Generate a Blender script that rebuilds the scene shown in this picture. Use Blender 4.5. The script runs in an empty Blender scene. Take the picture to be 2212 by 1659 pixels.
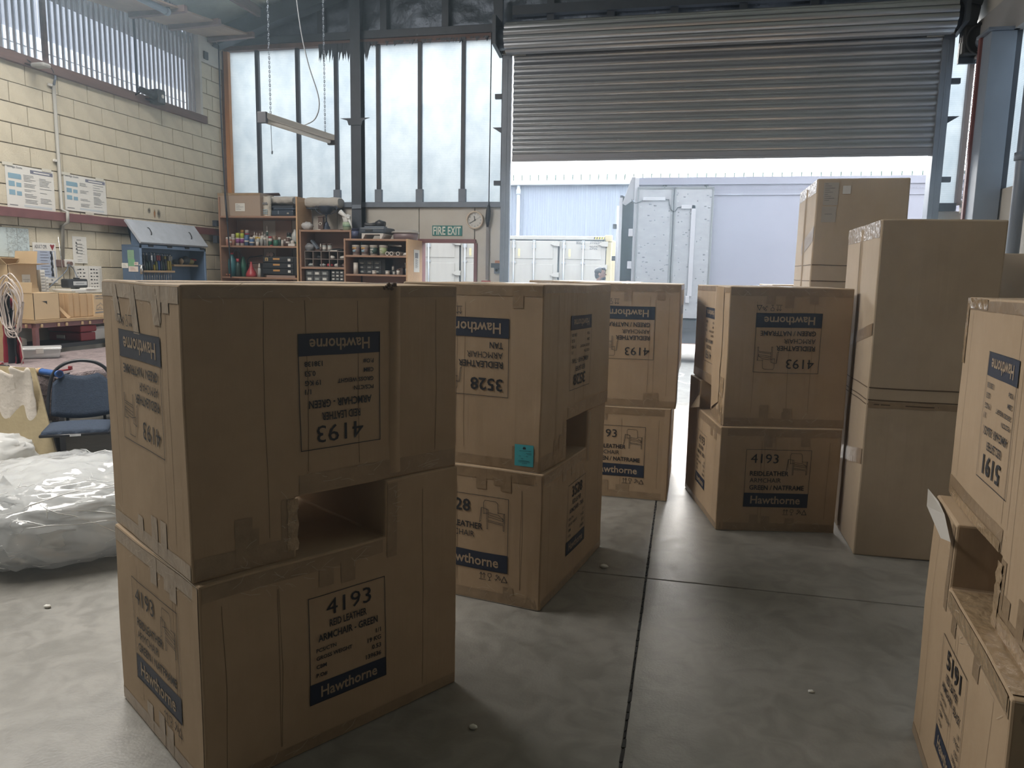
import bpy, bmesh, math, random
from mathutils import Vector, Matrix, noise
SC = bpy.context.scene
COL = SC.collection
random.seed(7)
pi = math.pi

# ---------------------------------------------------------------- camera, sky, light, exposure
CAM = (0.0, 0.0, 1.6)
FPX, PITCH, YAW, ROLL = 1630.03, 0.143422, 0.222005, -0.01917   # measured on 2212 x 1659
fw = Vector((-math.sin(YAW)*math.cos(PITCH), math.cos(YAW)*math.cos(PITCH), -math.sin(PITCH)))
rt0 = Vector((math.cos(YAW), math.sin(YAW), 0)); up0 = rt0.cross(fw)
RT = rt0*math.cos(ROLL) - up0*math.sin(ROLL); UP = rt0*math.sin(ROLL) + up0*math.cos(ROLL)
cd = bpy.data.cameras.new('camera'); cam = bpy.data.objects.new('camera', cd); COL.objects.link(cam)
cd.sensor_width = 36; cd.lens = 36*FPX/2212; cd.clip_start = .05; cd.clip_end = 300
m = Matrix((RT, UP, -fw)).transposed().to_4x4(); m.translation = CAM
cam.matrix_world = m
SC.camera = cam

SKY_STRENGTH = 8.0
w = bpy.data.worlds.new('overcast_sky'); SC.world = w; w.use_nodes = True
nt = w.node_tree; nt.nodes.clear()
out = nt.nodes.new('ShaderNodeOutputWorld'); bg = nt.nodes.new('ShaderNodeBackground')
bg.inputs['Color'].default_value = (.90, .95, 1.0, 1); bg.inputs['Strength'].default_value = SKY_STRENGTH
nt.links.new(bg.outputs[0], out.inputs[0])

def area(name, loc, rot, sx, sy, power, color=(1, 1, 1), portal=False):
    l = bpy.data.lights.new(name, 'AREA'); l.shape = 'RECTANGLE'; l.size = sx; l.size_y = sy; l.energy = power; l.color = color
    if portal: l.cycles.is_portal = True
    o = bpy.data.objects.new(name, l); o.location = loc; o.rotation_euler = rot; COL.objects.link(o); return o
sl_ = bpy.data.lights.new('veiled_sun', 'SUN'); sl_.energy = 6.5; sl_.angle = math.radians(28); sl_.color = (1, .97, .92)
so_ = bpy.data.objects.new('veiled_sun', sl_); COL.objects.link(so_); so_.rotation_euler = Vector((.2, -1, -.47)).to_track_quat('-Z', 'Y').to_euler()   # thin cloud, low beyond the yard
# added fill lamp hung unseen under the closed roof and portals at the real openings
area('added_roof_fill', (-4.9, 4.0, 5.15), (0, -math.atan(.29), 0), 1.4, 5.5, 470, (1, .97, .92))
area('shutter_opening_portal', (.18, 9.98, 1.53), (-pi/2, 0, 0), 4.95, 3.0, 1, portal=True)
area('back_window_portal', (-4.4, 10.05, 3.57), (-pi/2, 0, 0), 3.95, 2.1, 1, portal=True)

v = SC.view_settings
v.view_transform = 'Standard'; v.look = 'None'; v.gamma = 1; v.use_curve_mapping = False; v.exposure = 0
SC.cycles.max_bounces = 8; SC.cycles.diffuse_bounces = 5; SC.cycles.transmission_bounces = 8; SC.cycles.transparent_max_bounces = 12
SC.cycles.sample_clamp_indirect = 8

# ---------------------------------------------------------------- helpers
def ray(px, py):
    return fw + RT*((px-1106)/FPX) - UP*((py-829.5)/FPX)
def at_y(px, py, Y):
    d = ray(px, py); return Vector(CAM) + d*(Y/d.y)
def at_x(px, py, X):
    d = ray(px, py); return Vector(CAM) + d*(X/d.x)
def at_z(px, py, Z):
    d = ray(px, py); return Vector(CAM) + d*((Z-CAM[2])/d.z)

MATS = {}
def mat(name, col, rough=.7, metal=0, noise_amt=0, noise_scale=8, bump=0, bump_scale=40, spec=.5, col2=None, coord='Object', stretch=(1, 1, 1), trans=0, emit=0, detail=6):
    if name in MATS: return MATS[name]
    mt = bpy.data.materials.new(name); mt.use_nodes = True; N = mt.node_tree.nodes; L = mt.node_tree.links
    b = N['Principled BSDF']
    b.inputs['Base Color'].default_value = (*col, 1); b.inputs['Roughness'].default_value = rough; b.inputs['Metallic'].default_value = metal
    b.inputs['Specular IOR Level'].default_value = spec
    if trans: b.inputs['Transmission Weight'].default_value = trans
    if noise_amt or bump:
        tc = N.new('ShaderNodeTexCoord'); mp = N.new('ShaderNodeMapping'); mp.inputs['Scale'].default_value = stretch
        L.new(tc.outputs[coord], mp.inputs[0])
    if noise_amt:
        n = N.new('ShaderNodeTexNoise'); n.inputs['Scale'].default_value = noise_scale; n.inputs['Detail'].default_value = detail; n.inputs['Roughness'].default_value = .65
        L.new(mp.outputs[0], n.inputs['Vector'])
        r = N.new('ShaderNodeValToRGB'); r.color_ramp.elements[0].position = .32; r.color_ramp.elements[1].position = .68
        c2 = col2 or tuple(c*(1-noise_amt) for c in col)
        r.color_ramp.elements[0].color = (*c2, 1); r.color_ramp.elements[1].color = (*col, 1)
        L.new(n.outputs[0], r.inputs[0]); L.new(r.outputs[0], b.inputs['Base Color'])
    if bump:
        n2 = N.new('ShaderNodeTexNoise'); n2.inputs['Scale'].default_value = bump_scale; n2.inputs['Detail'].default_value = 5
        L.new(mp.outputs[0], n2.inputs['Vector'])
        bp = N.new('ShaderNodeBump'); bp.inputs['Strength'].default_value = bump; bp.inputs['Distance'].default_value = .02
        L.new(n2.outputs[0], bp.inputs['Height']); L.new(bp.outputs[0], b.inputs['Normal'])
    MATS[name] = mt; return mt

class MB:
    """collects shapes; each call may name a material slot"""
    def __init__(s): s.V = []; s.F = []; s.M = []; s.mats = []; s.T = Matrix.Identity(4); s.cur = 0; s.sm = []; s.smooth = False
    def use(s, m):
        if m not in s.mats: s.mats.append(m)
        s.cur = s.mats.index(m); return s
    def add(s, vs, fs):
        o = len(s.V); s.V += [s.T @ Vector(v) for v in vs]
        for f in fs: s.F.append([i+o for i in f]); s.M.append(s.cur); s.sm.append(s.smooth)
        return s
    def box(s, x0, x1, y0, y1, z0, z1):
        vs = [(x, y, z) for x in (x0, x1) for y in (y0, y1) for z in (z0, z1)]
        return s.add(vs, [(0, 1, 3, 2), (4, 6, 7, 5), (0, 4, 5, 1), (2, 3, 7, 6), (0, 2, 6, 4), (1, 5, 7, 3)])
    def cbox(s, c, d):
        return s.box(c[0]-d[0]/2, c[0]+d[0]/2, c[1]-d[1]/2, c[1]+d[1]/2, c[2]-d[2]/2, c[2]+d[2]/2)
    def beam(s, a, b, wd, h, up=(0, 0, 1)):
        a = Vector(a); b = Vector(b); d = (b-a).normalized(); u = Vector(up)
        r = d.cross(u)
        if r.length < 1e-4: r = d.cross(Vector((1, 0, 0)))
        r.normalize(); u = r.cross(d)
        vs = [p + r*(i*wd/2) + u*(j*h/2) for p in (a, b) for i in (-1, 1) for j in (-1, 1)]
        return s.add(vs, [(0, 1, 3, 2), (4, 6, 7, 5), (0, 4, 5, 1), (2, 3, 7, 6), (0, 2, 6, 4), (1, 5, 7, 3)])
    def tube(s, pts, r, n=8, cap=True):
        pts = [Vector(p) for p in pts]; sm = s.smooth; rings = []; prev = None
        for i, p in enumerate(pts):
            d = (pts[min(i+1, len(pts)-1)] - pts[max(i-1, 0)]).normalized()
            if prev is None:
                a = Vector((0, 0, 1)) if abs(d.z) < .9 else Vector((1, 0, 0)); u = d.cross(a).normalized()
            else:
                u = (prev - d*prev.dot(d)).normalized()
            prev = u; vv = d.cross(u); rr = r[i] if isinstance(r, (list, tuple)) else r
            rings.append([p + (u*math.cos(2*pi*k/n) + vv*math.sin(2*pi*k/n))*rr for k in range(n)])
        vs = [q for ring in rings for q in ring]; fs = []
        for i in range(len(pts)-1):
            for k in range(n): fs.append((i*n+k, i*n+(k+1) % n, (i+1)*n+(k+1) % n, (i+1)*n+k))
        s.smooth = True; s.add(vs, fs)
        s.smooth = False
        if cap: 
            s.add(rings[0], [tuple(range(n))[::-1]]); s.add(rings[-1], [tuple(range(n))])
        s.smooth = sm; return s
    def lathe(s, prof, c=(0, 0, 0), n=16, sx=1, sy=1):
        """prof: (radius, z) from the bottom up"""
        vs = []; fs = []
        for r, z in prof:
            for k in range(n): vs.append((c[0]+r*sx*math.cos(2*pi*k/n), c[1]+r*sy*math.sin(2*pi*k/n), c[2]+z))
        for i in range(len(prof)-1):
            for k in range(n): fs.append((i*n+k, i*n+(k+1) % n, (i+1)*n+(k+1) % n, (i+1)*n+k))
        sm = s.smooth; s.smooth = True; s.add(vs, fs); s.smooth = False
        s.add(vs[:n], [tuple(range(n))[::-1]]); s.add(vs[-n:], [tuple(range(n))]); s.smooth = sm; return s
    def prism(s, poly, axis, a0, a1):
        """poly of 2-D points extruded along axis 'x' 'y' or 'z'"""
        def p3(q, a): return {'x': (a, q[0], q[1]), 'y': (q[0], a, q[1]), 'z': (q[0], q[1], a)}[axis]
        n = len(poly); vs = [p3(q, a0) for q in poly] + [p3(q, a1) for q in poly]
        fs = [tuple(range(n))[::-1], tuple(range(n, 2*n))] + [(i, (i+1) % n, n+(i+1) % n, n+i) for i in range(n)]
        return s.add(vs, fs)
    def sheet(s, fn, nu, nv, thick=None):
        vs = [fn(i/nu, j/nv) for j in range(nv+1) for i in range(nu+1)]
        fs = [(j*(nu+1)+i, j*(nu+1)+i+1, (j+1)*(nu+1)+i+1, (j+1)*(nu+1)+i) for j in range(nv) for i in range(nu)]
        return s.add(vs, fs)
    def blob(s, c, r, n=10, mth=7, nz=0, sc=3, seed=0):
        vs = []; fs = []
        for j in range(mth+1):
            t = pi*j/mth
            for i in range(n):
                p = 2*pi*i/n; d = Vector((math.sin(t)*math.cos(p), math.sin(t)*math.sin(p), math.cos(t)))
                k = 1 + nz*noise.noise(d*sc+Vector((seed, seed*1.7, 0)))
                vs.append((c[0]+d.x*r[0]*k, c[1]+d.y*r[1]*k, c[2]+d.z*r[2]*k))
        for j in range(mth):
            for i in range(n): fs.append((j*n+i, (j+1)*n+i, (j+1)*n+(i+1) % n, j*n+(i+1) % n))
        sm = s.smooth; s.smooth = True; s.add(vs, fs); s.smooth = sm; return s

WM = {}      # world matrix of every root we made
def _mesh(name, mb, parent, local):
    me = bpy.data.meshes.new(name); V = mb.V
    if parent is not None and not local:
        inv = WM[parent.name].inverted(); V = [inv @ v for v in V]
    me.from_pydata([tuple(v) for v in V], [], mb.F)
    for mt in mb.mats: me.materials.append(mt)
    if me.polygons:
        me.polygons.foreach_set('material_index', mb.M); me.polygons.foreach_set('use_smooth', mb.sm)
    me.validate(); me.update(); return me
def fix_normals(me):
    bm = bmesh.new(); bm.from_mesh(me); bmesh.ops.remove_doubles(bm, verts=bm.verts, dist=1e-5); bmesh.ops.recalc_face_normals(bm, faces=bm.faces); bm.to_mesh(me); bm.free()
def obj(name, mb, parent=None, m=None, bevel=0, local=False, label=None, normals=True):
    """link one mesh object; world coordinates unless local"""
    if not mb.mats: mb.mats = [m]
    me = _mesh(name, mb, parent, local)
    if normals: fix_normals(me)
    o = bpy.data.objects.new(name, me); COL.objects.link(o)
    if parent is not None: o.parent = parent; WM[o.name] = WM[parent.name]
    else: WM[o.name] = Matrix.Identity(4)
    if bevel:
        b = o.modifiers.new('soft_edge', 'BEVEL'); b.width = bevel; b.segments = 2; b.limit_method = 'ANGLE'; b.angle_limit = math.radians(40)
    if label: o['label'] = label
    return o
def thing(name, label, cat, loc=(0, 0, 0), rz=0, group=None):
    o = bpy.data.objects.new(name, None); o.empty_display_size = .1; COL.objects.link(o)
    o.location = loc; o.rotation_euler = (0, 0, rz); WM[o.name] = Matrix.Translation(loc) @ Matrix.Rotation(rz, 4, 'Z')
    o['label'] = label; o['category'] = cat
    if group: o['group'] = group
    return o
def tag(o, label, cat, group=None):
    o['label'] = label; o['category'] = cat
    if group: o['group'] = group
    return o
def struct(name, mb, m=None, bevel=0):
    o = obj(name, mb, None, m, bevel); o['kind'] = 'structure'; return o
def sroot(name, loc=(0, 0, 0)):
    o = bpy.data.objects.new(name, None); o.empty_display_size = .1; COL.objects.link(o); o.location = loc; WM[o.name] = Matrix.Translation(loc); o['kind'] = 'structure'; return o
def dup(root, loc, rz=0, label=None, group=None):
    r = root.copy(); COL.objects.link(r); r.location = loc; r.rotation_euler = (0, 0, rz)
    WM[r.name] = Matrix.Translation(loc) @ Matrix.Rotation(rz, 4, 'Z')
    if label: r['label'] = label
    if group: r['group'] = group
    for ch in list(root.children):
        c = ch.copy(); COL.objects.link(c); c.parent = r
        for g in list(ch.children):
            d = g.copy(); COL.objects.link(d); d.parent = c
    return r
def place(mesh_o, loc, parent=None, rot=None):
    """another object sharing the mesh of mesh_o"""
    c = bpy.data.objects.new(mesh_o.name.split('.')[0], mesh_o.data); COL.objects.link(c); c.location = loc
    if rot: c.rotation_euler = rot
    if parent: c.parent = parent
    for md in mesh_o.modifiers:
        if md.type == 'BEVEL':
            b = c.modifiers.new('soft_edge', 'BEVEL'); b.width = md.width; b.segments = md.segments; b.limit_method = 'ANGLE'; b.angle_limit = md.angle_limit
    return c

# ---- flat print: text, lines and boxes laid out in a plane
_TX = {}
def text2d(s, bold=False):
    k = (s, bold)
    if k not in _TX:
        cu = bpy.data.curves.new('t', 'FONT'); cu.body = s; cu.resolution_u = 2
        if bold: cu.offset = .018
        o = bpy.data.objects.new('t', cu); me = bpy.data.meshes.new_from_object(o)
        V = [(p.co.x, p.co.y) for p in me.vertices]; F = [tuple(p.vertices) for p in me.polygons]
        bpy.data.objects.remove(o); bpy.data.curves.remove(cu); bpy.data.meshes.remove(me)
        x0 = min(p[0] for p in V); x1 = max(p[0] for p in V); y1 = max(p[1] for p in V)
        cap = .70 if all(c.isupper() or not c.isalpha() for c in s) else y1
        _TX[k] = ([(p[0]-x0, p[1]) for p in V], F, x1-x0, cap)
    return _TX[k]
class Print:
    """a flat design in (u, v) metres; fn(u, v, lift) -> 3-D point"""
    def __init__(s, mb, fn): s.mb = mb; s.fn = fn
    def text(s, m, t, u, v, h=None, wd=None, bold=False, align='l', lift=2):
        V, F, tw, cap = text2d(t, bold)
        sy = (h/cap) if h else wd/tw; sx = wd/tw if wd else sy
        off = {'l': 0, 'c': -tw*sx/2, 'r': -tw*sx}[align]
        s.mb.use(m).add([s.fn(u+off+x*sx, v+y*sy, lift) for x, y in V], F); return s
    def rect(s, m, u0, v0, u1, v1, lift=1, n=.06):
        nu = max(1, int(abs(u1-u0)/n)); nv = max(1, int(abs(v1-v0)/n))
        s.mb.use(m).sheet(lambda a, b: s.fn(u0+(u1-u0)*a, v0+(v1-v0)*b, lift), nu, nv); return s
    def line(s, m, pts, t, lift=2, n=.06):
        for (a, b), (c, d) in zip(pts[:-1], pts[1:]):
            L = math.hypot(c-a, d-b)
            if L < 1e-6: continue
            nx, ny = -(d-b)/L*t/2, (c-a)/L*t/2; ex, ey = (c-a)/L*t/2, (d-b)/L*t/2; k = max(1, int(L/n))
            s.mb.use(m).sheet(lambda q, r: s.fn(a-ex+(c-a+2*ex)*q + nx*(2*r-1), b-ey+(d-b+2*ey)*q + ny*(2*r-1), lift), k, 1)
        return s
    def frame(s, m, u0, v0, u1, v1, t): return s.line(m, [(u0, v0), (u1, v0), (u1, v1), (u0, v1), (u0, v0)], t)

# ---------------------------------------------------------------- materials of the place
def floor_mat(name, a, b, rough0, rough1):
    mt = bpy.data.materials.new(name); mt.use_nodes = True; N = mt.node_tree.nodes; L = mt.node_tree.links; bs = N['Principled BSDF']; bs.inputs['Specular IOR Level'].default_value = .9
    tc = N.new('ShaderNodeTexCoord'); geo = N.new('ShaderNodeNewGeometry')
    n1 = N.new('ShaderNodeTexNoise'); n1.inputs['Scale'].default_value = 1.1; n1.inputs['Detail'].default_value = 9; n1.inputs['Roughness'].default_value = .7
    n2 = N.new('ShaderNodeTexNoise'); n2.inputs['Scale'].default_value = 90; n2.inputs['Detail'].default_value = 3
    n3 = N.new('ShaderNodeTexNoise'); n3.inputs['Scale'].default_value = 7; n3.inputs['Detail'].default_value = 8; n3.inputs['Distortion'].default_value = 1.2
    for n in (n1, n2, n3): L.new(geo.outputs['Position'], n.inputs['Vector'])
    r = N.new('ShaderNodeValToRGB'); r.color_ramp.elements[0].position = .3; r.color_ramp.elements[1].position = .72
    r.color_ramp.elements[0].color = (*a, 1); r.color_ramp.elements[1].color = (*b, 1); L.new(n1.outputs[0], r.inputs[0])
    mx = N.new('ShaderNodeMixRGB'); mx.blend_type = 'MULTIPLY'; mx.inputs[0].default_value = .55; L.new(r.outputs[0], mx.inputs[1])
    r2 = N.new('ShaderNodeValToRGB'); r2.color_ramp.elements[0].position = .36; r2.color_ramp.elements[1].position = .6
    r2.color_ramp.elements[0].color = (.55, .55, .53, 1); r2.color_ramp.elements[1].color = (1, 1, 1, 1); L.new(n3.outputs[0], r2.inputs[0]); L.new(r2.outputs[0], mx.inputs[2])
    L.new(mx.outputs[0], bs.inputs['Base Color'])
    mr = N.new('ShaderNodeMapRange'); mr.inputs['To Min'].default_value = rough0; mr.inputs['To Max'].default_value = rough1; L.new(n3.outputs[0], mr.inputs[0]); L.new(mr.outputs[0], bs.inputs['Roughness'])
    bp = N.new('ShaderNodeBump'); bp.inputs['Strength'].default_value = .12; bp.inputs['Distance'].default_value = .01; L.new(n2.outputs[0], bp.inputs['Height']); L.new(bp.outputs[0], bs.inputs['Normal'])
    return mt
M_FLOOR = floor_mat('shop_concrete', (.20, .195, .178), (.31, .30, .275), .36, .56)
M_YARD = floor_mat('yard_concrete', (.19, .19, .184), (.25, .25, .242), .7, .9)
M_JOINT = mat('joint_filler', (.03, .03, .03), .9)
M_BLOCK = mat('cream_block', (.60, .55, .43), .85, noise_amt=.16, noise_scale=5, bump=.25, bump_scale=70, coord='Object')
M_MORTAR = mat('mortar', (.30, .26, .20), .95)
M_RENDER = mat('pale_render', (.55, .54, .50), .85, noise_amt=.15, noise_scale=4)
M_LINING = mat('wall_lining', (.50, .48, .44), .7, noise_amt=.14, noise_scale=3, bump=.05, bump_scale=30)
M_STEEL = mat('dark_blue_steel', (.045, .055, .075), .5, noise_amt=.3, noise_scale=6)
M_GUIDE = mat('grey_steel', (.16, .19, .24), .45, noise_amt=.2, noise_scale=6)
M_MAROON = mat('maroon_paint', (.19, .075, .075), .5, noise_amt=.25, noise_scale=10)
M_OLDTIMBER = mat('old_timber', (.19, .12, .105), .8, noise_amt=.4, noise_scale=4, stretch=(1, .2, 3), bump=.2, bump_scale=40)
M_ORANGE = mat('fresh_timber', (.55, .26, .10), .65, noise_amt=.25, noise_scale=6, stretch=(6, 6, .5))
M_PLY = mat('ply_soffit', (.30, .20, .13), .8, noise_amt=.45, noise_scale=3, stretch=(1, .4, 1))
M_FOIL = mat('crinkled_foil', (.16, .19, .24), .42, metal=.55, noise_amt=.5, noise_scale=3, bump=.6, bump_scale=14)
M_INSUL = mat('pale_insulation', (.62, .68, .60), .9, noise_amt=.15, noise_scale=5, bump=.4, bump_scale=6)
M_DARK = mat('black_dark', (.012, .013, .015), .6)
M_ROOF = mat('roof_iron', (.25, .26, .27), .5)

def pane_mat(name, tint, see):
    mt = bpy.data.materials.new(name); mt.use_nodes = True; N = mt.node_tree.nodes; L = mt.node_tree.links; N.clear()
    o = N.new('ShaderNodeOutputMaterial'); mx = N.new('ShaderNodeMixShader'); tr = N.new('ShaderNodeBsdfTranslucent'); tp = N.new('ShaderNodeBsdfTransparent'); gl = N.new('ShaderNodeBsdfGlossy'); m2 = N.new('ShaderNodeMixShader')
    geo = N.new('ShaderNodeNewGeometry'); nz = N.new('ShaderNodeTexNoise'); nz.inputs['Scale'].default_value = 2.2; nz.inputs['Detail'].default_value = 10; nz.inputs['Roughness'].default_value = .75
    sc = N.new('ShaderNodeMapping'); sc.inputs['Scale'].default_value = (1.3, 1.3, 1); L.new(geo.outputs['Position'], sc.inputs[0]); L.new(sc.outputs[0], nz.inputs['Vector'])
    wv = N.new('ShaderNodeTexWave'); wv.wave_type = 'BANDS'; wv.bands_direction = 'Z'; wv.inputs['Scale'].default_value = 14; L.new(geo.outputs['Position'], wv.inputs['Vector'])
    r = N.new('ShaderNodeValToRGB'); r.color_ramp.elements[0].position = .25; r.color_ramp.elements[1].position = .6
    r.color_ramp.elements[0].color = (tint[0]*.72, tint[1]*.76, tint[2]*.8, 1); r.color_ramp.elements[1].color = (*tint, 1); L.new(nz.outputs[0], r.inputs[0])
    mm = N.new('ShaderNodeMixRGB'); mm.blend_type = 'MULTIPLY'; mm.inputs[0].default_value = .1; L.new(r.outputs[0], mm.inputs[1]); L.new(wv.outputs[0], mm.inputs[2])
    sx_ = N.new('ShaderNodeSeparateXYZ'); L.new(geo.outputs['Position'], sx_.inputs[0]); gr = N.new('ShaderNodeMapRange'); gr.inputs['From Min'].default_value = 2.4; gr.inputs['From Max'].default_value = 4.0; gr.inputs['To Min'].default_value = .80; gr.inputs['To Max'].default_value = 1.0; L.new(sx_.outputs['Z'], gr.inputs[0])  # tint darkened towards the bottom, painting in the dimmer light low outside
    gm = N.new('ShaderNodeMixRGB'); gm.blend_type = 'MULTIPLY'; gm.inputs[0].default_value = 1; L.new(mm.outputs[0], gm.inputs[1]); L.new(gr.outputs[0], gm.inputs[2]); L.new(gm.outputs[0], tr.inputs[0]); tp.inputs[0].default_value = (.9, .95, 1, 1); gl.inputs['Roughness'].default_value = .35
    mx.inputs[0].default_value = see; L.new(tr.outputs[0], mx.inputs[1]); L.new(tp.outputs[0], mx.inputs[2])
    m2.inputs[0].default_value = .06; L.new(mx.outputs[0], m2.inputs[1]); L.new(gl.outputs[0], m2.inputs[2]); L.new(m2.outputs[0], o.inputs[0]); return mt
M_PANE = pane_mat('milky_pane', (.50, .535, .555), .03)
M_CORR = pane_mat('clear_corrugated', (.25, .25, .265), .55); M_CORR2 = pane_mat('corrugation_crest', (.30, .30, .32), .48); M_CORR3 = mat('corrugation_edge', (.28, .27, .28), .3)  # bright crests and dark edges of the ribs are painted in as separate tints

# ---------------------------------------------------------------- the room
XL, XR, YB, YF = -6.5, 3.05, 9.9, -14.0
def roof_z(x): return 4.92 + .29*((x-XL) if x < -1.72 else (XR-x))

# floor slabs with open joints
fl = sroot('floor')
obj('joint_bed', MB().box(XL, XR, YF, 9.94, -.12, -.012), fl, M_JOINT)
xs = [XL, -.13, XR]; ys = [YF, -2.0, 3.94, 9.94]
for i in range(2):
    for j in range(3):
        obj('slab', MB().box(xs[i]+(.004 if i else 0), xs[i+1]-(.004 if i == 0 else 0), ys[j]+.004, ys[j+1]-.004, -.1, 0), fl, M_FLOOR, bevel=.004)
# ragged crack chipped along the long joint
mb = MB(); y = 1.0
while y < 5.5:
    dy = random.uniform(.03, .09); wd = random.uniform(.002, .008)
    mb.prism([(-.13-wd, y), (-.13+wd*random.uniform(.5, 1.2), y+random.uniform(0, .02)), (-.13+wd, y+dy), (-.13-wd*.6, y+dy*.9)], 'z', -.003, .0012); y += dy*1.05
obj('chipped_joint_edge', mb, fl, M_JOINT)['kind'] = 'stuff'

# left wall of concrete blocks
wl = sroot('wall_left')
H0, CH = .021, .197
yj = at_x(226.6, 372, XL).y
obj('block_core', MB().box(XL-.2, XL-.012, YF, YB+.2, 0, 3.56).box(XL-.2, XL-.012, 9.42, YB+.2, 3.56, 4.95), wl, M_MORTAR)
full = None
def block(y0, y1, z0, z1):
    global full
    if abs((y1-y0) - .404) < .01 and full is not None:
        place(full, (XL-.012+.0*0, (y0+y1)/2, (z0+z1)/2), wl); return
    mb = MB().box(0, .016+random.uniform(0, .003), -(y1-y0)/2+.005, (y1-y0)/2-.005, -(z1-z0)/2+.005, (z1-z0)/2-.005)
    o = obj('block', mb, None, M_BLOCK, bevel=.003); o.parent = wl; o.location = (XL-.012, (y0+y1)/2, (z0+z1)/2)
    if abs((y1-y0) - .404) < .01: full = o
for k in range(5, 18):
    z0 = H0+CH*k; z1 = min(z0+CH, 3.56)
    if z1-z0 < .03: continue
    off = yj + (.202 if k % 2 else 0); y = off - .404*20
    while y < YB:
        a, b = max(y, 5.05), min(y+.404, YB)
        if b-a > .03: block(a, b, z0, z1)
        y += .404
for k in range(18, 22):
    z0 = H0+CH*k
    for a, b in (((9.42, 9.66), (9.66, 9.9)) if k % 2 else ((9.42, 9.54), (9.54, 9.9))): block(a, b, z0, z0+CH)
obj('rendered_lower_wall', MB().box(XL-.012, XL+.004, YF, 5.05, 0, 3.56).box(XL-.012, XL+.004, 5.05, YB, 0, H0+CH*5), wl, M_RENDER)
obj('ring_beam', MB().box(XL-.012, XL+.03, 9.40, YB, 4.36, 5.0), wl, M_RENDER, bevel=.008)
# dark scorch and rust marks on the blocks
def stain_mat(name, col, k):
    mt = bpy.data.materials.new(name); mt.use_nodes = True; N = mt.node_tree.nodes; L = mt.node_tree.links; N.clear(); o = N.new('ShaderNodeOutputMaterial'); d = N.new('ShaderNodeBsdfDiffuse'); d.inputs[0].default_value = (*col, 1); t = N.new('ShaderNodeBsdfTransparent'); mx = N.new('ShaderNodeMixShader')
    tc = N.new('ShaderNodeTexCoord'); mp = N.new('ShaderNodeMapping'); mp.inputs['Location'].default_value = (0, -1, -1); mp.inputs['Scale'].default_value = (0, 2, 2); gr = N.new('ShaderNodeTexGradient'); gr.gradient_type = 'SPHERICAL'; nz = N.new('ShaderNodeTexNoise'); nz.inputs['Scale'].default_value = 9; nz.inputs['Detail'].default_value = 6; ml = N.new('ShaderNodeMath'); ml.operation = 'MULTIPLY'; m2 = N.new('ShaderNodeMath'); m2.operation = 'MULTIPLY'; m2.inputs[1].default_value = k; m2.use_clamp = True
    L.new(tc.outputs['Generated'], mp.inputs[0]); L.new(mp.outputs[0], gr.inputs[0]); L.new(tc.outputs['Generated'], nz.inputs[0]); L.new(gr.outputs[1], ml.inputs[0]); L.new(nz.outputs[0], ml.inputs[1]); L.new(ml.outputs[0], m2.inputs[0]); L.new(m2.outputs[0], mx.inputs[0]); L.new(t.outputs[0], mx.inputs[1]); L.new(d.outputs[0], mx.inputs[2]); L.new(mx.outputs[0], o.inputs[0]); return mt
M_SOOT = stain_mat('soot_mark', (.12, .11, .09), 1.9); M_RUST = stain_mat('rust_mark', (.38, .17, .05), 2.6)

# high side window of clear corrugated sheet
w1 = sroot('window_1')
for y0, y1 in ((3.0, 5.0), (5.0, 6.85), (6.85, 8.2), (8.2, 9.4)):
    mb = MB(); y = y0
    while y < y1-.001:
        e = min(y+.078, y1)
        def st(a, b, xa, xb, m_): mb.use(m_).add([(xa, a, 3.6), (xb, b, 3.6), (xb, b, 5.1), (xa, a, 5.1)], [(0, 1, 2, 3)])
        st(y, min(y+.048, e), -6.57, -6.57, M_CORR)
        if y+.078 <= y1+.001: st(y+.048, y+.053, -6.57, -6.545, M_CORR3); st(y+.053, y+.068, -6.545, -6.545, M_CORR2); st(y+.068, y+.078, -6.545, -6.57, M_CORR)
        y += .078
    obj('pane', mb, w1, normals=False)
obj('sill', MB().box(XL-.08, XL+.05, 2.9, 9.47, 3.555, 3.655), w1, M_OLDTIMBER, bevel=.006)
for y in (3.0, 5.0, 6.85): obj('mullion', MB().box(-6.53, -6.49, y-.022, y+.022, 3.65, 4.95), w1, M_OLDTIMBER)
obj('mullion', MB().box(-6.53, -6.51, 8.19, 8.21, 3.65, 4.9), w1, M_STEEL)
obj('jamb', MB().box(-6.56, -6.47, 9.36, 9.41, 3.65, 4.95), w1, M_RENDER, bevel=.004)
mb = MB()   # outer wall in front of the window (towards the viewer) and above
mb.box(XL-.2, XL, YF, 3.0, 3.56, 5.0)
struct('wall_left_upper', mb, M_RENDER)

# maroon rail bolted along the blocks
t1 = sroot('trim_1')
obj('channel', MB().box(XL+.004, XL+.07, 5.05, YB, 2.08, 2.15).box(XL+.06, XL+.075, 5.05, YB, 2.07, 2.16), t1, M_MAROON, bevel=.004)
obj('bracket', MB().box(XL+.075, XL+.14, 9.45, 9.52, 2.19, 2.27).box(XL+.075, XL+.14, 9.45, 9.52, 1.96, 2.06), t1, M_STEEL, bevel=.004)

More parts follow.
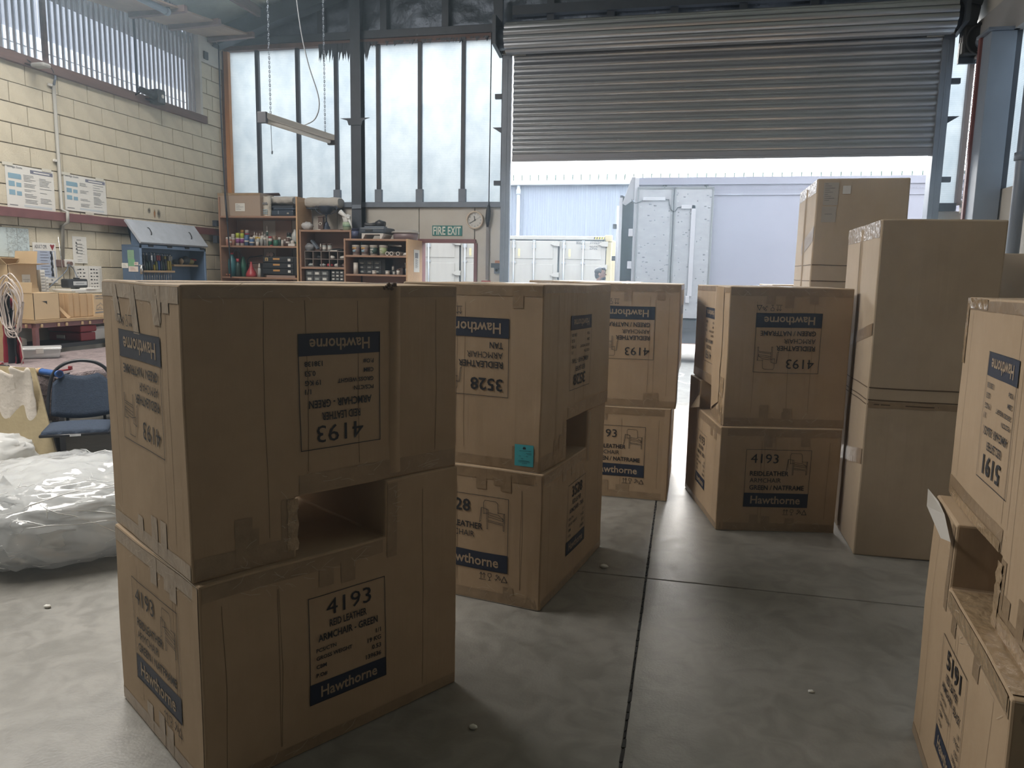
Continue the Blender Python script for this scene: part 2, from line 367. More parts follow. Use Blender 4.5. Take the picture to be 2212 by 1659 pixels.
# back wall: lining below, glazing above
wb = sroot('wall_back')
for x0, x1, z0, z1 in ((-6.5, -4.77, 0, 2.48), (-4.77, -3.572, 0, 2.48), (-3.568, -2.79, 2.055, 2.48), (-2.784, -2.40, 0, 2.48)):
    obj('panel', MB().box(x0+.003, x1-.003, YB, YB+.05, z0, z1), wb, M_LINING, bevel=.002)
obj('cladding', MB().box(-6.6, -3.56, YB+.06, YB+.12, 0, 2.5).box(-2.76, -2.4, YB+.06, YB+.12, 0, 2.5).box(-3.56, -2.76, YB+.06, YB+.12, 2.05, 2.5).box(-6.6, 3.2, YB+.09, YB+.14, 4.62, 6.5), wb, M_ROOF)
mb = MB()
def foil(a, b):
    x = -6.45+9.5*a; z = 4.70+1.6*b
    return (x, YB+.05-.035*noise.noise((x*3.2, z*5.5, 1.3))-.02*noise.noise((x*9, z*13, 4.2)), z)
mb.smooth = True; mb.sheet(foil, 150, 34); obj('foil_lining', mb, wb, M_FOIL)
for x in (-4.95, -4.05, -3.2, -1.82, -1.07, -.3, .5, 1.3): obj('stud', MB().box(x-.045, x+.045, YB-.06, YB+.03, 4.74, 6.2), wb, M_STEEL)
obj('girt', MB().box(-2.3, 2.95, YB-.1, YB+.0, 4.84, 4.95), wb, M_STEEL)
obj('lintel', MB().box(-6.42, -2.42, YB-.07, YB+.08, 4.66, 4.76), wb, M_STEEL, bevel=.004)
obj('lintel_board', MB().box(-6.42, -2.42, YB-.05, YB+.06, 4.60, 4.66), wb, M_OLDTIMBER, bevel=.003)
mb = MB()   # torn edge of the foil hanging over the glass
rr = random.Random(4)
for _ in range(170):
    x = rr.choice((rr.uniform(-4.98, -4.25), rr.uniform(-4.98, -4.25), rr.uniform(-4.3, -2.45)))
    ln = (rr.uniform(.05, .26) if x < -4.25 else rr.uniform(.02, .07)); wd = rr.uniform(.012, .03); y = YB-.05-rr.uniform(0, .02); k = rr.uniform(-.03, .03)
    mb.prism([(x-wd, 4.62), (x+wd, 4.62), (x+wd*.6+k*.5, 4.62-ln*.6), (x+k, 4.62-ln), (x-wd*.3+k*.6, 4.62-ln*.55)], 'y', y, y+.004)
obj('torn_foil_fringe', mb, wb, M_STEEL)['kind'] = 'stuff'

w2 = sroot('window_2')
MULL = [-6.42, -5.94, -5.33, -4.76, -4.40, -4.15, -3.56, -2.96, -2.42]
for a, b in zip(MULL[:-1], MULL[1:]):
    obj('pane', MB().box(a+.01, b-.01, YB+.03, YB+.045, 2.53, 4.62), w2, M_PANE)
for x in MULL[1:4]+MULL[5:8]: obj('mullion', MB().box(x-.026, x+.026, YB-.02, YB+.03, 2.55, 4.61), w2, M_STEEL, bevel=.003)
for x in MULL[5:8]+[-4.76]: obj('mullion_foot', MB().box(x-.05, x+.05, YB-.03, YB+.025, 2.545, 2.72), w2, M_GUIDE, bevel=.004)
obj('timber_jamb', MB().box(-6.445, -6.375, YB-.03, YB+.05, 2.5, 4.61), w2, M_ORANGE, bevel=.003)
obj('timber_jamb', MB().box(-6.49, -6.447, YB-.02, YB+.05, 2.5, 4.61), w2, M_OLDTIMBER)
obj('sill', MB().box(-6.42, -2.40, YB-.05, YB+.08, 2.48, 2.548), w2, M_GUIDE, bevel=.003)
obj('end_jamb', MB().box(-2.44, -2.40, YB-.02, YB+.05, 2.55, 4.62), w2, M_STEEL)
# big steel post in the middle of the glazing
ps = sroot('trim_2')
obj('post', MB().box(-4.475, -4.335, YB-.17, YB-.155, .0, 5.5).box(-4.412, -4.398, YB-.155, YB-.04, .0, 5.5).box(-4.475, -4.335, YB-.04, YB-.025, .0, 5.5), ps, M_STEEL)
obj('cleat', MB().prism([(-4.62, 3.63), (-4.2, 3.63), (-4.30, 3.60), (-4.32, 3.54), (-4.50, 3.54), (-4.52, 3.60)], 'y', YB-.185, YB-.172), ps, M_STEEL)
obj('cleat', MB().box(-4.46, -4.33, YB-.19, YB-.172, 2.45, 2.5), ps, M_GUIDE)

# fire exit doorway
d1 = sroot('door_1')
obj('head', MB().box(-3.58, -2.765, YB-.03, YB+.12, 2.012, 2.062), d1, M_MAROON, bevel=.003)
for x in (-3.565, -2.79): obj('jamb', MB().box(x, x+.045, YB-.02, YB+.12, 0, 2.012), d1, M_MAROON, bevel=.003)
obj('opened_door_leaf', MB().box(-4.36, -3.60, YB+.14, YB+.18, .02, 1.99), d1, mat('door_leaf_paint', (.35, .16, .15), .5))

# roller shutter, half up
d2 = sroot('door_2')
for x0, x1, s in ((-2.405, -2.285, 1), (2.68, 2.80, -1)):
    obj('guide_rail', MB().box(x0, x1, YB-.13, YB-.11, 0, 4.42).box(x0, x0+.02, YB-.11, YB+.05, 0, 4.42).box(x1-.02, x1, YB-.11, YB-.07, 0, 4.42).box(x0+.05, x0+.07, YB-.135, YB-.13, 0, 4.3), d2, M_GUIDE, bevel=.003)
    xx = x1 if s == 1 else x0
    obj('guide_mouth', MB().box(x0-.015, x1+.015, YB-.145, YB-.105, 4.36, 4.46).box(min(xx, xx+s*.18), max(xx, xx+s*.18), YB-.15, YB-.135, 4.335, 4.37), d2, mat('grey_bracket', (.36, .36, .35), .5), bevel=.003)
    for z, wv in ((1.72, .12), (2.78, .10), (3.86, .10)):
        xo = x0 if s == 1 else x1
        obj('wall_cleat', MB().box(min(xo, xo-s*wv), max(xo, xo-s*wv), YB-.12, YB-.07, z-.03, z+.03), d2, M_STEEL, bevel=.003)
    xo = x0 if s == 1 else x1
    obj('wall_cleat', MB().prism([(xo, 3.40), (xo-s*.13, 3.48), (xo, 3.48)], 'y', YB-.1, YB-.06), d2, M_STEEL)
M_SLAT = mat('shutter_steel', (.42, .44, .48), .33, metal=.8, noise_amt=.2, noise_scale=2.5, stretch=(.3, 1, 6))
P = .1165
prof = [(.004, -.004), (-.004, .003), (-.022, .012), (-.034, .030), (-.036, .042), (-.031, .056), (-.016, .072), (-.008, .086), (-.006, .104), (-.010, .110), (-.003, P+.004)]
first = None
def slat(z):
    global first
    if first is None:
        mb = MB(); mb.smooth = True
        vs = [(x, p[0], p[1]) for x in (-2.27, 2.69) for p in prof]; n = len(prof)
        mb.add(vs, [(i, i+1, n+i+1, n+i) for i in range(n-1)])
        first = obj('slat', mb, None, M_SLAT); first.parent = d2; first.location = (0, YB-.075, z); return
    place(first, (0, YB-.075, z), d2)
z = 3.13
while z < 4.5: slat(z); z += P
obj('bottom_bar', MB().box(-2.27, 2.69, YB-.115, YB-.06, 3.05, 3.075).box(-2.27, 2.69, YB-.105, YB-.075, 3.06, 3.14), d2, mat('bottom_bar_steel', (.22, .22, .24), .45, metal=.3), bevel=.004)
# the roll above: slats wound round the barrel
RC = (YB-.26, 4.51); RR = .165
for k in range(12):
    a0 = math.radians(-62+k*30); a1 = math.radians(-62+(k+1)*30-2); mb = MB(); mb.smooth = True
    n = 8; vs = []
    for x in (-2.33, 2.73):
        for i in range(n+1):
            a = a0+(a1-a0)*i/n; r = RR + .022*math.sin(pi*i/n)
            vs.append((x, RC[0]-r*math.cos(a), RC[1]+r*math.sin(a)))
    mb.add(vs, [(i, i+1, n+1+i+1, n+1+i) for i in range(n)]); obj('wound_slat', mb, d2, M_SLAT)
mb = MB(); mb.tube([(-2.42, RC[0], RC[1]), (2.82, RC[0], RC[1])], .135, 16); obj('barrel', mb, d2, M_STEEL)
for x in (-2.45, 2.80): obj('end_plate', MB().prism([(RC[0]-.2, 4.40), (RC[0]+.2, 4.34), (RC[0]+.2, 4.74), (RC[0]-.2, 4.74)], 'x', x-.015, x+.03), d2, M_STEEL)
obj('end_gusset', MB().prism([(-2.53, 5.05), (-2.40, 5.05), (-2.40, 4.36), (-2.43, 4.38), (-2.49, 4.62)], 'y', YB-.2, YB-.14), d2, M_STEEL)
obj('end_gusset', MB().prism([(2.76, 4.9), (2.94, 4.9), (3.0, 4.6), (2.96, 4.3), (2.83, 4.24), (2.83, 4.36), (2.78, 4.5)], 'y', YB-.22, YB-.16), d2, M_STEEL)

# back wall right of the shutter, right wall
wr = sroot('wall_right')
obj('panel', MB().box(XR, XR+.06, YF, YB, 0, 2.55), wr, M_LINING)
obj('panel', MB().box(2.80, XR, YB, YB+.05, 0, 2.43), wb, M_LINING)
obj('sill_board', MB().box(2.80, 3.0, YB-.06, YB+.04, 2.43, 2.52), wb, M_STEEL)
obj('lintel_beam', MB().box(XR-.06, XR+.12, YF, YB, 4.06, 4.45), wr, mat('grey_beam', (.30, .30, .31), .6, noise_amt=.15, noise_scale=3), bevel=.005)
obj('upper_panel', MB().box(XR, XR+.06, YF, YB, 4.45, 5.0), wr, M_LINING)
w3 = sroot('window_3')
yy = [4.2, 5.6, 7.0, 8.0, 8.7, 9.84]
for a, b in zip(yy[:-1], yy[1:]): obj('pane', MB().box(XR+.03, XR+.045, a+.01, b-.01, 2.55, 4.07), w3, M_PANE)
for y in yy[:-1]: obj('mullion', MB().box(XR-.02, XR+.03, y-.03, y+.03, 2.55, 4.06), w3, M_STEEL)
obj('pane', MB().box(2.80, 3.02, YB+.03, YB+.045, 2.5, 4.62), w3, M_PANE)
obj('corner_mullion', MB().box(3.0, 3.05, YB-.05, YB+.05, 2.5, 4.1), w3, mat('corner_mullion_paint', (.20, .16, .15), .6), bevel=.003)
struct('wall_right_solid', MB().box(XR, XR+.06, YF, 4.2, 2.55, 4.06), M_LINING)
struct('wall_front', MB().box(XL, XR, YF-.2, YF, 0, 7), M_RENDER)
# steel portal column by the right wall
c4 = sroot('trim_3')
obj('column', MB().box(2.80, 3.03, 8.66, 8.92, 0, 4.06), c4, mat('column_blue_grey', (.20, .24, .30), .5, noise_amt=.12, noise_scale=3), bevel=.006)
obj('flange_edge', MB().box(2.775, 2.802, 8.88, 8.93, 0, 4.06), c4, M_MAROON)
obj('cap_plate', MB().box(2.76, 3.04, 8.62, 8.96, 4.06, 4.085), c4, M_GUIDE)
mb = MB(); px = at_x(2203, 400, 2.93); mb.tube([(2.93, px.y, 0), (2.93, px.y, 4.9)], .055, 14).tube([(2.93, px.y, 2.72), (2.93, px.y, 2.79)], .07, 14)
c5 = sroot('trim_4'); obj('downpipe', mb, c5, M_GUIDE)

# roof: two slopes, insulated below
rf = sroot('ceiling')
def slope_l(a, b):
    x = XL + 4.78*a; y = YF + (9.95-YF)*b; s = .05*abs(math.sin(y*3.3+x)) + .05*noise.noise((x*2, y*2, 0))
    return (x, y, roof_z(x) - s*(.6 if x > XL+.2 else 0))
mb = MB(); mb.smooth = True; mb.sheet(slope_l, 26, 100); obj('insulation_blanket', mb, rf, M_INSUL)
mb = MB(); mb.smooth = True; mb.sheet(lambda a, b: (XR-4.77*a, YF+(9.95-YF)*b, roof_z(XR-4.77*a)-.03*abs(math.sin(b*50))), 16, 70); obj('insulation_blanket', mb, rf, M_INSUL)
obj('roof_sheet', MB().add([(XL-.3, YF, 4.92), (-1.72, YF, 6.40), (-1.72, 10.3, 6.40), (XL-.3, 10.3, 4.92), (XR+.3, YF, 4.92), (XR+.3, 10.3, 4.92)], [(0, 1, 2, 3), (1, 4, 5, 2)]), rf, M_ROOF)
for x in (-5.75, -5.1, -4.3, -3.3, -2.3): obj('purlin', MB().beam((x, YF, roof_z(x)-.12), (x, YB-.2, roof_z(x)-.12), .05, .13), rf, M_OLDTIMBER)
for y in (9.72, 5.0, .5):
    obj('rafter', MB().beam((XL+.02, y, 4.72), (-1.72, y, 6.10), .12, .22).beam((XL+.05, y, 4.61), (-1.72, y, 5.99), .18, .02), rf, M_STEEL)
    obj('rafter', MB().beam((XR-.02, y, 4.72), (-1.72, y, 6.10), .12, .22), rf, M_STEEL)
# ply soffit under the eave with timber outriggers
for i, (a, b) in enumerate(((5.6, 7.1), (7.12, 8.05), (8.07, 8.75), (8.77, 9.55))):
    za = 4.56+.11*(a-8.3); zb = 4.56+.11*(b-8.3); dx = -.03*i
    obj('soffit_ply', MB().add([(XL+.0, a, za), (-5.75+dx, a, za), (-5.75+dx, b, zb), (XL+.0, b, zb), (XL, a, za+.02), (-5.75+dx, a, za+.02), (-5.75+dx, b, zb+.02), (XL, b, zb+.02)],
        [(0, 1, 2, 3), (4, 5, 6, 7), (0, 1, 5, 4), (1, 2, 6, 5), (2, 3, 7, 6), (3, 0, 4, 7)]), rf, M_PLY)
    obj('outrigger', MB().beam((XL+.05, b, zb-.03), (-5.68+dx, b, zb+.0), .06, .07), rf, M_OLDTIMBER)

# the outside eave and the return wall at the corner
eo = sroot('trim_5')
obj('eave_soffit', MB().box(-7.25, -6.62, YF, 10.6, 4.60, 4.68), eo, M_DARK)
obj('return_wall', MB().box(-6.72, -6.45, YB+.14, YB+.75, 0, 4.7), eo, M_RENDER)

# ---------------------------------------------------------------- outside
struct('ground', MB().box(-45, 45, 9.945, 60, -.2, -.004).box(-45, -6.75, -10, 9.945, -.2, -.004).box(3.3, 45, -10, 9.945, -.2, -.004), M_YARD)
M_CHALK = mat('white_line_paint', (.8, .8, .78), .8)
def gpt(*pts): return [tuple(at_z(x, y, 0).xy) for x, y in pts]
for pts_, t_, lb_ in ((gpt((1499, 749), (1488, 752), (1480, 757), (1482, 761), (1476, 765)), .05, 'zigzag white chalk stroke on the yard nearest the truck'), (gpt((1466, 813), (1474, 811), (1476, 808), (1470, 806)), .04, 'hooked white chalk mark on the yard between the stacks'), (gpt((1463, 822), (1486, 829), (1500, 826)), .03, 'long thin white chalk line on the yard nearest the doorway')):
    mb = MB(); pr = Print(mb, lambda u, v, l: Vector((u, v, -.004+.001*l))); pr.line(M_CHALK, pts_, t_); tag(obj('chalk_mark', mb, normals=False), lb_, 'marking', 'chalk marks on the yard')
struct('kerb', MB().box(-14, 14, 19.1, 19.3, -.004, .06), mat('brick_kerb', (.45, .30, .25), .9, noise_amt=.3, noise_scale=6))

# far warehouse
wh = thing('warehouse', 'long pale blue corrugated warehouse across the yard', 'building', (0, 30, 0))
M_WH = mat('blue_grey_cladding', (.13, .152, .195), .6, noise_amt=0)
mb = MB(); mb.smooth = False; vs = []; fs = []; x = -24.0; k = 0
while x < 22:
    for dx, dy in ((0, 0), (.07, 0), (.095, -.016), (.165, -.016), (.19, 0)):
        if dx == .19: continue
        vs += [(x+dx, 30+dy, 0), (x+dx, 30+dy, 5.1)]
    x += .19
mb.add(vs, [(2*i, 2*i+2, 2*i+3, 2*i+1) for i in range(len(vs)//2-1)]); obj('cladding', mb, wh, M_WH)
obj('hidden_walls', MB().box(-24, 22, 30.1, 44, 0, 5.1), wh, M_WH)
obj('roof', MB().add([(-24.3, 29.8, 5.25), (22.3, 29.8, 5.25), (22.3, 44, 6.2), (-24.3, 44, 6.2)], [(0, 1, 2, 3)]), wh, M_ROOF)
obj('gutter', MB().box(-24.3, 22.3, 29.72, 29.98, 5.1, 5.27), wh, mat('gutter_grey', (.26, .28, .31), .5), bevel=.02)
x = -8.5
while x < 9.5:
    obj('gutter_spike', MB().box(x-.022, x+.022, 29.8, 29.84, 5.27, 5.50), wh, mat('spike_green', (.04, .07, .06), .5)); x += .335
mb = MB(); mb.tube([(-6.62, 29.85, 0), (-6.62, 29.85, 5.15)], .07, 10).tube([(-6.62, 29.85, 2.9), (-6.62, 29.85, 2.96)], .085, 10).tube([(-6.62, 29.85, 4.75), (-6.62, 29.85, 4.95)], .09, 10); obj('downpipe', mb, wh, mat('downpipe_pale', (.30, .33, .38), .5))

# neighbouring wall seen through the high corrugated window
nb = thing('neighbour_wall', 'white painted brick wall next door behind the corrugated window', 'building', (-9.6, 8, 0))
obj('cladding', MB().box(-9.9, -9.7, -4, 22, 0, 9), nb, mat('neighbour_grey', (.24, .245, .275), .7))
rows = MB(); zz = 3.2; k = 0
M_WBR = mat('white_painted_brick', (.75, .75, .74), .8)
while zz < 5.0:
    y = 6.0 + (.2 if k % 2 else 0)
    while y < 15:
        rows.box(-9.7, -9.66, y+.01, y+.39, zz+.01, zz+.19); y += .4
    zz += .2; k += 1
obj('painted_bricks', rows, nb, M_WBR)['kind'] = 'stuff'

# side-opening shipping container
CX1, CX0, CY, CZ = -1.93, -7.99, 20.0, 2.64
ct = thing('shipping_container', 'cream side-opening shipping container behind the parked truck', 'container', (-5, CY, 0))
M_CW = mat('container_white', (.285, .278, .258), .5, noise_amt=.1, noise_scale=2, stretch=(4, 1, .6)); M_CY = mat('container_cream_stained', (.36, .32, .20), .6, noise_amt=.35, noise_scale=3, stretch=(3, 1, .5))
M_ROD = mat('galvanised_rod', (.26, .28, .30), .4, metal=.3); M_GASK = mat('rubber_gasket', (.012, .016, .018), .6)
obj('body', MB().box(CX0+.05, CX1-.05, CY+.08, CY+2.4, .1, CZ-.05), ct, M_CW)
obj('top_rail', MB().box(CX0, CX1, CY-.02, CY+.1, CZ-.095, CZ), ct, M_CW, bevel=.01)
obj('bottom_rail', MB().box(CX0, CX1, CY-.02, CY+.1, .02, .2), ct, M_CW, bevel=.01)
obj('gasket', MB().box(CX0+.12, CX1-.10, CY+.0, CY+.05, .2, CZ-.095), ct, M_GASK)
for x in (CX0, CX1-.13): obj('corner_post', MB().box(x, x+.13, CY-.03, CY+.15, 0, CZ-.15), ct, M_CY, bevel=.01)
for x in (CX0, CX1-.17): obj('corner_casting', MB().box(x-.01, x+.18, CY-.04, CY+.17, CZ-.14, CZ+.03), ct, M_CY, bevel=.015)
mb = MB(); vs = []
for i in range(13):
    y = CY+.15+i*.175
    for dy, dx in ((0, 0), (.06, 0), (.09, -.04), (.15, -.04)): vs += [(CX1-.02+dx, y+dy, .15), (CX1-.02+dx, y+dy, CZ-.1)]
mb.add(vs, [(2*i, 2*i+2, 2*i+3, 2*i+1) for i in range(len(vs)//2-1)]); obj('end_wall', mb, ct, M_CY)
edges = [CX1-.13, -3.32, -4.68, -6.03, -7.86]
for i in range(4):
    xr, xl = edges[i]-.02, edges[i+1]+.03
    d = obj('door', MB().box(xl, xr, CY-.03, CY+.02, .22, CZ-.13).box(xl+.1, xr-.12, CY-.055, CY-.03, .95, 1.90).box(xl+.1, xr-.12, CY-.045, CY-.03, 2.04, CZ-.14), ct, M_CW, bevel=.012)
    for fx in (.1, .52):
        x = xl+(xr-xl)*fx
        mb = MB().tube([(x, CY-.09, .25), (x, CY-.09, CZ-.15)], .022, 8)
        r = obj('lock_rod', mb, d, M_ROD); 
        for zz_, sz_ in ((2.36, (.10, .05, .10)), (1.94, (.11, .05, .05)), (CZ-.16, (.07, .05, .09))): obj('rod_guide', MB().cbox((x, CY-.08, zz_), sz_), d, M_ROD, bevel=.006)
    hx = xr if i % 2 == 0 else xr
    for z in (2.43, 1.84 if i % 2 == 0 else 1.62, .8):
        obj('hinge', MB().prism([(hx-.19, z), (hx-.06, z+.07), (hx+.06, z+.07), (hx+.05, z-.06), (hx-.09, z-.05)], 'y', CY-.1, CY-.03), d, M_CW, bevel=.004)
    obj('decal', MB().box(xl+.24, xl+.30, CY-.052, CY-.046, 2.1, 2.30).box(xl+.24, xl+.30, CY-.052, CY-.046, 2.06, 2.075), d, mat('yellow_decal', (.40, .36, .20), .6))
mb = MB(); M_BLKP = mat('black_paint', (.02, .025, .03), .6)
def cpt(u, v, l): return Vector((u, CY-.050-.002*l, v))
pr = Print(mb, cpt)
def ctext(t, x0, x1, yb, yt, bold=False):
    a = at_y(x0, yb, CY); b = at_y(x1, yt, CY); V, F, tw, cap = text2d(t)
    sx = (b.x-a.x)/tw; sy = (b.z-a.z)/cap; pr.mb.use(M_BLKP).add([cpt(a.x+x*sx, a.z+y*sy, 2) for x, y in V], F)
ctext('BSLU', 1245.8, 1263, 527, 519.5); ctext('310255', 1275, 1300, 527, 519.5); ctext('9', 1303.5, 1308, 527, 519.8); ctext('25G2', 1274, 1291, 539, 531.5)
a = at_y(1302.5, 528, CY); b = at_y(1309, 518.5, CY); pr.frame(M_BLKP, a.x, a.z, b.x, b.z, .012)
a = at_y(1273.5, 606, CY); b = at_y(1286, 594, CY); pr.frame(M_BLKP, a.x, a.z, b.x, b.z, .015)
obj('stencilled_code', mb, ct, normals=False)
mb = MB(); mb.use(mat('hazard_yellow', (.45, .36, .04), .6))
for i in range(9):
    mb.use(mat('hazard_yellow', (.45, .36, .04), .6) if i % 2 else M_BLKP); x = -2.4+i*.033
    mb.prism([(x, CZ-.075), (x+.033, CZ-.075), (x+.045, CZ-.02), (x+.012, CZ-.02)], 'y', CY-.026, CY-.021)
obj('hazard_strip', mb, ct)

# parked box truck with its rear doors open
TX, TY = -.99, 14.6
tk = thing('box_truck', 'grey box truck with folded-back battered rear doors parked outside', 'truck', (3, TY+1.2, 0))
M_TB = mat('truck_body', (.155, .158, .198), .5, noise_amt=.06, noise_scale=2); M_TD = mat('battered_door', (.205, .21, .225), .5, noise_amt=.22, noise_scale=4, stretch=(1, 1, 2)); M_TF = mat('truck_frame', (.25, .25, .27), .45)
z0, z1 = .86, 3.43; x1 = 7.6; yb = TY+2.4
mb = MB().box(TX+.03, x1, TY, TY+.03, z0, z1).box(TX+.03, x1, yb-.03, yb, z0, z1).box(x1-.03, x1, TY, yb, z0, z1).box(TX+.03, x1, TY, yb, z1-.05, z1).box(TX+.03, x1, TY, yb, z0, z0+.05)
obj('box_body', mb, tk, M_TB, bevel=.01)
obj('top_rail', MB().box(TX, x1+.02, TY-.025, TY, z1-.13, z1+.005).box(TX, x1+.02, TY-.018, TY, z1-.32, z1-.30), tk, M_TB, bevel=.004)
mb = MB()
for x in [2.05+1.2*i for i in range(5)]:
    mb.box(x, x+.03, TY-.004, TY, z0, z1-.14)
    z = z0+.05
    while z < z1-.15: mb.cbox((x+.015, TY-.006, z), (.014, .008, .014)); z += .06
x = TX+.2
while x < x1: mb.cbox((x, TY-.028, z1-.20), (.02, .008, .02)); x += .05
obj('rivet_seams', mb, tk, M_TB)['kind'] = 'stuff'
obj('rear_frame', MB().box(TX-.03, TX+.05, TY-.03, TY+.06, z0-.1, z1).box(TX-.03, TX+.05, yb-.06, yb, z0-.1, z1).box(TX-.03, TX+.05, TY, yb, z1-.12, z1).box(TX-.03, TX+.05, TY, yb, z0-.1, z0+.02), tk, M_TF, bevel=.008)
obj('header_flap', MB().prism([(TX-.02, z1+.02), (TX-.02, z1-.38), (TX-.19, z1-.50), (TX-.25, z1-.46), (TX-.09, z1+.02)], 'y', TY+.0, TY+.05), tk, mat('header_grey', (.17, .17, .18), .5), bevel=.006)
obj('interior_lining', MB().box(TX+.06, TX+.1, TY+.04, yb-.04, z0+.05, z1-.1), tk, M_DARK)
for a, b in ((TX+.03, -.30), (-.285, .42)):
    d = obj('door_panel', MB().box(a, b, TY-.075, TY-.035, .86, 3.24), tk, M_TD, bevel=.006)
    obj('door_edge', MB().box(a, a+.035, TY-.085, TY-.033, .86, 3.25).box(b-.035, b, TY-.085, TY-.033, .86, 3.25).box(a, b, TY-.085, TY-.033, 3.22, 3.26), d, mat('door_edge_grey', (.10, .105, .11), .5), bevel=.004)
    mb = MB(); rr = random.Random(int(a*100))
    for _ in range(60): mb.blob((rr.uniform(a+.05, b-.05), TY-.075, rr.uniform(.95, 3.15)), (rr.uniform(.008, .03), .002, rr.uniform(.006, .016)), 6, 4)
    obj('dents', mb, d, mat('dent_grey', (.09, .09, .10), .6))['kind'] = 'stuff'
    mb = MB()
    for zc in (1.5, 2.1, 2.9): mb.cbox((b-.07, TY-.08, zc), (.02, .012, .02)).cbox((a+.07, TY-.08, zc), (.02, .012, .02)).cbox((a+.07, TY-.08, zc+.1), (.02, .012, .02))
    obj('bolts', mb, d, M_TF)
def tp(x, y): return at_y(x, y, TY-.09)
mb = MB().box(tp(1389, 430).x, tp(1437, 430).x, TY-.10, TY-.075, tp(1389, 433).z, tp(1389, 426).z); obj('wiring_cover', mb, tk, M_TF, bevel=.004)
a = tp(1472, 443); b = tp(1503, 451)
obj('wiring_cover', MB().box(a.x, b.x, TY-.10, TY-.075, b.z, a.z).box(tp(1494, 450).x, b.x, TY-.10, TY-.075, tp(1490, 640).z, a.z), tk, M_TF, bevel=.004)
obj('wiring_cover', MB().cbox((tp(1484, 647).x, TY-.1, tp(1484, 647).z), (.07, .04, .13)), tk, M_TF, bevel=.008)
obj('wiring_loop', MB().tube([tp(*q) for q in ((1438, 431), (1445, 431), (1446, 441), (1449, 452), (1455, 457), (1460, 455), (1464, 448), (1472, 447))], .010, 6), tk, M_DARK)
obj('wiring_loop', MB().tube([tp(*q) for q in ((1364, 431), (1366, 437), (1374, 439), (1382, 436), (1390, 432))], .009, 6), tk, M_DARK)
for px in (1436, 1526): q = tp(px, 403); obj('door_retainer', MB().cbox((q.x, TY-.05, q.z+.02), (.07, .06, .02)).cbox((q.x, TY-.08, q.z), (.02, .02, .05)), tk, M_DARK)
# the far rear door, swung almost closed
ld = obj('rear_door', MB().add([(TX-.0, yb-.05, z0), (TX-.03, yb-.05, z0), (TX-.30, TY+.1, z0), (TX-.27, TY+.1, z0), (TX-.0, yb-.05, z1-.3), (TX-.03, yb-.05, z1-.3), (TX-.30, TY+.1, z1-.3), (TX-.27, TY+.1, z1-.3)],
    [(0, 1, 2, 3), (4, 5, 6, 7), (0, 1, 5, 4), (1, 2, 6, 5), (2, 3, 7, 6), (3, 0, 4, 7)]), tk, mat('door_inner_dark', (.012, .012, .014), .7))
mb = MB().tube([(TX-.32, TY+.06, z0), (TX-.32, TY+.06, z1-.5)], .03, 8).box(TX-.31, TX-.25, TY+.04, TY+.1, z0, z1-.35); obj('lock_rod', mb, ld, M_TF)
for z in (2.55, 1.95, 1.45): obj('rod_bracket', MB().cbox((TX-.38, TY+.06, z), (.07, .04, .09)), ld, M_DARK, bevel=.006); obj('hinge', MB().cbox((TX-.07, TY-.02, z-.12), (.08, .05, .14)), tk, M_TF, bevel=.006)
obj('chassis', MB().box(TX+.1, x1+1.8, TY+.35, yb-.35, .55, .84).box(TX-.05, x1, TY+.06, TY+.12, .38, .82).box(TX-.05, TX+.05, TY+.05, yb-.05, .38, .84), tk, mat('chassis_black', (.05, .055, .065), .6), bevel=.008)
obj('side_guard', MB().box(TX+.1, 5.5, TY+.02, TY+.05, .60, .66), tk, mat('guard_dark', (.03, .033, .04), .5))
obj('cab', MB().prism([(7.8, .5), (9.8, .5), (9.8, 1.5), (9.5, 2.6), (7.8, 2.7)], 'y', TY+.05, yb-.05), tk, M_TF, bevel=.06)
for x in (2.0, 6.3, 8.7):
    for y in (TY+.12, yb-.4):
        mb = MB(); mb.tube([(x, y, .45), (x, y+.28, .45)], .45, 20); wv_ = obj('wheel', mb, tk, M_DARK); mb = MB(); mb.tube([(x, y-.01, .45), (x, y+.1, .45)], .22, 14); obj('hub', mb, wv_, M_TF)

# person behind the truck
pe = thing('person', 'person with dark hair and beard in black top, reaching to the truck', 'person', (-1.72, 15.4, 0))
def skin(name, joints, edges, parent, mt, root=0):
    me = bpy.data.meshes.new(name); me.from_pydata([j[0] for j in joints], edges, []); me.update()
    o = bpy.data.objects.new(name, me); COL.objects.link(o); o.parent = parent
    sk = o.modifiers.new('skin', 'SKIN'); lay = me.skin_vertices[0] if me.skin_vertices else None
    if lay is None:
        bm = bmesh.new(); bm.from_mesh(me); bm.verts.layers.skin.verify(); bm.to_mesh(me); bm.free(); lay = me.skin_vertices[0]
    for i, j in enumerate(joints): lay.data[i].radius = (j[1], j[2] if len(j) > 2 else j[1]); lay.data[i].use_root = (i == root)
    sk.use_smooth_shade = True; s = o.modifiers.new('sub', 'SUBSURF'); s.levels = 2; s.render_levels = 2
    me.materials.append(mt); return o
M_BLK = mat('black_cloth', (.02, .02, .025), .9); M_SKIN = mat('skin', (.28, .155, .115), .55); M_HAIR = mat('dark_hair', (.018, .018, .026), .6, bump=.5, bump_scale=60)
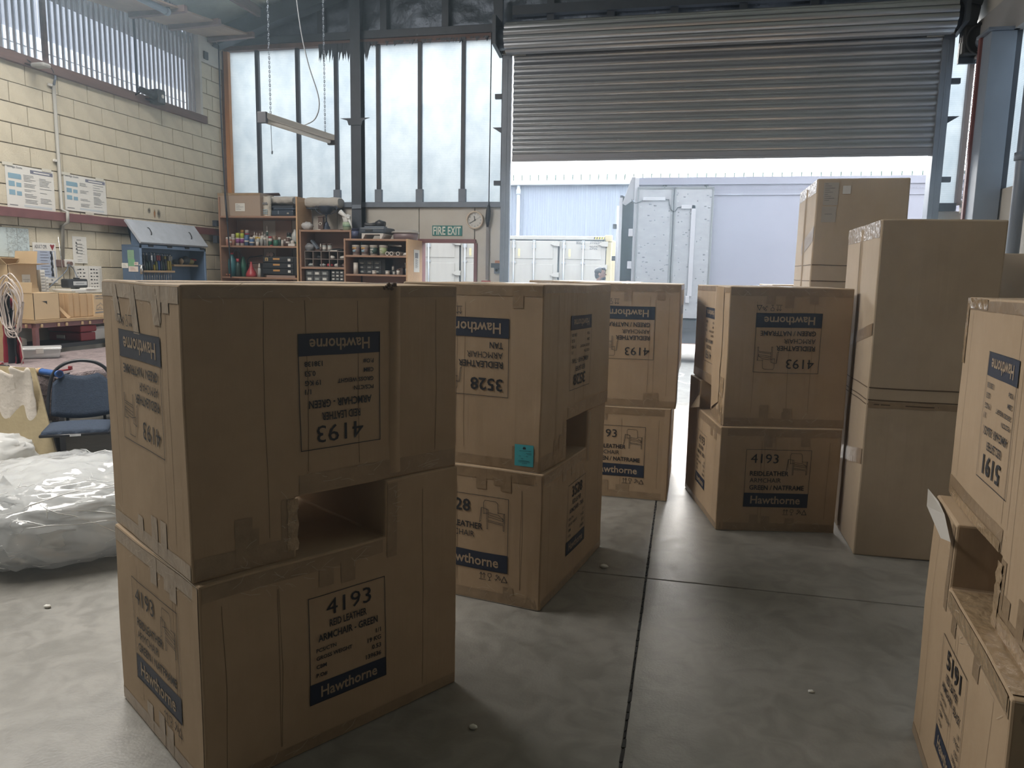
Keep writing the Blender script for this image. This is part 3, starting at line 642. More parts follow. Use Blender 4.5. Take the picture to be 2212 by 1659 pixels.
J = [((0, 0, .93), .15, .11), ((0, 0, 1.12), .15, .11), ((0, 0, 1.35), .17, .11), ((0, .0, 1.47), .09), ((.01, 0, 1.54), .055),
     ((.02, -.19, 1.40), .065), ((.20, -.24, 1.26), .05), ((.46, -.16, 1.43), .038), ((.53, -.14, 1.49), .032),
     ((.0, .19, 1.40), .065), ((-.03, .24, 1.12), .05), ((.06, .24, .88), .038),
     ((0, -.10, .88), .09), ((.03, -.11, .48), .065), ((0, -.12, .08), .045), ((.14, -.12, .035), .035),
     ((0, .10, .88), .09), ((-.03, .11, .48), .065), ((-.05, .12, .08), .045), ((.09, .12, .035), .035)]
E_ = [(0, 1), (1, 2), (2, 3), (3, 4), (2, 5), (5, 6), (6, 7), (7, 8), (2, 9), (9, 10), (10, 11), (0, 12), (12, 13), (13, 14), (14, 15), (0, 16), (16, 17), (17, 18), (18, 19)]
skin('body', J, E_, pe, M_BLK)
# head in profile, looking along +x
mb = MB(); mb.smooth = True; c = (.03, 0, 1.655)
mb.blob((c[0], 0, c[2]+.02), (.098, .076, .105), 18, 14).blob((c[0]+.035, 0, c[2]-.045), (.068, .06, .075), 14, 10)
mb.add([(c[0]+.092, -.012, c[2]+.03), (c[0]+.092, .012, c[2]+.03), (c[0]+.125, 0, c[2]-.018), (c[0]+.09, -.02, c[2]-.028), (c[0]+.09, .02, c[2]-.028)], [(0, 2, 3), (0, 1, 2), (1, 4, 2), (3, 2, 4), (0, 3, 4, 1)])
mb.blob((c[0]+.095, 0, c[2]-.052), (.014, .024, .008), 8, 5).blob((c[0]+.086, 0, c[2]+.045), (.016, .05, .01), 8, 5)
for s in (-1, 1): mb.blob((c[0]-.012, s*.078, c[2]-.01), (.02, .012, .034), 8, 6)
mb.tube([(0, 0, 1.50), (.02, 0, 1.62)], .052, 12)
hd = obj('head', mb, pe, M_SKIN, local=True)
mb = MB(); mb.blob((c[0]-.028, 0, c[2]+.045), (.098, .086, .092), 16, 10, .12, 9).blob((c[0]-.055, 0, c[2]-.02), (.065, .078, .085), 14, 8, .1, 8).blob((c[0]+.045, 0, c[2]+.1), (.06, .06, .035), 12, 7, .2, 12)
obj('hair', mb, hd, M_HAIR, local=True)
mb = MB(); mb.blob((c[0]+.05, 0, c[2]-.082), (.06, .056, .042), 14, 8, .06, 10); obj('beard', mb, hd, M_HAIR, local=True)
mb = MB()
for s in (-1, 1): mb.blob((c[0]+.083, s*.033, c[2]+.02), (.012, .015, .009), 8, 5)
obj('eyes', mb, hd, mat('eye_dark', (.05, .035, .03), .3), local=True)
# hand resting on the truck bed rail, five fingers
hj = [((.53, -.14, 1.49), .028), ((.575, -.14, 1.515), .034, .018), ((.615, -.14, 1.52), .036, .016)]; he = [(0, 1), (1, 2)]
for i, (dy, ln) in enumerate(((-.032, .062), (-.011, .075), (.011, .07), (.031, .055))):
    b = len(hj); hj += [((.63, -.14+dy, 1.518), .0095), ((.63+ln*.5, -.14+dy*1.1, 1.512), .009), ((.63+ln*.85, -.14+dy*1.1, 1.488), .008)]; he += [(2, b), (b, b+1), (b+1, b+2)]
b = len(hj); hj += [((.585, -.175, 1.507), .011), ((.62, -.19, 1.498), .0095)]; he += [(1, b), (b, b+1)]
skin('hand', hj, he, pe, M_SKIN)

# ---------------------------------------------------------------- cartons
def card_mat(name, col, dark):
    mt = bpy.data.materials.new(name); mt.use_nodes = True; N = mt.node_tree.nodes; L = mt.node_tree.links; b = N['Principled BSDF']
    tc = N.new('ShaderNodeTexCoord'); n = N.new('ShaderNodeTexNoise'); n.inputs['Scale'].default_value = 4; n.inputs['Detail'].default_value = 8; n.inputs['Roughness'].default_value = .7
    oi = N.new('ShaderNodeObjectInfo'); mp = N.new('ShaderNodeVectorMath'); mp.operation = 'ADD'; L.new(tc.outputs['Object'], mp.inputs[0]); L.new(oi.outputs['Random'], mp.inputs[1]); L.new(mp.outputs[0], n.inputs['Vector'])
    r = N.new('ShaderNodeValToRGB'); r.color_ramp.elements[0].position = .3; r.color_ramp.elements[1].position = .7; r.color_ramp.elements[0].color = (*dark, 1); r.color_ramp.elements[1].color = (*col, 1)
    L.new(n.outputs[0], r.inputs[0]); L.new(r.outputs[0], b.inputs['Base Color']); b.inputs['Roughness'].default_value = .72; b.inputs['Specular IOR Level'].default_value = .3
    s2 = N.new('ShaderNodeMapping'); s2.inputs['Scale'].default_value = (9, 9, .35); L.new(mp.outputs[0], s2.inputs[0]); n2 = N.new('ShaderNodeTexNoise'); n2.inputs['Scale'].default_value = 2.2; n2.inputs['Detail'].default_value = 5; L.new(s2.outputs[0], n2.inputs['Vector'])
    bp = N.new('ShaderNodeBump'); bp.inputs['Strength'].default_value = .2; bp.inputs['Distance'].default_value = .012; L.new(n2.outputs[0], bp.inputs['Height']); L.new(bp.outputs[0], b.inputs['Normal']); return mt
M_CARD = card_mat('brown_cardboard', (.40, .295, .195), (.345, .25, .16)); M_CARD2 = card_mat('pale_cardboard', (.43, .345, .25), (.38, .30, .215))
M_TAPE = mat('brown_tape', (.30, .215, .135), .3, noise_amt=.25, noise_scale=14, bump=.16, bump_scale=22, spec=.6)
M_CLEAR = mat('clear_tape', (.36, .26, .16), .16, noise_amt=.2, noise_scale=20, bump=.4, bump_scale=35, spec=.9)
M_INK = mat('black_ink', (.012, .013, .018), .6); M_NAVY = mat('navy_ink', (.013, .020, .042), .55); M_LTEXT = mat('pale_print', (.33, .25, .17), .7)
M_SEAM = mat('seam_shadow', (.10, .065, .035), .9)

CW, CL, Ch, CT, Cb = .757, .991, .677, .880, .333
def wob(p, seed, amp):
    q = Vector(p)*2.6 + Vector((seed*3.1, seed*1.7, seed*.9))
    return noise.noise_vector(q)*amp + noise.noise_vector(q*3.3)*amp*.3
def chair_art(pr, fn):
    """line drawing of an armchair in a .14 x .145 box"""
    def ln(pts, t=.0021): pr.line(M_INK, [fn(*p) for p in pts], t, n=.5)
    ln([(.028, .075), (.025, .13), (.032, .143), (.09, .143), (.10, .135), (.104, .085)])
    ln([(.012, .045), (.016, .105), (.042, .10), (.043, .0), (.049, .0), (.05, .098), (.016, .105)])
    ln([(.012, .04), (.004, .03), (.012, .105)]); ln([(.10, .088), (.138, .088), (.138, .002), (.132, .002), (.132, .03)])
    ln([(.05, .073), (.13, .06), (.13, .05), (.05, .062)]); ln([(.05, .045), (.132, .036)]); ln([(.05, .037), (.132, .029)])
    ln([(.025, .075), (.06, .082), (.104, .078), (.13, .062)]); ln([(.138, .088), (.132, .08), (.132, .04)])
def icons(pr, u, v):
    def ln(p, t=.0026): pr.line(M_INK, [(u+a, v+b) for a, b in p], t, n=.5)
    ln([(0, 0), (.035, 0)]); 
    for x in (.009, .026): ln([(x, .006), (x, .034)]); ln([(x-.007, .026), (x, .035), (x+.007, .026)])
    x = .055; ln([(x-.005, 0), (x+.009, 0)]); ln([(x+.002, 0), (x+.002, .014)]); ln([(x+.002, .014), (x-.008, .022), (x-.007, .035), (x+.011, .035), (x+.012, .022), (x+.002, .014)])
    x = .09; ln([(x, .004), (x+.02, .03)]); ln([(x+.002, .03), (x+.008, .036), (x+.028, .016), (x+.024, .01), (x+.002, .03)]); ln([(x-.004, .012), (x+.008, .010)])
    x = .122; ln([(x, .002), (x+.03, .002), (x+.015, .032), (x, .002)], .0034)
def side_label(pr, ref, lines, bold):
    W_, H_ = .405, .373
    pr.frame(M_INK, 0, 0, W_, H_, .0026); pr.rect(M_NAVY, 0, 0, W_, .09, 1)
    pr.text(M_LTEXT, 'Hawthorne', .042, .022, h=.05, wd=.315, bold=True, lift=2)
    pr.text(M_INK, ref, .03, .288, h=.058, wd=.172, bold=bold)
    for (t, wd, b), v in zip(lines, (.205, .160, .112)): pr.text(M_INK, t, .03, v, h=.030, wd=wd, bold=b)
    chair_art(pr, lambda a, b: (.25+a*.98, .212+b*.98)); icons(pr, .252, -.05)
def front_label(pr, ref, colour, po, bold):
    W_, H_ = .30, .373
    pr.frame(M_INK, 0, 0, W_, H_, .0026); pr.rect(M_NAVY, 0, 0, W_, .07, 1)
    pr.text(M_LTEXT, 'Hawthorne', .04, .017, h=.038, wd=.222, bold=True, lift=2)
    pr.text(M_INK, ref, .067, .298, h=.056, wd=.176, bold=bold)
    pr.text(M_INK, 'REID LEATHER', .15, .256, h=.025, wd=.145, bold=True, align='c'); pr.text(M_INK, 'ARMCHAIR - '+colour, .15, .214, h=.025, wd=.235, bold=True, align='c')
    for l, r_, v in (('PCS/CTN', '1/1', .178), ('GROSS WEIGHT', '19 KG', .150), ('CBM', '0.53', .120), ('P.O#', po, .090)):
        pr.text(M_INK, l, .024, v, h=.0135, bold=True); pr.text(M_INK, r_, .28, v-.002, h=.016, bold=True, align='r')

def carton(label, x, y, yaw, s, inverted, z0, ref, colour, po, seed, group='armchair cartons', amp=.0045, bold=False, prints=True, lean=(0, 0), art=True):
    root = thing('armchair_carton', label, 'carton', (x, y, z0), yaw, group)
    lean = Vector((lean[0], lean[1], 0))
    def m3(l, wd, z, off=(0, 0, 0)):     # carton axes (l, w, z) -> root-local, with the soft bulge of the board
        p = Vector((l, wd*s, z)); return p + wob((l, wd, z), seed, amp) + Vector(off) + lean*z
    def cz(l, z): return (CL-l, CT-z) if inverted else (l, z)
    nl1, nl2, nz1, nz2, nw = 9, 4, 8, 3, 9
    ls = [(CL-Cb)*i/nl1 for i in range(nl1)] + [CL-Cb+Cb*i/nl2 for i in range(nl2+1)]
    zs = [Ch*i/nz1 for i in range(nz1)] + [Ch+(CT-Ch)*i/nz2 for i in range(nz2+1)]
    ws = [CW*i/nw for i in range(nw+1)]
    NL, NZ, NW = len(ls)-1, len(zs)-1, nw
    def solid(i, j, k): return 0 <= i < NL and 0 <= j < NW and 0 <= k < NZ and (i >= nl1 or k < nz1)
    idx = {}; V = []; F = []
    def vid(i, j, k):
        if (i, j, k) not in idx:
            l, z = cz(ls[i], zs[k]); idx[(i, j, k)] = len(V); V.append(m3(l, ws[j], z))
        return idx[(i, j, k)]
    for i in range(NL):
        for j in range(NW):
            for k in range(NZ):
                if not solid(i, j, k): continue
                for (di, dj, dk), q in (((1, 0, 0), [(1, 0, 0), (1, 1, 0), (1, 1, 1), (1, 0, 1)]), ((-1, 0, 0), [(0, 0, 0), (0, 1, 0), (0, 1, 1), (0, 0, 1)]), ((0, 1, 0), [(0, 1, 0), (1, 1, 0), (1, 1, 1), (0, 1, 1)]),
                                        ((0, -1, 0), [(0, 0, 0), (1, 0, 0), (1, 0, 1), (0, 0, 1)]), ((0, 0, 1), [(0, 0, 1), (1, 0, 1), (1, 1, 1), (0, 1, 1)]), ((0, 0, -1), [(0, 0, 0), (1, 0, 0), (1, 1, 0), (0, 1, 0)])):
                    if not solid(i+di, j+dj, k+dk): F.append([vid(i+a, j+b, k+c) for a, b, c in q])
    mb = MB(); mb.smooth = False; mb.add(V, F); obj('carton_body', mb, root, M_CARD, bevel=.007, local=True)
    # faces: the narrow end (l = 0) and the long side (w = 0); d lifts off the board
    def end(wd, z, d): return m3(0, wd, z, (-d, 0, 0))
    def side(l, z, d): return m3(l, 0, z, (0, -d*s, 0))
    def top(l, wd, d): return m3(l, wd, CT, (0, 0, d))
    bands = MB()
    ztop = CT if inverted else Ch
    def strip(fn, a0, a1, b0, b1, m_, d=.0012):
        na = max(2, int(abs(a1-a0)/.06)); nb = max(1, int(abs(b1-b0)/.06))
        mb = MB(); mb.use(m_).sheet(lambda a, b: fn(a0+(a1-a0)*a, b0+(b1-b0)*b, d+.0006*random.random()), na, nb); return mb
    rr = random.Random(seed*13+5); tapes = []
    edge_h = .055
    e = .008
    tapes += [strip(end, e, CW-e, e, edge_h, M_TAPE), strip(end, e, CW-e, ztop-edge_h, ztop-e, M_TAPE)]
    if inverted:
        tapes += [strip(side, e, Cb-.012, e, edge_h+.02, M_TAPE), strip(side, Cb+.012, CL-e, CT-Ch+e, CT-Ch+edge_h+.015, M_TAPE), strip(side, e, CL-e, CT-.04, CT-e, M_TAPE)]
        tapes += [strip(side, Cb-.05, Cb-.008, e, CT-Ch-.0, M_TAPE)]
    else:
        tapes += [strip(side, e, CL-Cb-.01, Ch-edge_h, Ch-e, M_TAPE), strip(side, e, CL-e, e, .045, M_TAPE), strip(side, CL-Cb+.008, CL-Cb+.05, Ch-.08, CT-.012, M_TAPE)]
    tapes += [strip(end, e, .045, e, ztop-e, M_CARD, .0014)] if not inverted else []
    for _ in range(3):      # short tabs over the edges
        wd = .055; a = rr.uniform(.08, CW-.16); h = rr.uniform(.08, .13)
        tapes.append(strip(end, a, a+wd, ztop-h, ztop-e, M_TAPE, .0016)); a = rr.uniform(.08, CW-.16); tapes.append(strip(end, a, a+wd, e, rr.uniform(.09, .15), M_TAPE, .0016))
    for _ in range(2):
        a = rr.uniform(.06, Cb-.1) if inverted else rr.uniform(.1, CL-Cb-.12); zt = CT if inverted else Ch
        tapes.append(strip(side, a, a+.055, (e if inverted else zt-rr.uniform(.08, .125)), (rr.uniform(.1, .17) if inverted else zt-e), M_TAPE, .0016))
    for t in tapes: obj('tape', t, root, None, local=True, normals=False)
    if inverted:   # shiny clear tape over the closing seam on top
        obj('clear_tape', strip(top, e, CL-e, CW*.5-.035, CW*.5+.035, M_CLEAR), root, None, local=True, normals=False)
    # creases pressed into the board
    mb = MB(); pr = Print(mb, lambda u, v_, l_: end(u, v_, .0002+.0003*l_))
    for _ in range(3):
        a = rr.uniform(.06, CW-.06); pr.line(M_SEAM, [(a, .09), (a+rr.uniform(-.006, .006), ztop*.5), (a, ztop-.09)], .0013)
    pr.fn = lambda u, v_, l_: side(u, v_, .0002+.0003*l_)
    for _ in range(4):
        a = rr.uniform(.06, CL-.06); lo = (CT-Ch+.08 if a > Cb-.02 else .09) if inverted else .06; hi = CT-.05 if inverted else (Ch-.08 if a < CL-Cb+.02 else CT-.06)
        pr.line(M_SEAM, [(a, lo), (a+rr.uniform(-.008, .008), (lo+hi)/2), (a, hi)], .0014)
    mb2 = MB(); p2 = Print(mb2, lambda u, v_, l_: end(u, v_, .002+.0003*l_))      # glints on the crinkled tape, painted as pale lines
    M_GLINT = mat('tape_wrinkle', (.50, .43, .34), .35)
    def glint(u, v_, L_):
        a_ = rr.uniform(-1.2, 1.2); b_ = a_+rr.uniform(-.7, .7); p2.line(M_GLINT, [(u, v_), (u+L_*math.cos(a_), v_+L_*math.sin(a_)*.7), (u+L_*(math.cos(a_)+math.cos(b_)), v_+L_*.7*(math.sin(a_)+math.sin(b_)))], rr.uniform(.0006, .0014), n=.5)
    for _ in range(30): glint(rr.uniform(.02, CW-.09), rr.choice((rr.uniform(.012, .075), ztop-rr.uniform(.012, .075))), rr.uniform(.008, .035))
    for zz in (.004, ztop-.004): p2.line(M_GLINT, [(.01, zz), (CW*.4, zz+.001), (CW-.01, zz)], .0022)
    p2.fn = lambda u, v_, l_: side(u, v_, .002+.0003*l_)
    for _ in range(34):
        if inverted: u = rr.uniform(.02, CL-.09); v_ = (rr.uniform(.012, .075) if u < Cb-.06 else CT-Ch+rr.uniform(.012, .07)) if rr.random() < .7 else CT-rr.uniform(.012, .04)
        else: u = rr.uniform(.02, CL-Cb-.08); v_ = Ch-rr.uniform(.012, .075) if rr.random() < .7 else rr.uniform(.01, .04)
        glint(u, v_, rr.uniform(.008, .035))
    for _ in range(14): glint((Cb-rr.uniform(.012, .05)) if inverted else CL-Cb+rr.uniform(.01, .05), rr.uniform(.03, .18) if inverted else rr.uniform(Ch, CT-.03), rr.uniform(.006, .02))
    obj('tape_glints', mb2, root, None, local=True, normals=False)['kind'] = 'stuff'
    obj('crease_line', mb, root, None, local=True, normals=False)['kind'] = 'stuff'
    # printed labels, the right way up on the lower carton and upside down on the upper one
    if prints:
        lines = (('REIDLEATHER', .24, True), ('ARMCHAIR', .195, False), (colour[0], .345 if len(colour[0]) > 6 else .07, True))
        U0, WL, HL = .178, .405, .373
        mb = MB()
        def fE(u, v_, l_):
            if inverted: u, v_ = WL-u, HL-v_
            z = (CT-.16-HL+v_) if inverted else .163+v_
            wd = (U0-.01+u) if s < 0 else (U0-.005+WL-u)
            return end(wd, z, .0008+.0011*l_)
        side_label(Print(mb, fE), ref, lines, bold); obj('printed_label', mb, root, None, local=True, normals=False)
        mb = MB()
        def fS(u, v_, l_):
            if inverted: u, v_ = .30-u, HL-v_
            z = (CT-.155-HL+v_) if inverted else .160+v_
            l = .353+u if s > 0 else .653-u
            return side(l, z, .0008+.0011*l_)
        front_label(Print(mb, fS), ref, colour[1], po, bold); obj('printed_label', mb, root, None, local=True, normals=False)
    return root, end, side

G = ('GREEN / NATFRAME', 'GREEN'); T_ = ('TAN', 'TAN'); B_ = ('BLACK', 'BLACK')
ga = 'stacked armchair cartons'
c1l = carton('big brown carton 4193 on the floor, lower of the stack nearest the plastic bundle', -1.345, 1.846, .999, 1, False, 0, '4193', G, '139636', 1, ga)
c1u = carton('big brown carton 4193 upside down, upper of the stack nearest the plastic bundle', -1.375, 1.858, .972, 1, True, Ch, '4193', G, '138138', 2, ga, lean=(0, 0))
c2l = carton('brown carton 3528 TAN standing upright on the floor under the one with the blue sticker', -.604, 3.381, 1.386, 1, False, 0, '3528', T_, '139636', 3, ga, bold=True)
c2u = carton('upside-down brown carton 3528 TAN with a turquoise sticker', -.623, 3.393, 1.357, 1, True, Ch, '3528', T_, '138138', 4, ga, bold=True)
c3l = carton('brown carton 4193 on the floor in the stack close behind the 3528 stack', -.056, 5.398, 1.557, 1, False, 0, '4193', G, '139636', 5, ga)
c3u = carton('upside-down brown carton 4193 topmost in the stack close behind the 3528 stack', -.027, 5.411, 1.554, 1, True, Ch, '4193', G, '138138', 6, ga)
c4l = carton('brown carton 4193 on the floor beside the tall plain carton, lower of two', .264, 4.857, 1.767, -1, False, 0, '4193', G, '139636', 7, ga)
c4u = carton('upside-down brown carton 4193 beside the tall plain carton, crumpled at one corner', .272, 4.890, 1.755, -1, True, Ch, '4193', G, '138138', 8, ga)
c5l = carton('sunlit brown carton 5191 BLACK, lower one of its stack, shiny taped ledge', .763, 1.794, 1.458, -1, False, 0, '5191', B_, '139636', 9, ga, bold=True)
c5u = carton('upside-down brown carton 5191 BLACK resting on the other 5191', .820, 1.838, 1.463, -1, True, Ch, '5191', B_, '130138', 10, ga, bold=True)
c6l = carton('carton on the floor farther back, hidden behind the other stacks', -.66, 6.60, 1.31, 1, False, 0, '4193', G, '139636', 11, ga)
c6u = carton('upper carton of the hidden stack before the doorway, only its top edge showing', -.66, 6.60, 1.31, 1, True, Ch, '4193', G, '138138', 12, ga)
c7l = carton('carton on the floor in the hidden stack behind the crumpled 4193 stack', .80, 7.60, 1.6, -1, False, 0, '4193', G, '139636', 13, ga)
c7u = carton('carton whose pale top just peeps over the crumpled 4193 stack', .80, 7.60, 1.6, -1, True, Ch, '4193', G, '138138', 14, ga)

# loose flaps, torn ends and the sticker
def on_root(o, name, mb, m_=None, label=None, **k): return obj(name, mb, o, m_, local=True, label=label, **k)
# turquoise sticker on the upper 3528 carton
root, end, side = c2u
mb = MB(); M_TQ = mat('turquoise_paper', (.05, .36, .42), .6)
pr = Print(mb, lambda u, v_, l_: end(.13-u, .028+v_, .002+.0007*l_))
pr.rect(M_TQ, 0, 0, .098, .104, 1); pr.rect(M_INK, .042, .082, .058, .090, 2); pr.rect(M_INK, .044, .091, .056, .093, 2)
for v_, a, b in ((.074, .024, .085), (.064, .06, .088), (.058, .066, .088), (.048, .022, .032), (.048, .06, .07), (.036, .034, .046), (.026, .02, .075), (.02, .022, .08), (.014, .04, .066)): pr.line(M_INK, [(a, v_), (b, v_+.001)], .0014)
on_root(root, 'sticker', mb, label='turquoise paper sticker', normals=False)
# upper S1: torn dark tuft on the top edge and a folded-back ridge down the long side
root, end, side = c1u
mb = MB()
def ridge(l0, wd, h, z0, z1, root, fn):
    n = 14
    def f(a, b):
        z = z0+(z1-z0)*b; t = a*2-1
        return fn(l0+wd*t+.008*noise.noise((z*4, 3, 1)), z, .001+h*(1-abs(t)**1.5)*(.35+.65*min(1, (z-z0)/(z1-z0)+.1)))
    m2 = MB(); m2.smooth = True; m2.sheet(f, 6, n); return m2
on_root(root, 'buckled_ridge', ridge(.715, .022, .016, CT-Ch+.02, CT-.004, root, side), M_CARD, normals=False)
rr = random.Random(3); mb = MB()
for _ in range(16):
    l = rr.uniform(.67, .725); q = side(l, CT-rr.uniform(-.004, .012), rr.uniform(-.008, .008)); mb.blob(q, (rr.uniform(.005, .011), .008, rr.uniform(.004, .008)), 7, 5, .5, 40, rr.random()*9)
on_root(root, 'torn_edge', mb, mat('torn_board', (.13, .09, .06), .95))
for a, b, h in ((.61, .57, .12), (.42, .39, .15), (.22, .19, .11)):      # three hanging strips of tape on the narrow end
    mb = MB(); mb.use(M_TAPE).sheet(lambda q, r: end(a+(b-a)*r+.055*(q-.5), CT-.015-h*r, .0026+.001*noise.noise((q*3, r*4, a*9))), 4, 6); on_root(root, 'tape', mb, normals=False)
# opening under the upper carton: inner board edge, loose flap tape
mb = MB(); mb.use(M_CLEAR).sheet(lambda q, r: side(Cb-.03+.036*q+.008*noise.noise((q, r*5, 2)), .03+.17*r, .003+.004*noise.noise((q*4, r*6, 7))), 3, 8); on_root(root, 'clear_tape', mb, normals=False)
# upper S4: big folded flap at the near end of the lit side
root, end, side = c4u
mb = MB(); mb.smooth = True
mb.use(M_CARD).sheet(lambda a, b: side(.34-.20*a, CT-.004-.83*b*(1-.1*a)-.0*a, .004+.028*math.sin(pi*min(1, a*1.05))*(.3+.7*(1-b)**.5)+.004*noise.noise((a*4, b*9, 1))), 8, 14)
on_root(root, 'buckled_flap', mb, normals=False)
mb = MB(); mb.use(M_CLEAR)
mb.sheet(lambda a, b: side(.03+.10*a, .30*b, .002+.01*noise.noise((a*6, b*7, 3))), 4, 8); on_root(root, 'clear_tape', mb, normals=False)
root, end, side = c4l
mb = MB(); mb.use(M_CARD2).sheet(lambda a, b: side(CL-Cb-.05+.07*a, Ch+.02+.09*b-.02*a, .01+.05*a*(1-b)), 3, 3); on_root(root, 'torn_flap', mb, normals=False)
# shiny tape over the ledge of the near 5191 cartons and a peeled flap
root, end, side = c5l
def ledge(l, wd, d): return Vector((l, -wd, Ch+d)) + wob((l, wd, Ch), 9, .0045)
mb = MB(); mb.use(M_CLEAR).sheet(lambda a, b: ledge(.02+.62*a, .004+.16*b, .003+.004*noise.noise((a*20, b*5, 0))), 20, 4); on_root(root, 'clear_tape', mb, normals=False)
mb = MB(); mb.use(M_CLEAR).sheet(lambda a, b: side(.02+.62*a, Ch-.045+.043*b, .003+.003*noise.noise((a*20, b*5, 4))), 20, 2); on_root(root, 'clear_tape', mb, normals=False)
mb = MB(); M_FLAP = mat('peeled_flap', (.33, .31, .28), .6)
mb.add([tuple(side(*q)) for q in ((CL+.05, CT+.006, .02), (CL-.10, CT+.004, .012), (CL-.22, CT-.006, .014), (CL-.37, CT-.045, .02), (CL-.31, CT-.055, .035), (CL-.10, CT-.016, .045))], [(0, 1, 2, 5), (2, 3, 4, 5)])
on_root(root, 'peeled_flap', mb, M_FLAP, label='pale peeled strip of board', normals=False)
root, end, side = c5u
mb = MB(); mb.smooth = True; mb.use(M_CLEAR).sheet(lambda a, b: side(.02+.30*a, .012+.045*b, .003+.004*noise.noise((a*9, b*5, 8))), 10, 2)
mb.sheet(lambda a, b: side(Cb-.03+.042*a, .01+.18*b, .004+.006*noise.noise((a*3, b*8, 5))), 3, 10)
mb.sheet(lambda a, b: side(Cb+.02+.6*a, CT-Ch+.004+.03*b, .003+.003*noise.noise((a*18, b*5, 6))), 18, 2); on_root(root, 'clear_tape', mb, normals=False)
mb = MB(); mb.use(M_CLEAR).sheet(lambda a, b: side(CL-.26+.25*a, CT-.035+.033*b, .003+.004*noise.noise((a*9, b*5, 8))), 10, 2).sheet(lambda a, b: side(CL-.035+.03*a, CT-.22+.2*b, .0022+.0015*noise.noise((a*9, b*9, 2))), 2, 8); on_root(root, 'clear_tape', mb, normals=False)

# plain tall cartons
def plain_carton(label, x, y, yaw, wd, dp, h, seed, z0=0, seams=(), bands=(), group=None, m_=None):
    """front (width wd) faces -y, depth dp behind it; origin at the near left bottom corner"""
    root = thing('tall_carton', label, 'carton', (x, y, z0), yaw, group); V = []; F = []
    nx, ny, nz = 8, 8, 14
    mb = MB()
    def q(a, b, c): p = Vector((a*wd, b*dp, c*h)); return p + wob(p, seed, .005)
    mb.sheet(lambda a, c: q(a, 0, c), nx, nz).sheet(lambda a, c: q(a, 1, c), nx, nz).sheet(lambda b, c: q(0, b, c), ny, nz).sheet(lambda b, c: q(1, b, c), ny, nz).sheet(lambda a, b: q(a, b, 1), nx, ny).sheet(lambda a, b: q(a, b, 0), nx, ny)
    obj('carton_body', mb, root, m_ or M_CARD2, bevel=.01, local=True)
    def front(u, v_, d): p = Vector((u, 0, v_)); return p + wob(p, seed, .005) + Vector((0, -d, 0))
    def left(u, v_, d): p = Vector((0, u, v_)); return p + wob(p, seed, .005) + Vector((-d, 0, 0))
    mb = MB(); mb.use(M_CLEAR).sheet(lambda a, b: left(.01+(dp-.02)*a, h-.10+.095*b, .0016), 12, 2); obj('clear_tape', mb, root, local=True, normals=False)
    mb = MB(); mb.use(M_CARD2).sheet(lambda a, b: left(dp*.5-.012+.024*a, .03+(h-.06)*b, .001+.008*(1-abs(2*a-1))), 2, 20); obj('flap_seam', mb, root, local=True, normals=False)
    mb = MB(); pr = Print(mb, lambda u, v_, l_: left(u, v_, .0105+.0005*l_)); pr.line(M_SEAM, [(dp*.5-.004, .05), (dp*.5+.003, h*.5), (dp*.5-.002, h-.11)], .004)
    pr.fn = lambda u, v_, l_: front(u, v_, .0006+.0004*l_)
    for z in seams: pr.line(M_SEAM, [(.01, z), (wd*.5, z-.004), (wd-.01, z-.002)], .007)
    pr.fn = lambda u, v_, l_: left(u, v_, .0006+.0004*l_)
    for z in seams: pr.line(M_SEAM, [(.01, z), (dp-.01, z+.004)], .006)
    obj('fold_line', mb, root, local=True, normals=False)
    for z, hh in bands:
        mb = MB(); mb.use(M_TAPE).sheet(lambda a, b: left(.004+dp*.62*a, z+hh*b+.10*(1-a), .0018), 10, 2); obj('tape', mb, root, local=True, normals=False)
    return root, front, left
pc, fr, lf = plain_carton('tall plain brown carton standing on the floor beside the crumpled 4193 cartons', 1.046, 4.632, -.01, .63, .93, 1.945, 21, seams=(.905, .93, 1.0), bands=((1.20, .07), (.45, .09)))
mb = MB(); mb.use(M_TAPE).sheet(lambda a, b: fr(.01+.61*a, .885+.035*b, .0014), 10, 1); obj('tape', mb, pc, local=True, normals=False)
pf, ff, l2 = plain_carton('tallest plain carton with faint paper labels, behind the others by the doorway', .925, 6.2, -.01, .645, .95, 2.36, 22, seams=(.62, 1.60, 1.72), bands=((1.80, .11),))
mb = MB(); M_SLIP = mat('dull_paper_slip', (.34, .31, .27), .7); M_SLIPW = mat('white_slip', (.55, .53, .50), .7)
pr = Print(mb, lambda u, v_, l_: ff(u, v_, .0012+.0008*l_))
pr.rect(M_SLIP, .05, 2.165, .155, 2.33, 1); pr.rect(M_SLIP, .045, 2.04, .15, 2.155, 1); pr.rect(M_SLIPW, .185, 2.245, .24, 2.305, 1)
for i in range(9): pr.line(M_INK, [(.06, 2.32-i*.015), (.06+.02+.06*((i*7) % 5)/5, 2.32-i*.015)], .002)
pr.line(M_INK, [(.07, 2.10), (.12, 2.10)], .002); obj('paper_label', mb, pf, local=True, normals=False)
plain_carton('plain carton with tape-wrapped lit edge standing between the shutter and the post', 2.40, 7.5, -.05, .62, .5, 1.87, 23, bands=((1.66, .10),))

# turquoise plastic tote corner showing beside the nearest 5191 carton
tq = at_z(2209, 1625, .35)
tote = thing('storage_tote', 'teal plastic tote peeping in beside the sunlit 5191 carton', 'tote', (.97, 1.42, 0))
mb = MB().prism([(.97, 1.32), (1.4, 1.32), (1.4, 1.62), (.97, 1.62)], 'z', 0, .30); obj('tub', mb, tote, mat('teal_plastic', (.01, .17, .19), .4), bevel=.02)
obj('lid', MB().box(.955, 1.415, 1.305, 1.635, .30, .33), tote, mat('teal_plastic'  , (.01, .17, .19), .4), bevel=.01)

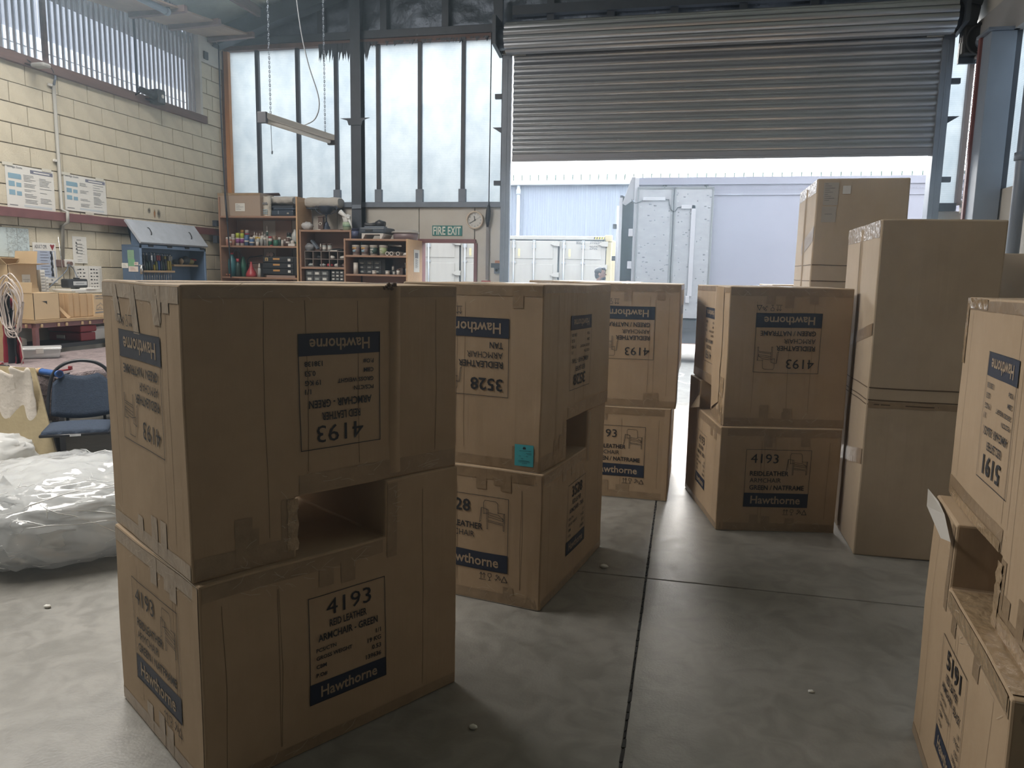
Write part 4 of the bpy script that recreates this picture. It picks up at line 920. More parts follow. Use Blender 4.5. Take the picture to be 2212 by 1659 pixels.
# bits of packing foam dropped on the floor
M_FOAM = mat('foam_crumb', (.7, .7, .66), .9)
for i, (px, py, sz, lb) in enumerate(((1305, 1226, .022, 'white foam chip on the floor by the 3528 stack'), (1022, 1574, .016, 'small white foam crumb on the dark floor in front of the nearest stack'), (103, 1313, .018, 'white crumb on the pale floor below the plastic bundle'), (1752, 1496, .012, 'tiny pale scrap lying on the open floor'))):
    p = at_z(px, py, 0); tag(obj('foam_crumb', MB().blob((p.x, p.y, sz*.45), (sz, sz*.7, sz*.5), 7, 5, .35, 30, i), None, M_FOAM), lb, 'debris', 'foam crumbs on the floor')

# ---------------------------------------------------------------- the left side of the workshop
M_CHIP = mat('chipboard', (.42, .29, .16), .7, noise_amt=.2, noise_scale=25); M_KRAFT = mat('kraft_box', (.50, .34, .19), .75, noise_amt=.1, noise_scale=5); M_KRAFT2 = mat('tan_box', (.55, .41, .25), .75, noise_amt=.08, noise_scale=5)
M_PAPER = mat('white_paper', (.66, .66, .63), .8); M_PRINT = mat('grey_print', (.20, .21, .23), .8); M_BLUEP = mat('blue_print', (.22, .36, .46), .8); M_HEADP = mat('slate_print', (.17, .18, .24), .8)
M_WHITE = mat('white_plastic', (.62, .61, .58), .5); M_BLACKP = mat('black_plastic', (.022, .023, .026), .45); M_WOOD = mat('pale_wood', (.50, .35, .20), .6, noise_amt=.2, noise_scale=8, stretch=(1, 1, 6))
M_RED = mat('red_paint', (.24, .02, .025), .4); M_REDC = mat('red_cloth', (.28, .02, .04), .9); M_CHROME = mat('bright_steel', (.55, .55, .55), .25, metal=.9)

def film(name, clear, white, col=(.92, .94, .95)):
    mt = bpy.data.materials.new(name); mt.use_nodes = True; N = mt.node_tree.nodes; L = mt.node_tree.links; N.clear()
    o = N.new('ShaderNodeOutputMaterial'); tl = N.new('ShaderNodeBsdfTranslucent'); df = N.new('ShaderNodeBsdfDiffuse'); tp_ = N.new('ShaderNodeBsdfTransparent'); gl = N.new('ShaderNodeBsdfGlossy'); a_ = N.new('ShaderNodeMixShader'); b_ = N.new('ShaderNodeMixShader'); c_ = N.new('ShaderNodeMixShader')
    tl.inputs[0].default_value = (*col, 1); df.inputs[0].default_value = (*col, 1); gl.inputs['Roughness'].default_value = .09; a_.inputs[0].default_value = .55; L.new(tl.outputs[0], a_.inputs[1]); L.new(df.outputs[0], a_.inputs[2])
    b_.inputs[0].default_value = clear; L.new(a_.outputs[0], b_.inputs[1]); L.new(tp_.outputs[0], b_.inputs[2]); lw = N.new('ShaderNodeLayerWeight'); lw.inputs[0].default_value = .38; mr = N.new('ShaderNodeMapRange'); mr.inputs['To Min'].default_value = .04; mr.inputs['To Max'].default_value = white; L.new(lw.outputs['Fresnel'], mr.inputs[0])
    L.new(mr.outputs[0], c_.inputs[0]); L.new(b_.outputs[0], c_.inputs[1]); L.new(gl.outputs[0], c_.inputs[2]); L.new(c_.outputs[0], o.inputs[0]); return mt
# steel-framed bench along the wall
BZ = 1.09; BX = -5.95; BY0, BY1 = 5.93, 9.0
bn = thing('workbench', 'long chipboard-topped bench on a maroon steel frame against the block wall', 'bench', (-6.2, 7.4, 0))
obj('bench_top', MB().box(-6.47, BX, BY0, BY1, BZ-.03, BZ), bn, M_CHIP, bevel=.003)
obj('frame_rail', MB().box(BX-.05, BX-.01, BY0+.02, BY1, BZ-.075, BZ-.032).box(-6.46, BX-.05, BY0+.01, BY0+.05, BZ-.075, BZ-.032), bn, M_MAROON)
for y in (BY0+.01, 7.4, BY1-.05):
    for x in (BX-.05, -6.46): obj('leg', MB().box(x, x+.04, y, y+.04, 0, BZ-.075), bn, M_MAROON)
for i, (x, y) in enumerate([(BX-.004, BY0+.08+.15*k+.05*(k % 2)) for k in range(7)] + [(BX-.1-.1*k, BY0+.002) for k in range(3)]): obj('peg', MB().cbox((x, y, BZ-.055), (.016, .022, .032)), bn, M_WOOD, bevel=.003)
obj('under_shelf', MB().box(-6.46, BX-.06, BY0+.06, BY1, .80, .84), bn, M_BLACKP)

def box_thing(name, label, x0, x1, y0, y1, z0, z1, m_, group=None, flaps=(), cat='box'):
    t = thing(name, label, cat, ((x0+x1)/2, (y0+y1)/2, z0), 0, group); e = .004
    mb = MB().box(x0, x1, y0, y1, z0, z0+e).box(x0, x0+e, y0, y1, z0, z1).box(x1-e, x1, y0, y1, z0, z1).box(x0, x1, y0, y0+e, z0, z1).box(x0, x1, y1-e, y1, z0, z1)
    if not flaps: mb.box(x0, x1, y0, y1, z1-e, z1)
    obj('body', mb, t, m_)
    for f in flaps: obj('flap', f, t, m_)
    return t
def quadslab(a, b, c, d, th=.004):
    a, b, c, d = map(Vector, (a, b, c, d)); n = (b-a).cross(d-a).normalized()*th
    return MB().add([a, b, c, d, a+n, b+n, c+n, d+n], [(0, 1, 2, 3), (4, 5, 6, 7), (0, 1, 5, 4), (1, 2, 6, 5), (2, 3, 7, 6), (3, 0, 4, 7)])
# open carton with a paper label
ax = -6.20; ay0 = at_x(22, 650, ax).y; ay1 = at_x(84, 650, ax).y; az = at_x(50, 571, ax).z
A = box_thing('open_carton', 'open tan carton with white paper label at the back of the bench', -6.46, ax, ay0, ay1, BZ, az, M_KRAFT2, None,
    (quadslab((ax, ay0, az), (ax, ay1, az), (ax+.10, ay1+.06, az+.012), (ax+.10, ay0+.02, az+.012)), quadslab((ax, ay1, az), (-6.46, ay1, az), (-6.46, ay1+.02, az+.13), (ax, ay1+.02, az+.13)),
     quadslab((-6.46, ay0, az), (ax-.01, ay0, az), (ax-.02, ay0-.10, az+.09), (-6.46, ay0-.10, az+.09)), quadslab((-6.46, ay0, az), (-6.46, ay1, az), (-6.40, ay1, az+.06), (-6.40, ay0, az+.06))))
mb = MB(); ly = at_x(47, 600, ax).y; lz = at_x(47, 601, ax).z; pr = Print(mb, lambda u, v_, l_: Vector((ax+.001+.001*l_, ly+u, lz+v_)))
pr.rect(M_PAPER, 0, -.075, .095, .035, 1)
for t, v_, wd in (('WONDER', -.02, .078), ('SPUN', -.038, .045), ('12 x 500ml', -.058, .06)): pr.text(M_PRINT, t, .048, v_, h=.012, wd=wd, align='c')
obj('paper_label', mb, A, normals=False)
# plain carton in front of it, one flap up
by0 = at_x(75, 690, BX-.02).y; by1 = at_x(130, 686, BX-.02).y; bx0 = at_y(32, 688, by0).x; bz = at_x(100, 633, BX-.02).z
box_thing('small_carton', 'small tan carton with one raised flap and a torn hole on the bench corner', bx0, BX-.02, by0, by1, BZ, bz, M_KRAFT2, None, (quadslab((bx0, by0, bz), (BX-.03, by0, bz), (BX-.03, by0+.01, bz+.10), (bx0, by0+.01, bz+.10)),
     quadslab((bx0, by0, bz), (bx0, by1, bz), (bx0-.02, by1, bz+.10), (bx0-.02, by0, bz+.10)), quadslab((BX-.02, by0+.004, bz-.002), (BX-.02, by1, bz-.002), (bx0+.01, by1, bz-.006), (bx0+.01, by0+.004, bz-.006)), quadslab((BX-.02, by1, bz), (bx0, by1, bz), (bx0, by1-.1, bz-.003), (BX-.02, by1-.1, bz-.003))))
hole = at_x(96, 653, BX-.02); tag_hole = obj('torn_hole', MB().prism([(hole.y-.03, hole.z+.01), (hole.y+.03, hole.z+.012), (hole.y+.028, hole.z-.02), (hole.y+.012, hole.z-.003)], 'x', BX-.021, BX-.0185), bpy.data.objects['small_carton'], M_DARK)
# two white cartons of paper standing behind
for i, (p0, p1, top, lb) in enumerate(((89, 99, 583, 'white printed slim box standing behind the small carton, taller of two'), (100, 106, 598, 'white printed slim box standing behind the small carton, shorter of two'))):
    X_ = -6.22; a = at_x(p0, 620, X_); b = at_x(p1, 620, X_); t = thing('slim_box', lb, 'box', (X_-.08, (a.y+b.y)/2, BZ), 0, 'slim white boxes on the bench')
    zt = at_x(p0, top, X_).z; obj('body', MB().box(X_-.14, X_, a.y, b.y, BZ, zt), t, M_PAPER, bevel=.002)
    mb = MB(); pr = Print(mb, lambda u, v_, l_: Vector((X_+.0006+.0003*l_, u, v_)))
    for k in range(8): pr.line(M_PRINT, [(a.y+.006, zt-.03-k*.03), (b.y-.01, zt-.03-k*.03)], .006)
    obj('print', mb, t, normals=False)
# row of brown file boxes
fx = BX-.03; ed = [137, 147.5, 158.5, 172, 188.5, 202]; labs = ['half hidden first file box, beside the small carton', 'second brown file box from the small carton', 'third brown file box from the small carton', 'fourth brown file box from the small carton', 'fifth brown file box, next to the printed one']
for i in range(5):
    a = at_x(ed[i], 660, fx-(.02 if i else .06)); b = at_x(ed[i+1], 660, fx-(.02 if i else .06)); zt = at_x(ed[i], 634, fx).z+random.uniform(-.006, .004)
    t = thing('file_box', labs[i]+' on the bench', 'box', (fx-.15, (a.y+b.y)/2, BZ), 0, 'brown file boxes on the bench'); obj('body', MB().box(fx-.32, fx-(.02 if i else .06), a.y+.002, b.y-.002, BZ, zt), t, M_KRAFT, bevel=.004); obj('spine_flap', MB().box(fx-.021 if i else fx-.061, fx-.016 if i else fx-.056, a.y+.008, b.y-.008, BZ+.01, zt-.02), t, M_KRAFT)
ft = fx-.0; a = at_x(203, 660, ft); t = thing('file_box', 'printed tan file box at the end of the row on the bench', 'box', (ft-.15, a.y+.1, BZ), 0, 'brown file boxes on the bench'); zt = at_x(205, 636, ft).z
obj('body', MB().box(ft-.32, ft, a.y, a.y+.20, BZ, zt), t, M_KRAFT2, bevel=.004)
mb = MB(); pr = Print(mb, lambda u, v_, l_: Vector((ft+.0006+.0004*l_, a.y+u, BZ+v_)))
pr.text(M_PRINT, 'ARMCHAIR', .02, .205, h=.016, wd=.11, bold=True); pr.text(M_PRINT, 'CARE PRODUCT', .02, .178, h=.016, wd=.12, bold=True)
pr.line(M_PRINT, [(.03, .07), (.04, .11), (.07, .12), (.09, .14), (.11, .12), (.13, .11), (.135, .07), (.03, .07)], .004); pr.line(M_PRINT, [(.05, .07), (.08, .10), (.11, .07)], .004); pr.line(M_PRINT, [(.02, .04), (.14, .044)], .012); obj('print', mb, t, normals=False)
p = at_x(140, 676, fx); t = thing('card_offcut', 'folded tan card offcut leaning against the file boxes', 'cardboard', (fx+.01, p.y, BZ)); obj('sheet', quadslab((fx-.04, p.y-.06, BZ+.12), (fx-.04, p.y-.03, BZ+.13), (fx+.02, p.y+.05, BZ+.01), (fx+.02, p.y+.01, BZ+.0)), t, M_KRAFT)
# papers and the radio on top of the file boxes
p = at_x(165, 630, fx-.1); tag(obj('paper_pad', MB().box(fx-.26, fx-.03, p.y-.14, p.y+.20, 1.352, 1.372).box(fx-.22, fx-.02, p.y+.05, p.y+.24, 1.372, 1.384), None, M_PAPER, bevel=.004), 'loose pads of white paper lying across the file boxes', 'paper')
rx = fx-.10; a = at_x(147, 620, rx); b = at_x(191, 620, rx); zb, zt = 1.385, at_x(160, 602.5, rx).z
rd = thing('radio', 'black portable radio with silver tuning strip on the file boxes', 'radio', (rx-.04, (a.y+b.y)/2, zb))
obj('case', MB().box(rx-.09, rx, a.y, b.y, zb, zt), rd, M_BLACKP, bevel=.014)
obj('tuning_strip', MB().box(rx, rx+.004, a.y+.07, b.y-.02, zt-.065, zt-.025), rd, mat('silver_plastic', (.45, .47, .48), .4), bevel=.002)
mb = MB(); pr = Print(mb, lambda u, v_, l_: Vector((rx+.0045+.0003*l_, u, v_))); pr.line(M_PRINT, [(a.y+.10, zt-.045), (b.y-.06, zt-.045)], .006); obj('dial_scale', mb, rd, normals=False)
obj('speaker_cloth', MB().box(rx, rx+.003, a.y+.07, b.y-.015, zb+.02, zt-.075), rd, mat('grille_cloth', (.03, .032, .036), .9)); obj('aerial', MB().tube([(rx-.06, a.y+.02, zt-.01), (rx-.08, a.y-.0, zt+.42)], .004, 6), rd, M_CHROME); obj('handle', MB().box(rx-.06, rx-.03, (a.y+b.y)/2, (a.y+b.y)/2+.06, zt, zt+.012), rd, M_BLACKP, bevel=.003)

# red toolbox and bins under the bench
a = at_x(175, 735, BX-.08); tb = thing('toolbox', 'red steel toolbox on the shelf under the bench', 'toolbox', (-6.2, a.y+.14, .84))
tz = at_x(190, 702, BX-.08).z; y1_ = at_x(208, 735, BX-.08).y
obj('body', MB().box(-6.42, BX-.08, a.y, y1_, .84, tz-.075), tb, M_RED, bevel=.012); obj('lid', MB().box(-6.43, BX-.07, a.y-.01, y1_+.01, tz-.07, tz), tb, M_RED, bevel=.015); obj('handle', MB().box(-6.3, -6.2, a.y-.03, a.y-.012, tz-.14, tz-.10), tb, M_CHROME, bevel=.004)
for i, (y0_, y1b, h, m_, lb) in enumerate(((6.72, 7.02, .12, M_WHITE, 'white lidded bin on the shelf under the bench'), (6.1, 6.6, .0, M_BLACKP, ''))):
    if not lb: continue
    t = thing('storage_bin', lb, 'bin', (-6.1, y0_, .84)); obj('tub', MB().box(-6.4, BX-.09, y0_, y1b, .84, .84+h), t, m_, bevel=.01); obj('lid', MB().box(-6.41, BX-.08, y0_-.01, y1b+.01, .84+h, .84+h+.02), t, mat('grey_lid', (.40, .40, .40), .5), bevel=.006)

# post, red jacket and coil of cable at the end of the bench
post = thing('timber_post', 'raw timber post at the end of the bench holding the jacket', 'post', (-6.0, 5.40, 0)); pp = at_y(2, 720, 5.40)
obj('shaft', MB().box(pp.x-.05, pp.x+.03, 5.40, 5.46, 0, 1.42), post, M_WOOD, bevel=.004); obj('hook', MB().tube([(pp.x+.03, 5.43, 1.36), (pp.x+.10, 5.42, 1.34), (pp.x+.12, 5.42, 1.39)], .007, 6), post, M_STEEL)
jk = thing('jacket', 'red and black work jacket hanging on the post beside the bench', 'jacket', (pp.x+.1, 5.36, .72))
def cloth(x0, x1, zt, zb, y, fold, seed, flare=0):
    def f(a, b):
        s = .03*math.sin(a*fold+seed)*(.3+.7*b)+.012*noise.noise((a*4, b*6, seed)); k = (a-.5)*flare*b
        return (x0+(x1-x0)*a+k+.01*noise.noise((b*5, seed, 0)), y+s, zt+(zb-zt)*b+.015*math.sin(a*5+seed))
    m2 = MB(); m2.smooth = True; m2.sheet(f, 16, 18); return m2
j0 = at_y(2, 640, 5.36); j1 = at_y(28, 750, 5.36)
def thick(o, t=.006): md = o.modifiers.new('thickness', 'SOLIDIFY'); md.thickness = t; md.offset = 0; return o
thick(obj('body', cloth(j0.x+.0, j0.x+.10, 1.33, .72, 5.36, 14, 1, .07), jk, M_REDC, normals=False)); thick(obj('sleeve', cloth(j0.x+.08, j0.x+.15, 1.25, .76, 5.33, 9, 2, .05), jk, M_BLK, normals=False)); thick(obj('collar', cloth(j0.x-.0, j0.x+.15, 1.36, 1.18, 5.32, 7, 3, -.05), jk, M_BLK, normals=False)); thick(obj('side_panel', cloth(j0.x+.15, j0.x+.19, .98, .70, 5.35, 7, 5, .05), jk, M_REDC, normals=False))
cb = thing('cable_coil', 'coiled pale extension cable hanging in front of the red jacket', 'cable', (pp.x+.2, 5.28, .85)); M_CABLE = mat('pale_cable', (.52, .46, .43), .5)
rr = random.Random(11); mb = MB(); c0 = at_y(20, 665, 5.26)
for i in range(9):
    cx = c0.x+rr.uniform(-.05, .05); czz = c0.z+rr.uniform(-.05, .05); rw = rr.uniform(.05, .11); rh = rr.uniform(.17, .25); tl = rr.uniform(-.35, .15); n = 26
    mb.tube([(cx+rw*math.cos(2*pi*k/n)+tl*rh*math.sin(2*pi*k/n)*.5, 5.27+.012*i*.5+.01*math.sin(k), czz+rh*math.sin(2*pi*k/n)) for k in range(n+1)], .0055, 6, False)
mb.tube([(c0.x+.02, 5.28, c0.z-.2), (c0.x+.07, 5.28, c0.z-.3), (c0.x+.085, 5.28, c0.z-.42), (c0.x+.05, 5.28, c0.z-.5)], .0055, 6); obj('cable', mb, cb, M_CABLE)

# table under a mauve blanket
TZ = .77
tbx0, tbx1, tby0, tby1 = -5.90, -4.66, 4.80, 6.95
tb2 = thing('work_table', 'big work table covered with a mauve felt blanket', 'table', (-5.3, 5.8, 0))
obj('table_top', MB().box(tbx0+.03, tbx1-.03, tby0+.03, tby1-.03, TZ-.045, TZ-.012), tb2, M_CHIP)
for x in (tbx0+.1, tbx1-.16):
    for y in (tby0+.1, tby1-.16): obj('leg', MB().box(x, x+.06, y, y+.06, 0, TZ-.045), tb2, M_BLACKP)
M_FELT = mat('mauve_felt', (.33, .27, .275), .95, noise_amt=.5, noise_scale=20, bump=1, bump_scale=55)
def felt(a, b):
    x = tbx0-.02+(tbx1-tbx0+.04)*a; y = tby0-.02+(tby1-tby0+.04)*b; return (x, y, TZ+.006*noise.noise((x*6, y*6, 0))-.004)
mb = MB(); mb.smooth = True; mb.sheet(felt, 40, 60)
def skirt_front(a, b): x = tbx0-.02+(tbx1-tbx0+.04)*a; return (x, tby0-.02-.02*math.sin(x*14)*b-.01*b, TZ-.004-.34*b)
def skirt_right(a, b): y = tby0-.02+(tby1-tby0+.04)*a; return (tbx1+.02+.02*math.sin(y*12)*b, y, TZ-.004-.30*b)
mb.sheet(skirt_front, 40, 6).sheet(skirt_right, 40, 6); bl = thick(obj('blanket', mb, None, M_FELT, normals=False), .006); tag(bl, 'mauve felt blanket spread over the work table, hanging down in front', 'blanket')

# clear sandwich-style container on the blanket
p = at_z(88, 771, TZ+.005); pc_ = thing('plastic_container', 'clear lidded plastic container with small parts on the mauve blanket', 'container', (p.x, p.y, TZ+.006), .75)
mb = MB(); 
def taper(mb, w0, d0, w1, d1, z0_, z1_): return mb.add([(-w0, -d0, z0_), (w0, -d0, z0_), (w0, d0, z0_), (-w0, d0, z0_), (-w1, -d1, z1_), (w1, -d1, z1_), (w1, d1, z1_), (-w1, d1, z1_)], [(0, 1, 2, 3), (4, 5, 6, 7), (0, 1, 5, 4), (1, 2, 6, 5), (2, 3, 7, 6), (3, 0, 4, 7)])
obj('tub', taper(mb, .15, .10, .165, .115, 0, .075), pc_, film('frosted_clear_plastic', .5, .5), bevel=.012, local=True); mb = MB(); taper(mb, .172, .122, .165, .115, .077, .092); obj('lid', mb, pc_, film('clear_lid', .3, .5), bevel=.006, local=True)
obj('clip', MB().box(-.03, .03, -.134, -.12, .04, .09), pc_, M_WHITE, bevel=.004, local=True)
# blue-handled tube tool, clamp
a = at_z(76, 801, TZ+.03); b = at_z(129, 808, TZ+.03); d = (b-a)
tl = thing('blue_handled_tool', 'blue plastic handle with wooden ring and white tip lying on the blanket edge', 'tool', (b.x, b.y, TZ+.005))
obj('handle', MB().tube([a+d*.28, a+d*.34, a+d*.9, a+d], [.027, .024, .024, .030], 14), tl, mat('blue_plastic', (.03, .11, .36), .35)); obj('bore', MB().tube([a+d*.99, a+d*1.004], .02, 12), tl, mat('blue_dark', (.01, .03, .12), .5)); obj('ring', MB().tube([a+d*.14, a+d*.285], .028, 12), tl, M_WOOD); obj('tip', MB().tube([a-d*.02, a+d*.15], [.018, .024], 12), tl, M_WHITE)
a = at_z(108, 804, TZ+.02); b = at_z(152, 798, TZ+.02); d = b-a
cl = thing('bar_clamp', 'thin red bar clamp lying behind the blue handle', 'clamp', (a.x, a.y, TZ)); obj('bar', MB().tube([a, b], .008, 6), cl, M_RED); obj('jaw', MB().cbox(tuple(b+Vector((0, 0, .012))), (.03, .02, .03)), cl, M_RED, bevel=.004); a2 = at_z(128, 812, TZ+.008); b2 = at_z(150, 806, TZ+.008); tag(obj('steel_rod', MB().tube([a2, b2], .006, 6), None, M_BLACKP), 'short dark rod lying under the red bar clamp', 'rod')
q = at_z(3, 790, TZ+.02); t = thing('pincers', 'red-handled pincers on a white plate at the blanket corner', 'tool', (q.x, q.y, TZ)); obj('jaws', MB().tube([q, q+Vector((.09, -.02, 0))], .012, 6), t, M_BLACKP); obj('grip', MB().tube([q+Vector((-.12, .03, .012)), q+Vector((0, .01, .012))], .013, 6), t, M_RED)
tag(obj('white_plate', MB().lathe([(.09, 0), (.12, .008), (.115, .012)], (q.x+.06, q.y-.08, TZ+.004), 16), None, M_WHITE), 'flat white plate on the blanket under the cloths', 'plate')

# chairs at the table
def chair_back(name, label, c, wd, h, m_, rz, zt):
    t = thing(name, label, 'chair', (c[0], c[1], 0), rz)
    def f(a, b): u = (a-.5)*wd; return (u, .04*(1-(2*a-1)**2), zt-h+h*b*(1-.12*abs(2*a-1)**4))
    m2 = MB(); m2.smooth = True; m2.sheet(f, 10, 8); thick(obj('backrest', m2, t, m_, local=True, normals=False), .045)
    obj('seat', MB().box(-wd/2, wd/2, .05, .48, .42, .47), t, m_, bevel=.02, local=True)
    for x in (-wd/2+.03, wd/2-.03):
        for y in (.08, .44): obj('leg', MB().tube([(x, y, 0), (x, y, .42)], .014, 8), t, M_BLACKP, local=True)
    obj('back_post', MB().tube([(0, .06, .44), (0, .06, zt-h*.6)], .02, 8), t, M_BLACKP, local=True); return t
p = at_z(14, 762, .9); chair_back('dining_chair', 'beige padded chair back behind the mauve table', (-6.2, at_x(14, 762, -6.2).y), .44, .20, mat('beige_fabric', (.40, .36, .30), .9), -1.5, .92)
p = at_z(222, 742, .9); chair_back('dining_chair', 'grey upholstered chair back at the far end of the mauve table', (-5.68, 7.10), .40, .22, mat('grey_fabric', (.25, .25, .25), .9), 3.0, .93)

# folding chair, blue upholstery
fc = thing('folding_chair', 'black tubular folding chair with blue upholstered seat and back', 'chair', (-4.36, 4.70, 0), .62)
M_BLUEF = mat('blue_upholstery', (.036, .056, .095), .85, noise_amt=.3, noise_scale=60, bump=.3, bump_scale=120); M_TUBE = mat('black_tube', (.018, .02, .026), .3)
# local: chair faces -y, x across
arch = [(-.235, -.12, .02), (-.225, .02, .46), (-.215, .10, .66), (-.185, .142, .80), (-.11, .160, .872), (0, .165, .895), (.11, .160, .872), (.185, .142, .80), (.215, .10, .66), (.225, .02, .46), (.235, -.12, .02)]
def smooth_path(P, n=5):
    out = []
    for i in range(len(P)-1):
        p0, p1, p2, p3 = [Vector(P[max(0, min(len(P)-1, j))]) for j in (i-1, i, i+1, i+2)]
        for k in range(n):
            t_ = k/n; out.append(.5*((2*p1)+(-p0+p2)*t_+(2*p0-5*p1+4*p2-p3)*t_*t_+(-p0+3*p1-3*p2+p3)*t_**3))
    out.append(Vector(P[-1])); return out
mb = MB(); mb.tube(smooth_path(arch), .0125, 8); obj('tube_frame', mb, fc, M_TUBE, local=True)
for x in (-.205, .205): obj('leg', MB().tube([(x, .30, .0), (x, .05, .40), (x, -.10, .43)], .011, 8), fc, M_TUBE, local=True)
obj('cross_bar', MB().tube([(-.205, .24, .10), (.205, .24, .10)], .009, 6).tube([(-.232, -.09, .12), (.232, -.09, .12)], .009, 6), fc, M_TUBE, local=True)
def back(a, b):
    u = 2*a-1; zt = .845-.03*(1-u*u)*1.4 - .16*max(0, abs(u)-.55)**1.3*2; z = .50-.03*(1-u*u)+(zt-.50)*b; hw = .200*(1-.05*b*b*abs(u)); y = .03+ (z-.46)*.36 + .035*(1-u*u)
    return (u*hw, y, z)
m2 = MB(); m2.smooth = True; m2.sheet(back, 14, 8); thick(obj('backrest', m2, fc, M_BLUEF, local=True, normals=False), .03)
m2 = MB(); m2.smooth = True; m2.sheet(lambda a, b: (-.205+.41*a, -.36+.40*b, .452+.022*(1-(2*a-1)**4)*(1-(2*b-1)**4)), 12, 12); m2.sheet(lambda a, b: (-.205+.41*a, -.36+.40*b, .425), 4, 4)
m2.sheet(lambda a, b: (-.205+.41*a, -.36, .425+.027*b), 12, 1).sheet(lambda a, b: (-.205, -.36+.4*a, .425+.027*b), 12, 1).sheet(lambda a, b: (.205, -.36+.4*a, .425+.027*b), 12, 1)
obj('seat', m2, fc, M_BLUEF, local=True); obj('seat_rim', MB().tube([(-.21, .03, .43), (-.212, -.36, .425), (.212, -.36, .425), (.21, .03, .43)], .011, 8), fc, M_TUBE, local=True); obj('front_plate', MB().box(-.03, .04, -.378, -.365, .418, .434), fc, M_CHROME, local=True)
# second dark stacking chair behind it
fc2 = thing('folding_chair', 'second dark chair half hidden behind the blue folding chair', 'chair', (-4.16, 5.60, 0), .3)
obj('seat', MB().box(-.2, .2, -.2, .2, .44, .49), fc2, M_BLACKP, bevel=.02, local=True); mb = MB(); mb.tube([(-.2, -.18, 0), (-.2, -.18, .44), (-.2, .18, .46), (-.2, .22, .62)], .012, 8).tube([(.2, -.18, 0), (.2, -.18, .44), (.2, .18, .46), (.2, .22, .62)], .012, 8); obj('tube_frame', mb, fc2, M_TUBE, local=True); obj('backrest', MB().box(-.2, .2, .2, .24, .55, .70), fc2, M_BLACKP, bevel=.015, local=True)

# leaning ply board with white cloths
lb0 = [at_y(72, 796, 4.68), at_y(126, 985, 4.50)]
tl_, tr_ = Vector((lb0[0].x-.75, 4.70, lb0[0].z+.0)), Vector((lb0[0].x, 4.70, lb0[0].z))
br_ = lb0[1]; k = (br_.z-.0)/(tr_.z-br_.z); br_ = br_+(br_-tr_)*k; br_.z = 0; bl_ = Vector((br_.x-1.15, br_.y, 0))
board = thing('ply_board', 'stained trapezoid plywood board leaning against the table, cloths over its top', 'board', tuple(br_))
obj('sheet', quadslab(bl_, br_, tr_, tl_, .018), board, mat('stained_ply', (.40, .33, .20), .65, noise_amt=.25, noise_scale=4, bump=.15, bump_scale=30), bevel=.003)
M_CLOTH = mat('off_white_cloth', (.66, .61, .55), .95, bump=.4, bump_scale=25)
def rag(px0, px1, ptop, pbot, seed, fold):
    a = at_y(px0, ptop, 4.60); b = at_y(px1, ptop, 4.60); zb_ = at_y((px0+px1)/2, pbot, 4.55).z; zt_ = a.z
    def f(u, v_):
        x = a.x+(b.x-a.x)*u + .06*(u-.5)*v_ ; low = zb_+.04*math.sin(u*5+seed)+.03*noise.noise((u*6, seed, 0)); z = zt_+(low-zt_)*v_
        yb_ = 4.665 - (zt_-z)*.22*(4.7-br_.y)/.9 - .045
        return (x+.015*noise.noise((v_*4, u*3, seed)), yb_-.020-.014*math.sin(u*fold+2*v_+seed)-.03*(1-v_)**4, z+.015*math.sin(u*9+seed)*(1-v_))
    m2 = MB(); m2.smooth = True; m2.sheet(f, 24, 22); return m2
for i, (q, lb) in enumerate((((26, 74, 795, 920), 'off-white rag hung over the leaning board near its slanted edge'), ((-30, 36, 800, 985), 'longer off-white cloth hung over the leaning board, cut by the picture edge'))):
    tag(thick(obj('rag', rag(*q, i*2.3, 8 if i == 0 else 7), None, M_CLOTH, normals=False), .004), lb, 'cloth', 'white cloths on the leaning board')

# big bundle of clear plastic wrap
M_FILM = film('clear_film', .66, .55); M_FILM2 = film('inner_film', .22, .12)
def bundle(c, r, seed, amp, n=90, mth=60):
    V = []; F = []
    for j in range(mth+1):
        t = pi*j/mth
        for i in range(n):
            p_ = 2*pi*i/n; d = Vector((math.sin(t)*math.cos(p_), math.sin(t)*math.sin(p_), math.cos(t)))
            e_ = Vector((abs(d.x)**.75*(1 if d.x > 0 else -1), abs(d.y)**.75*(1 if d.y > 0 else -1), abs(d.z)**.7*(1 if d.z > 0 else -1)))
            q = d*2.3+Vector((seed, 0, 0)); k_ = 1+amp*(1-2*abs(noise.noise(q)))*.9+amp*.7*(1-2*abs(noise.noise(q*2.7)))+amp*.40*(1-2*abs(noise.noise(q*5)))
            z = max(c[2]+e_.z*r[2]*k_, .006+.006*abs(noise.noise(q*5))); V.append((c[0]+e_.x*r[0]*k_, c[1]+e_.y*r[1]*k_, z))
    for j in range(mth):
        for i in range(n): F.append((j*n+i, (j+1)*n+i, (j+1)*n+(i+1) % n, j*n+(i+1) % n))
    m2 = MB(); m2.smooth = True; m2.add(V, F); return m2
BGC = at_z(92, 1160, .12); BGC = Vector((BGC.x-.12, BGC.y+.30, .30))
bg_ = thing('plastic_bundle', 'big crumpled bundle of clear plastic wrapping on the floor beside the nearest stack', 'plastic wrap', (BGC.x, BGC.y, 0), -.75)
loc = (0, 0, .21)
obj('outer_film', bundle(loc, (.60, .50, .22), 1.0, .10), bg_, M_FILM, local=True, normals=False)
obj('inner_film', bundle(loc, (.54, .44, .19), 5.0, .12, 80, 50), bg_, M_FILM2, local=True, normals=False)
obj('inner_film', bundle(loc, (.42, .34, .145), 9.0, .18, 60, 40), bg_, M_FILM2, local=True, normals=False)
of_ = [c for c in bg_.children if c.name.startswith('outer_film')][0].data; rr = random.Random(21); mb = MB(); M_CRS = mat('film_crease', (.85, .87, .88), .15, spec=.9)
nv = 90
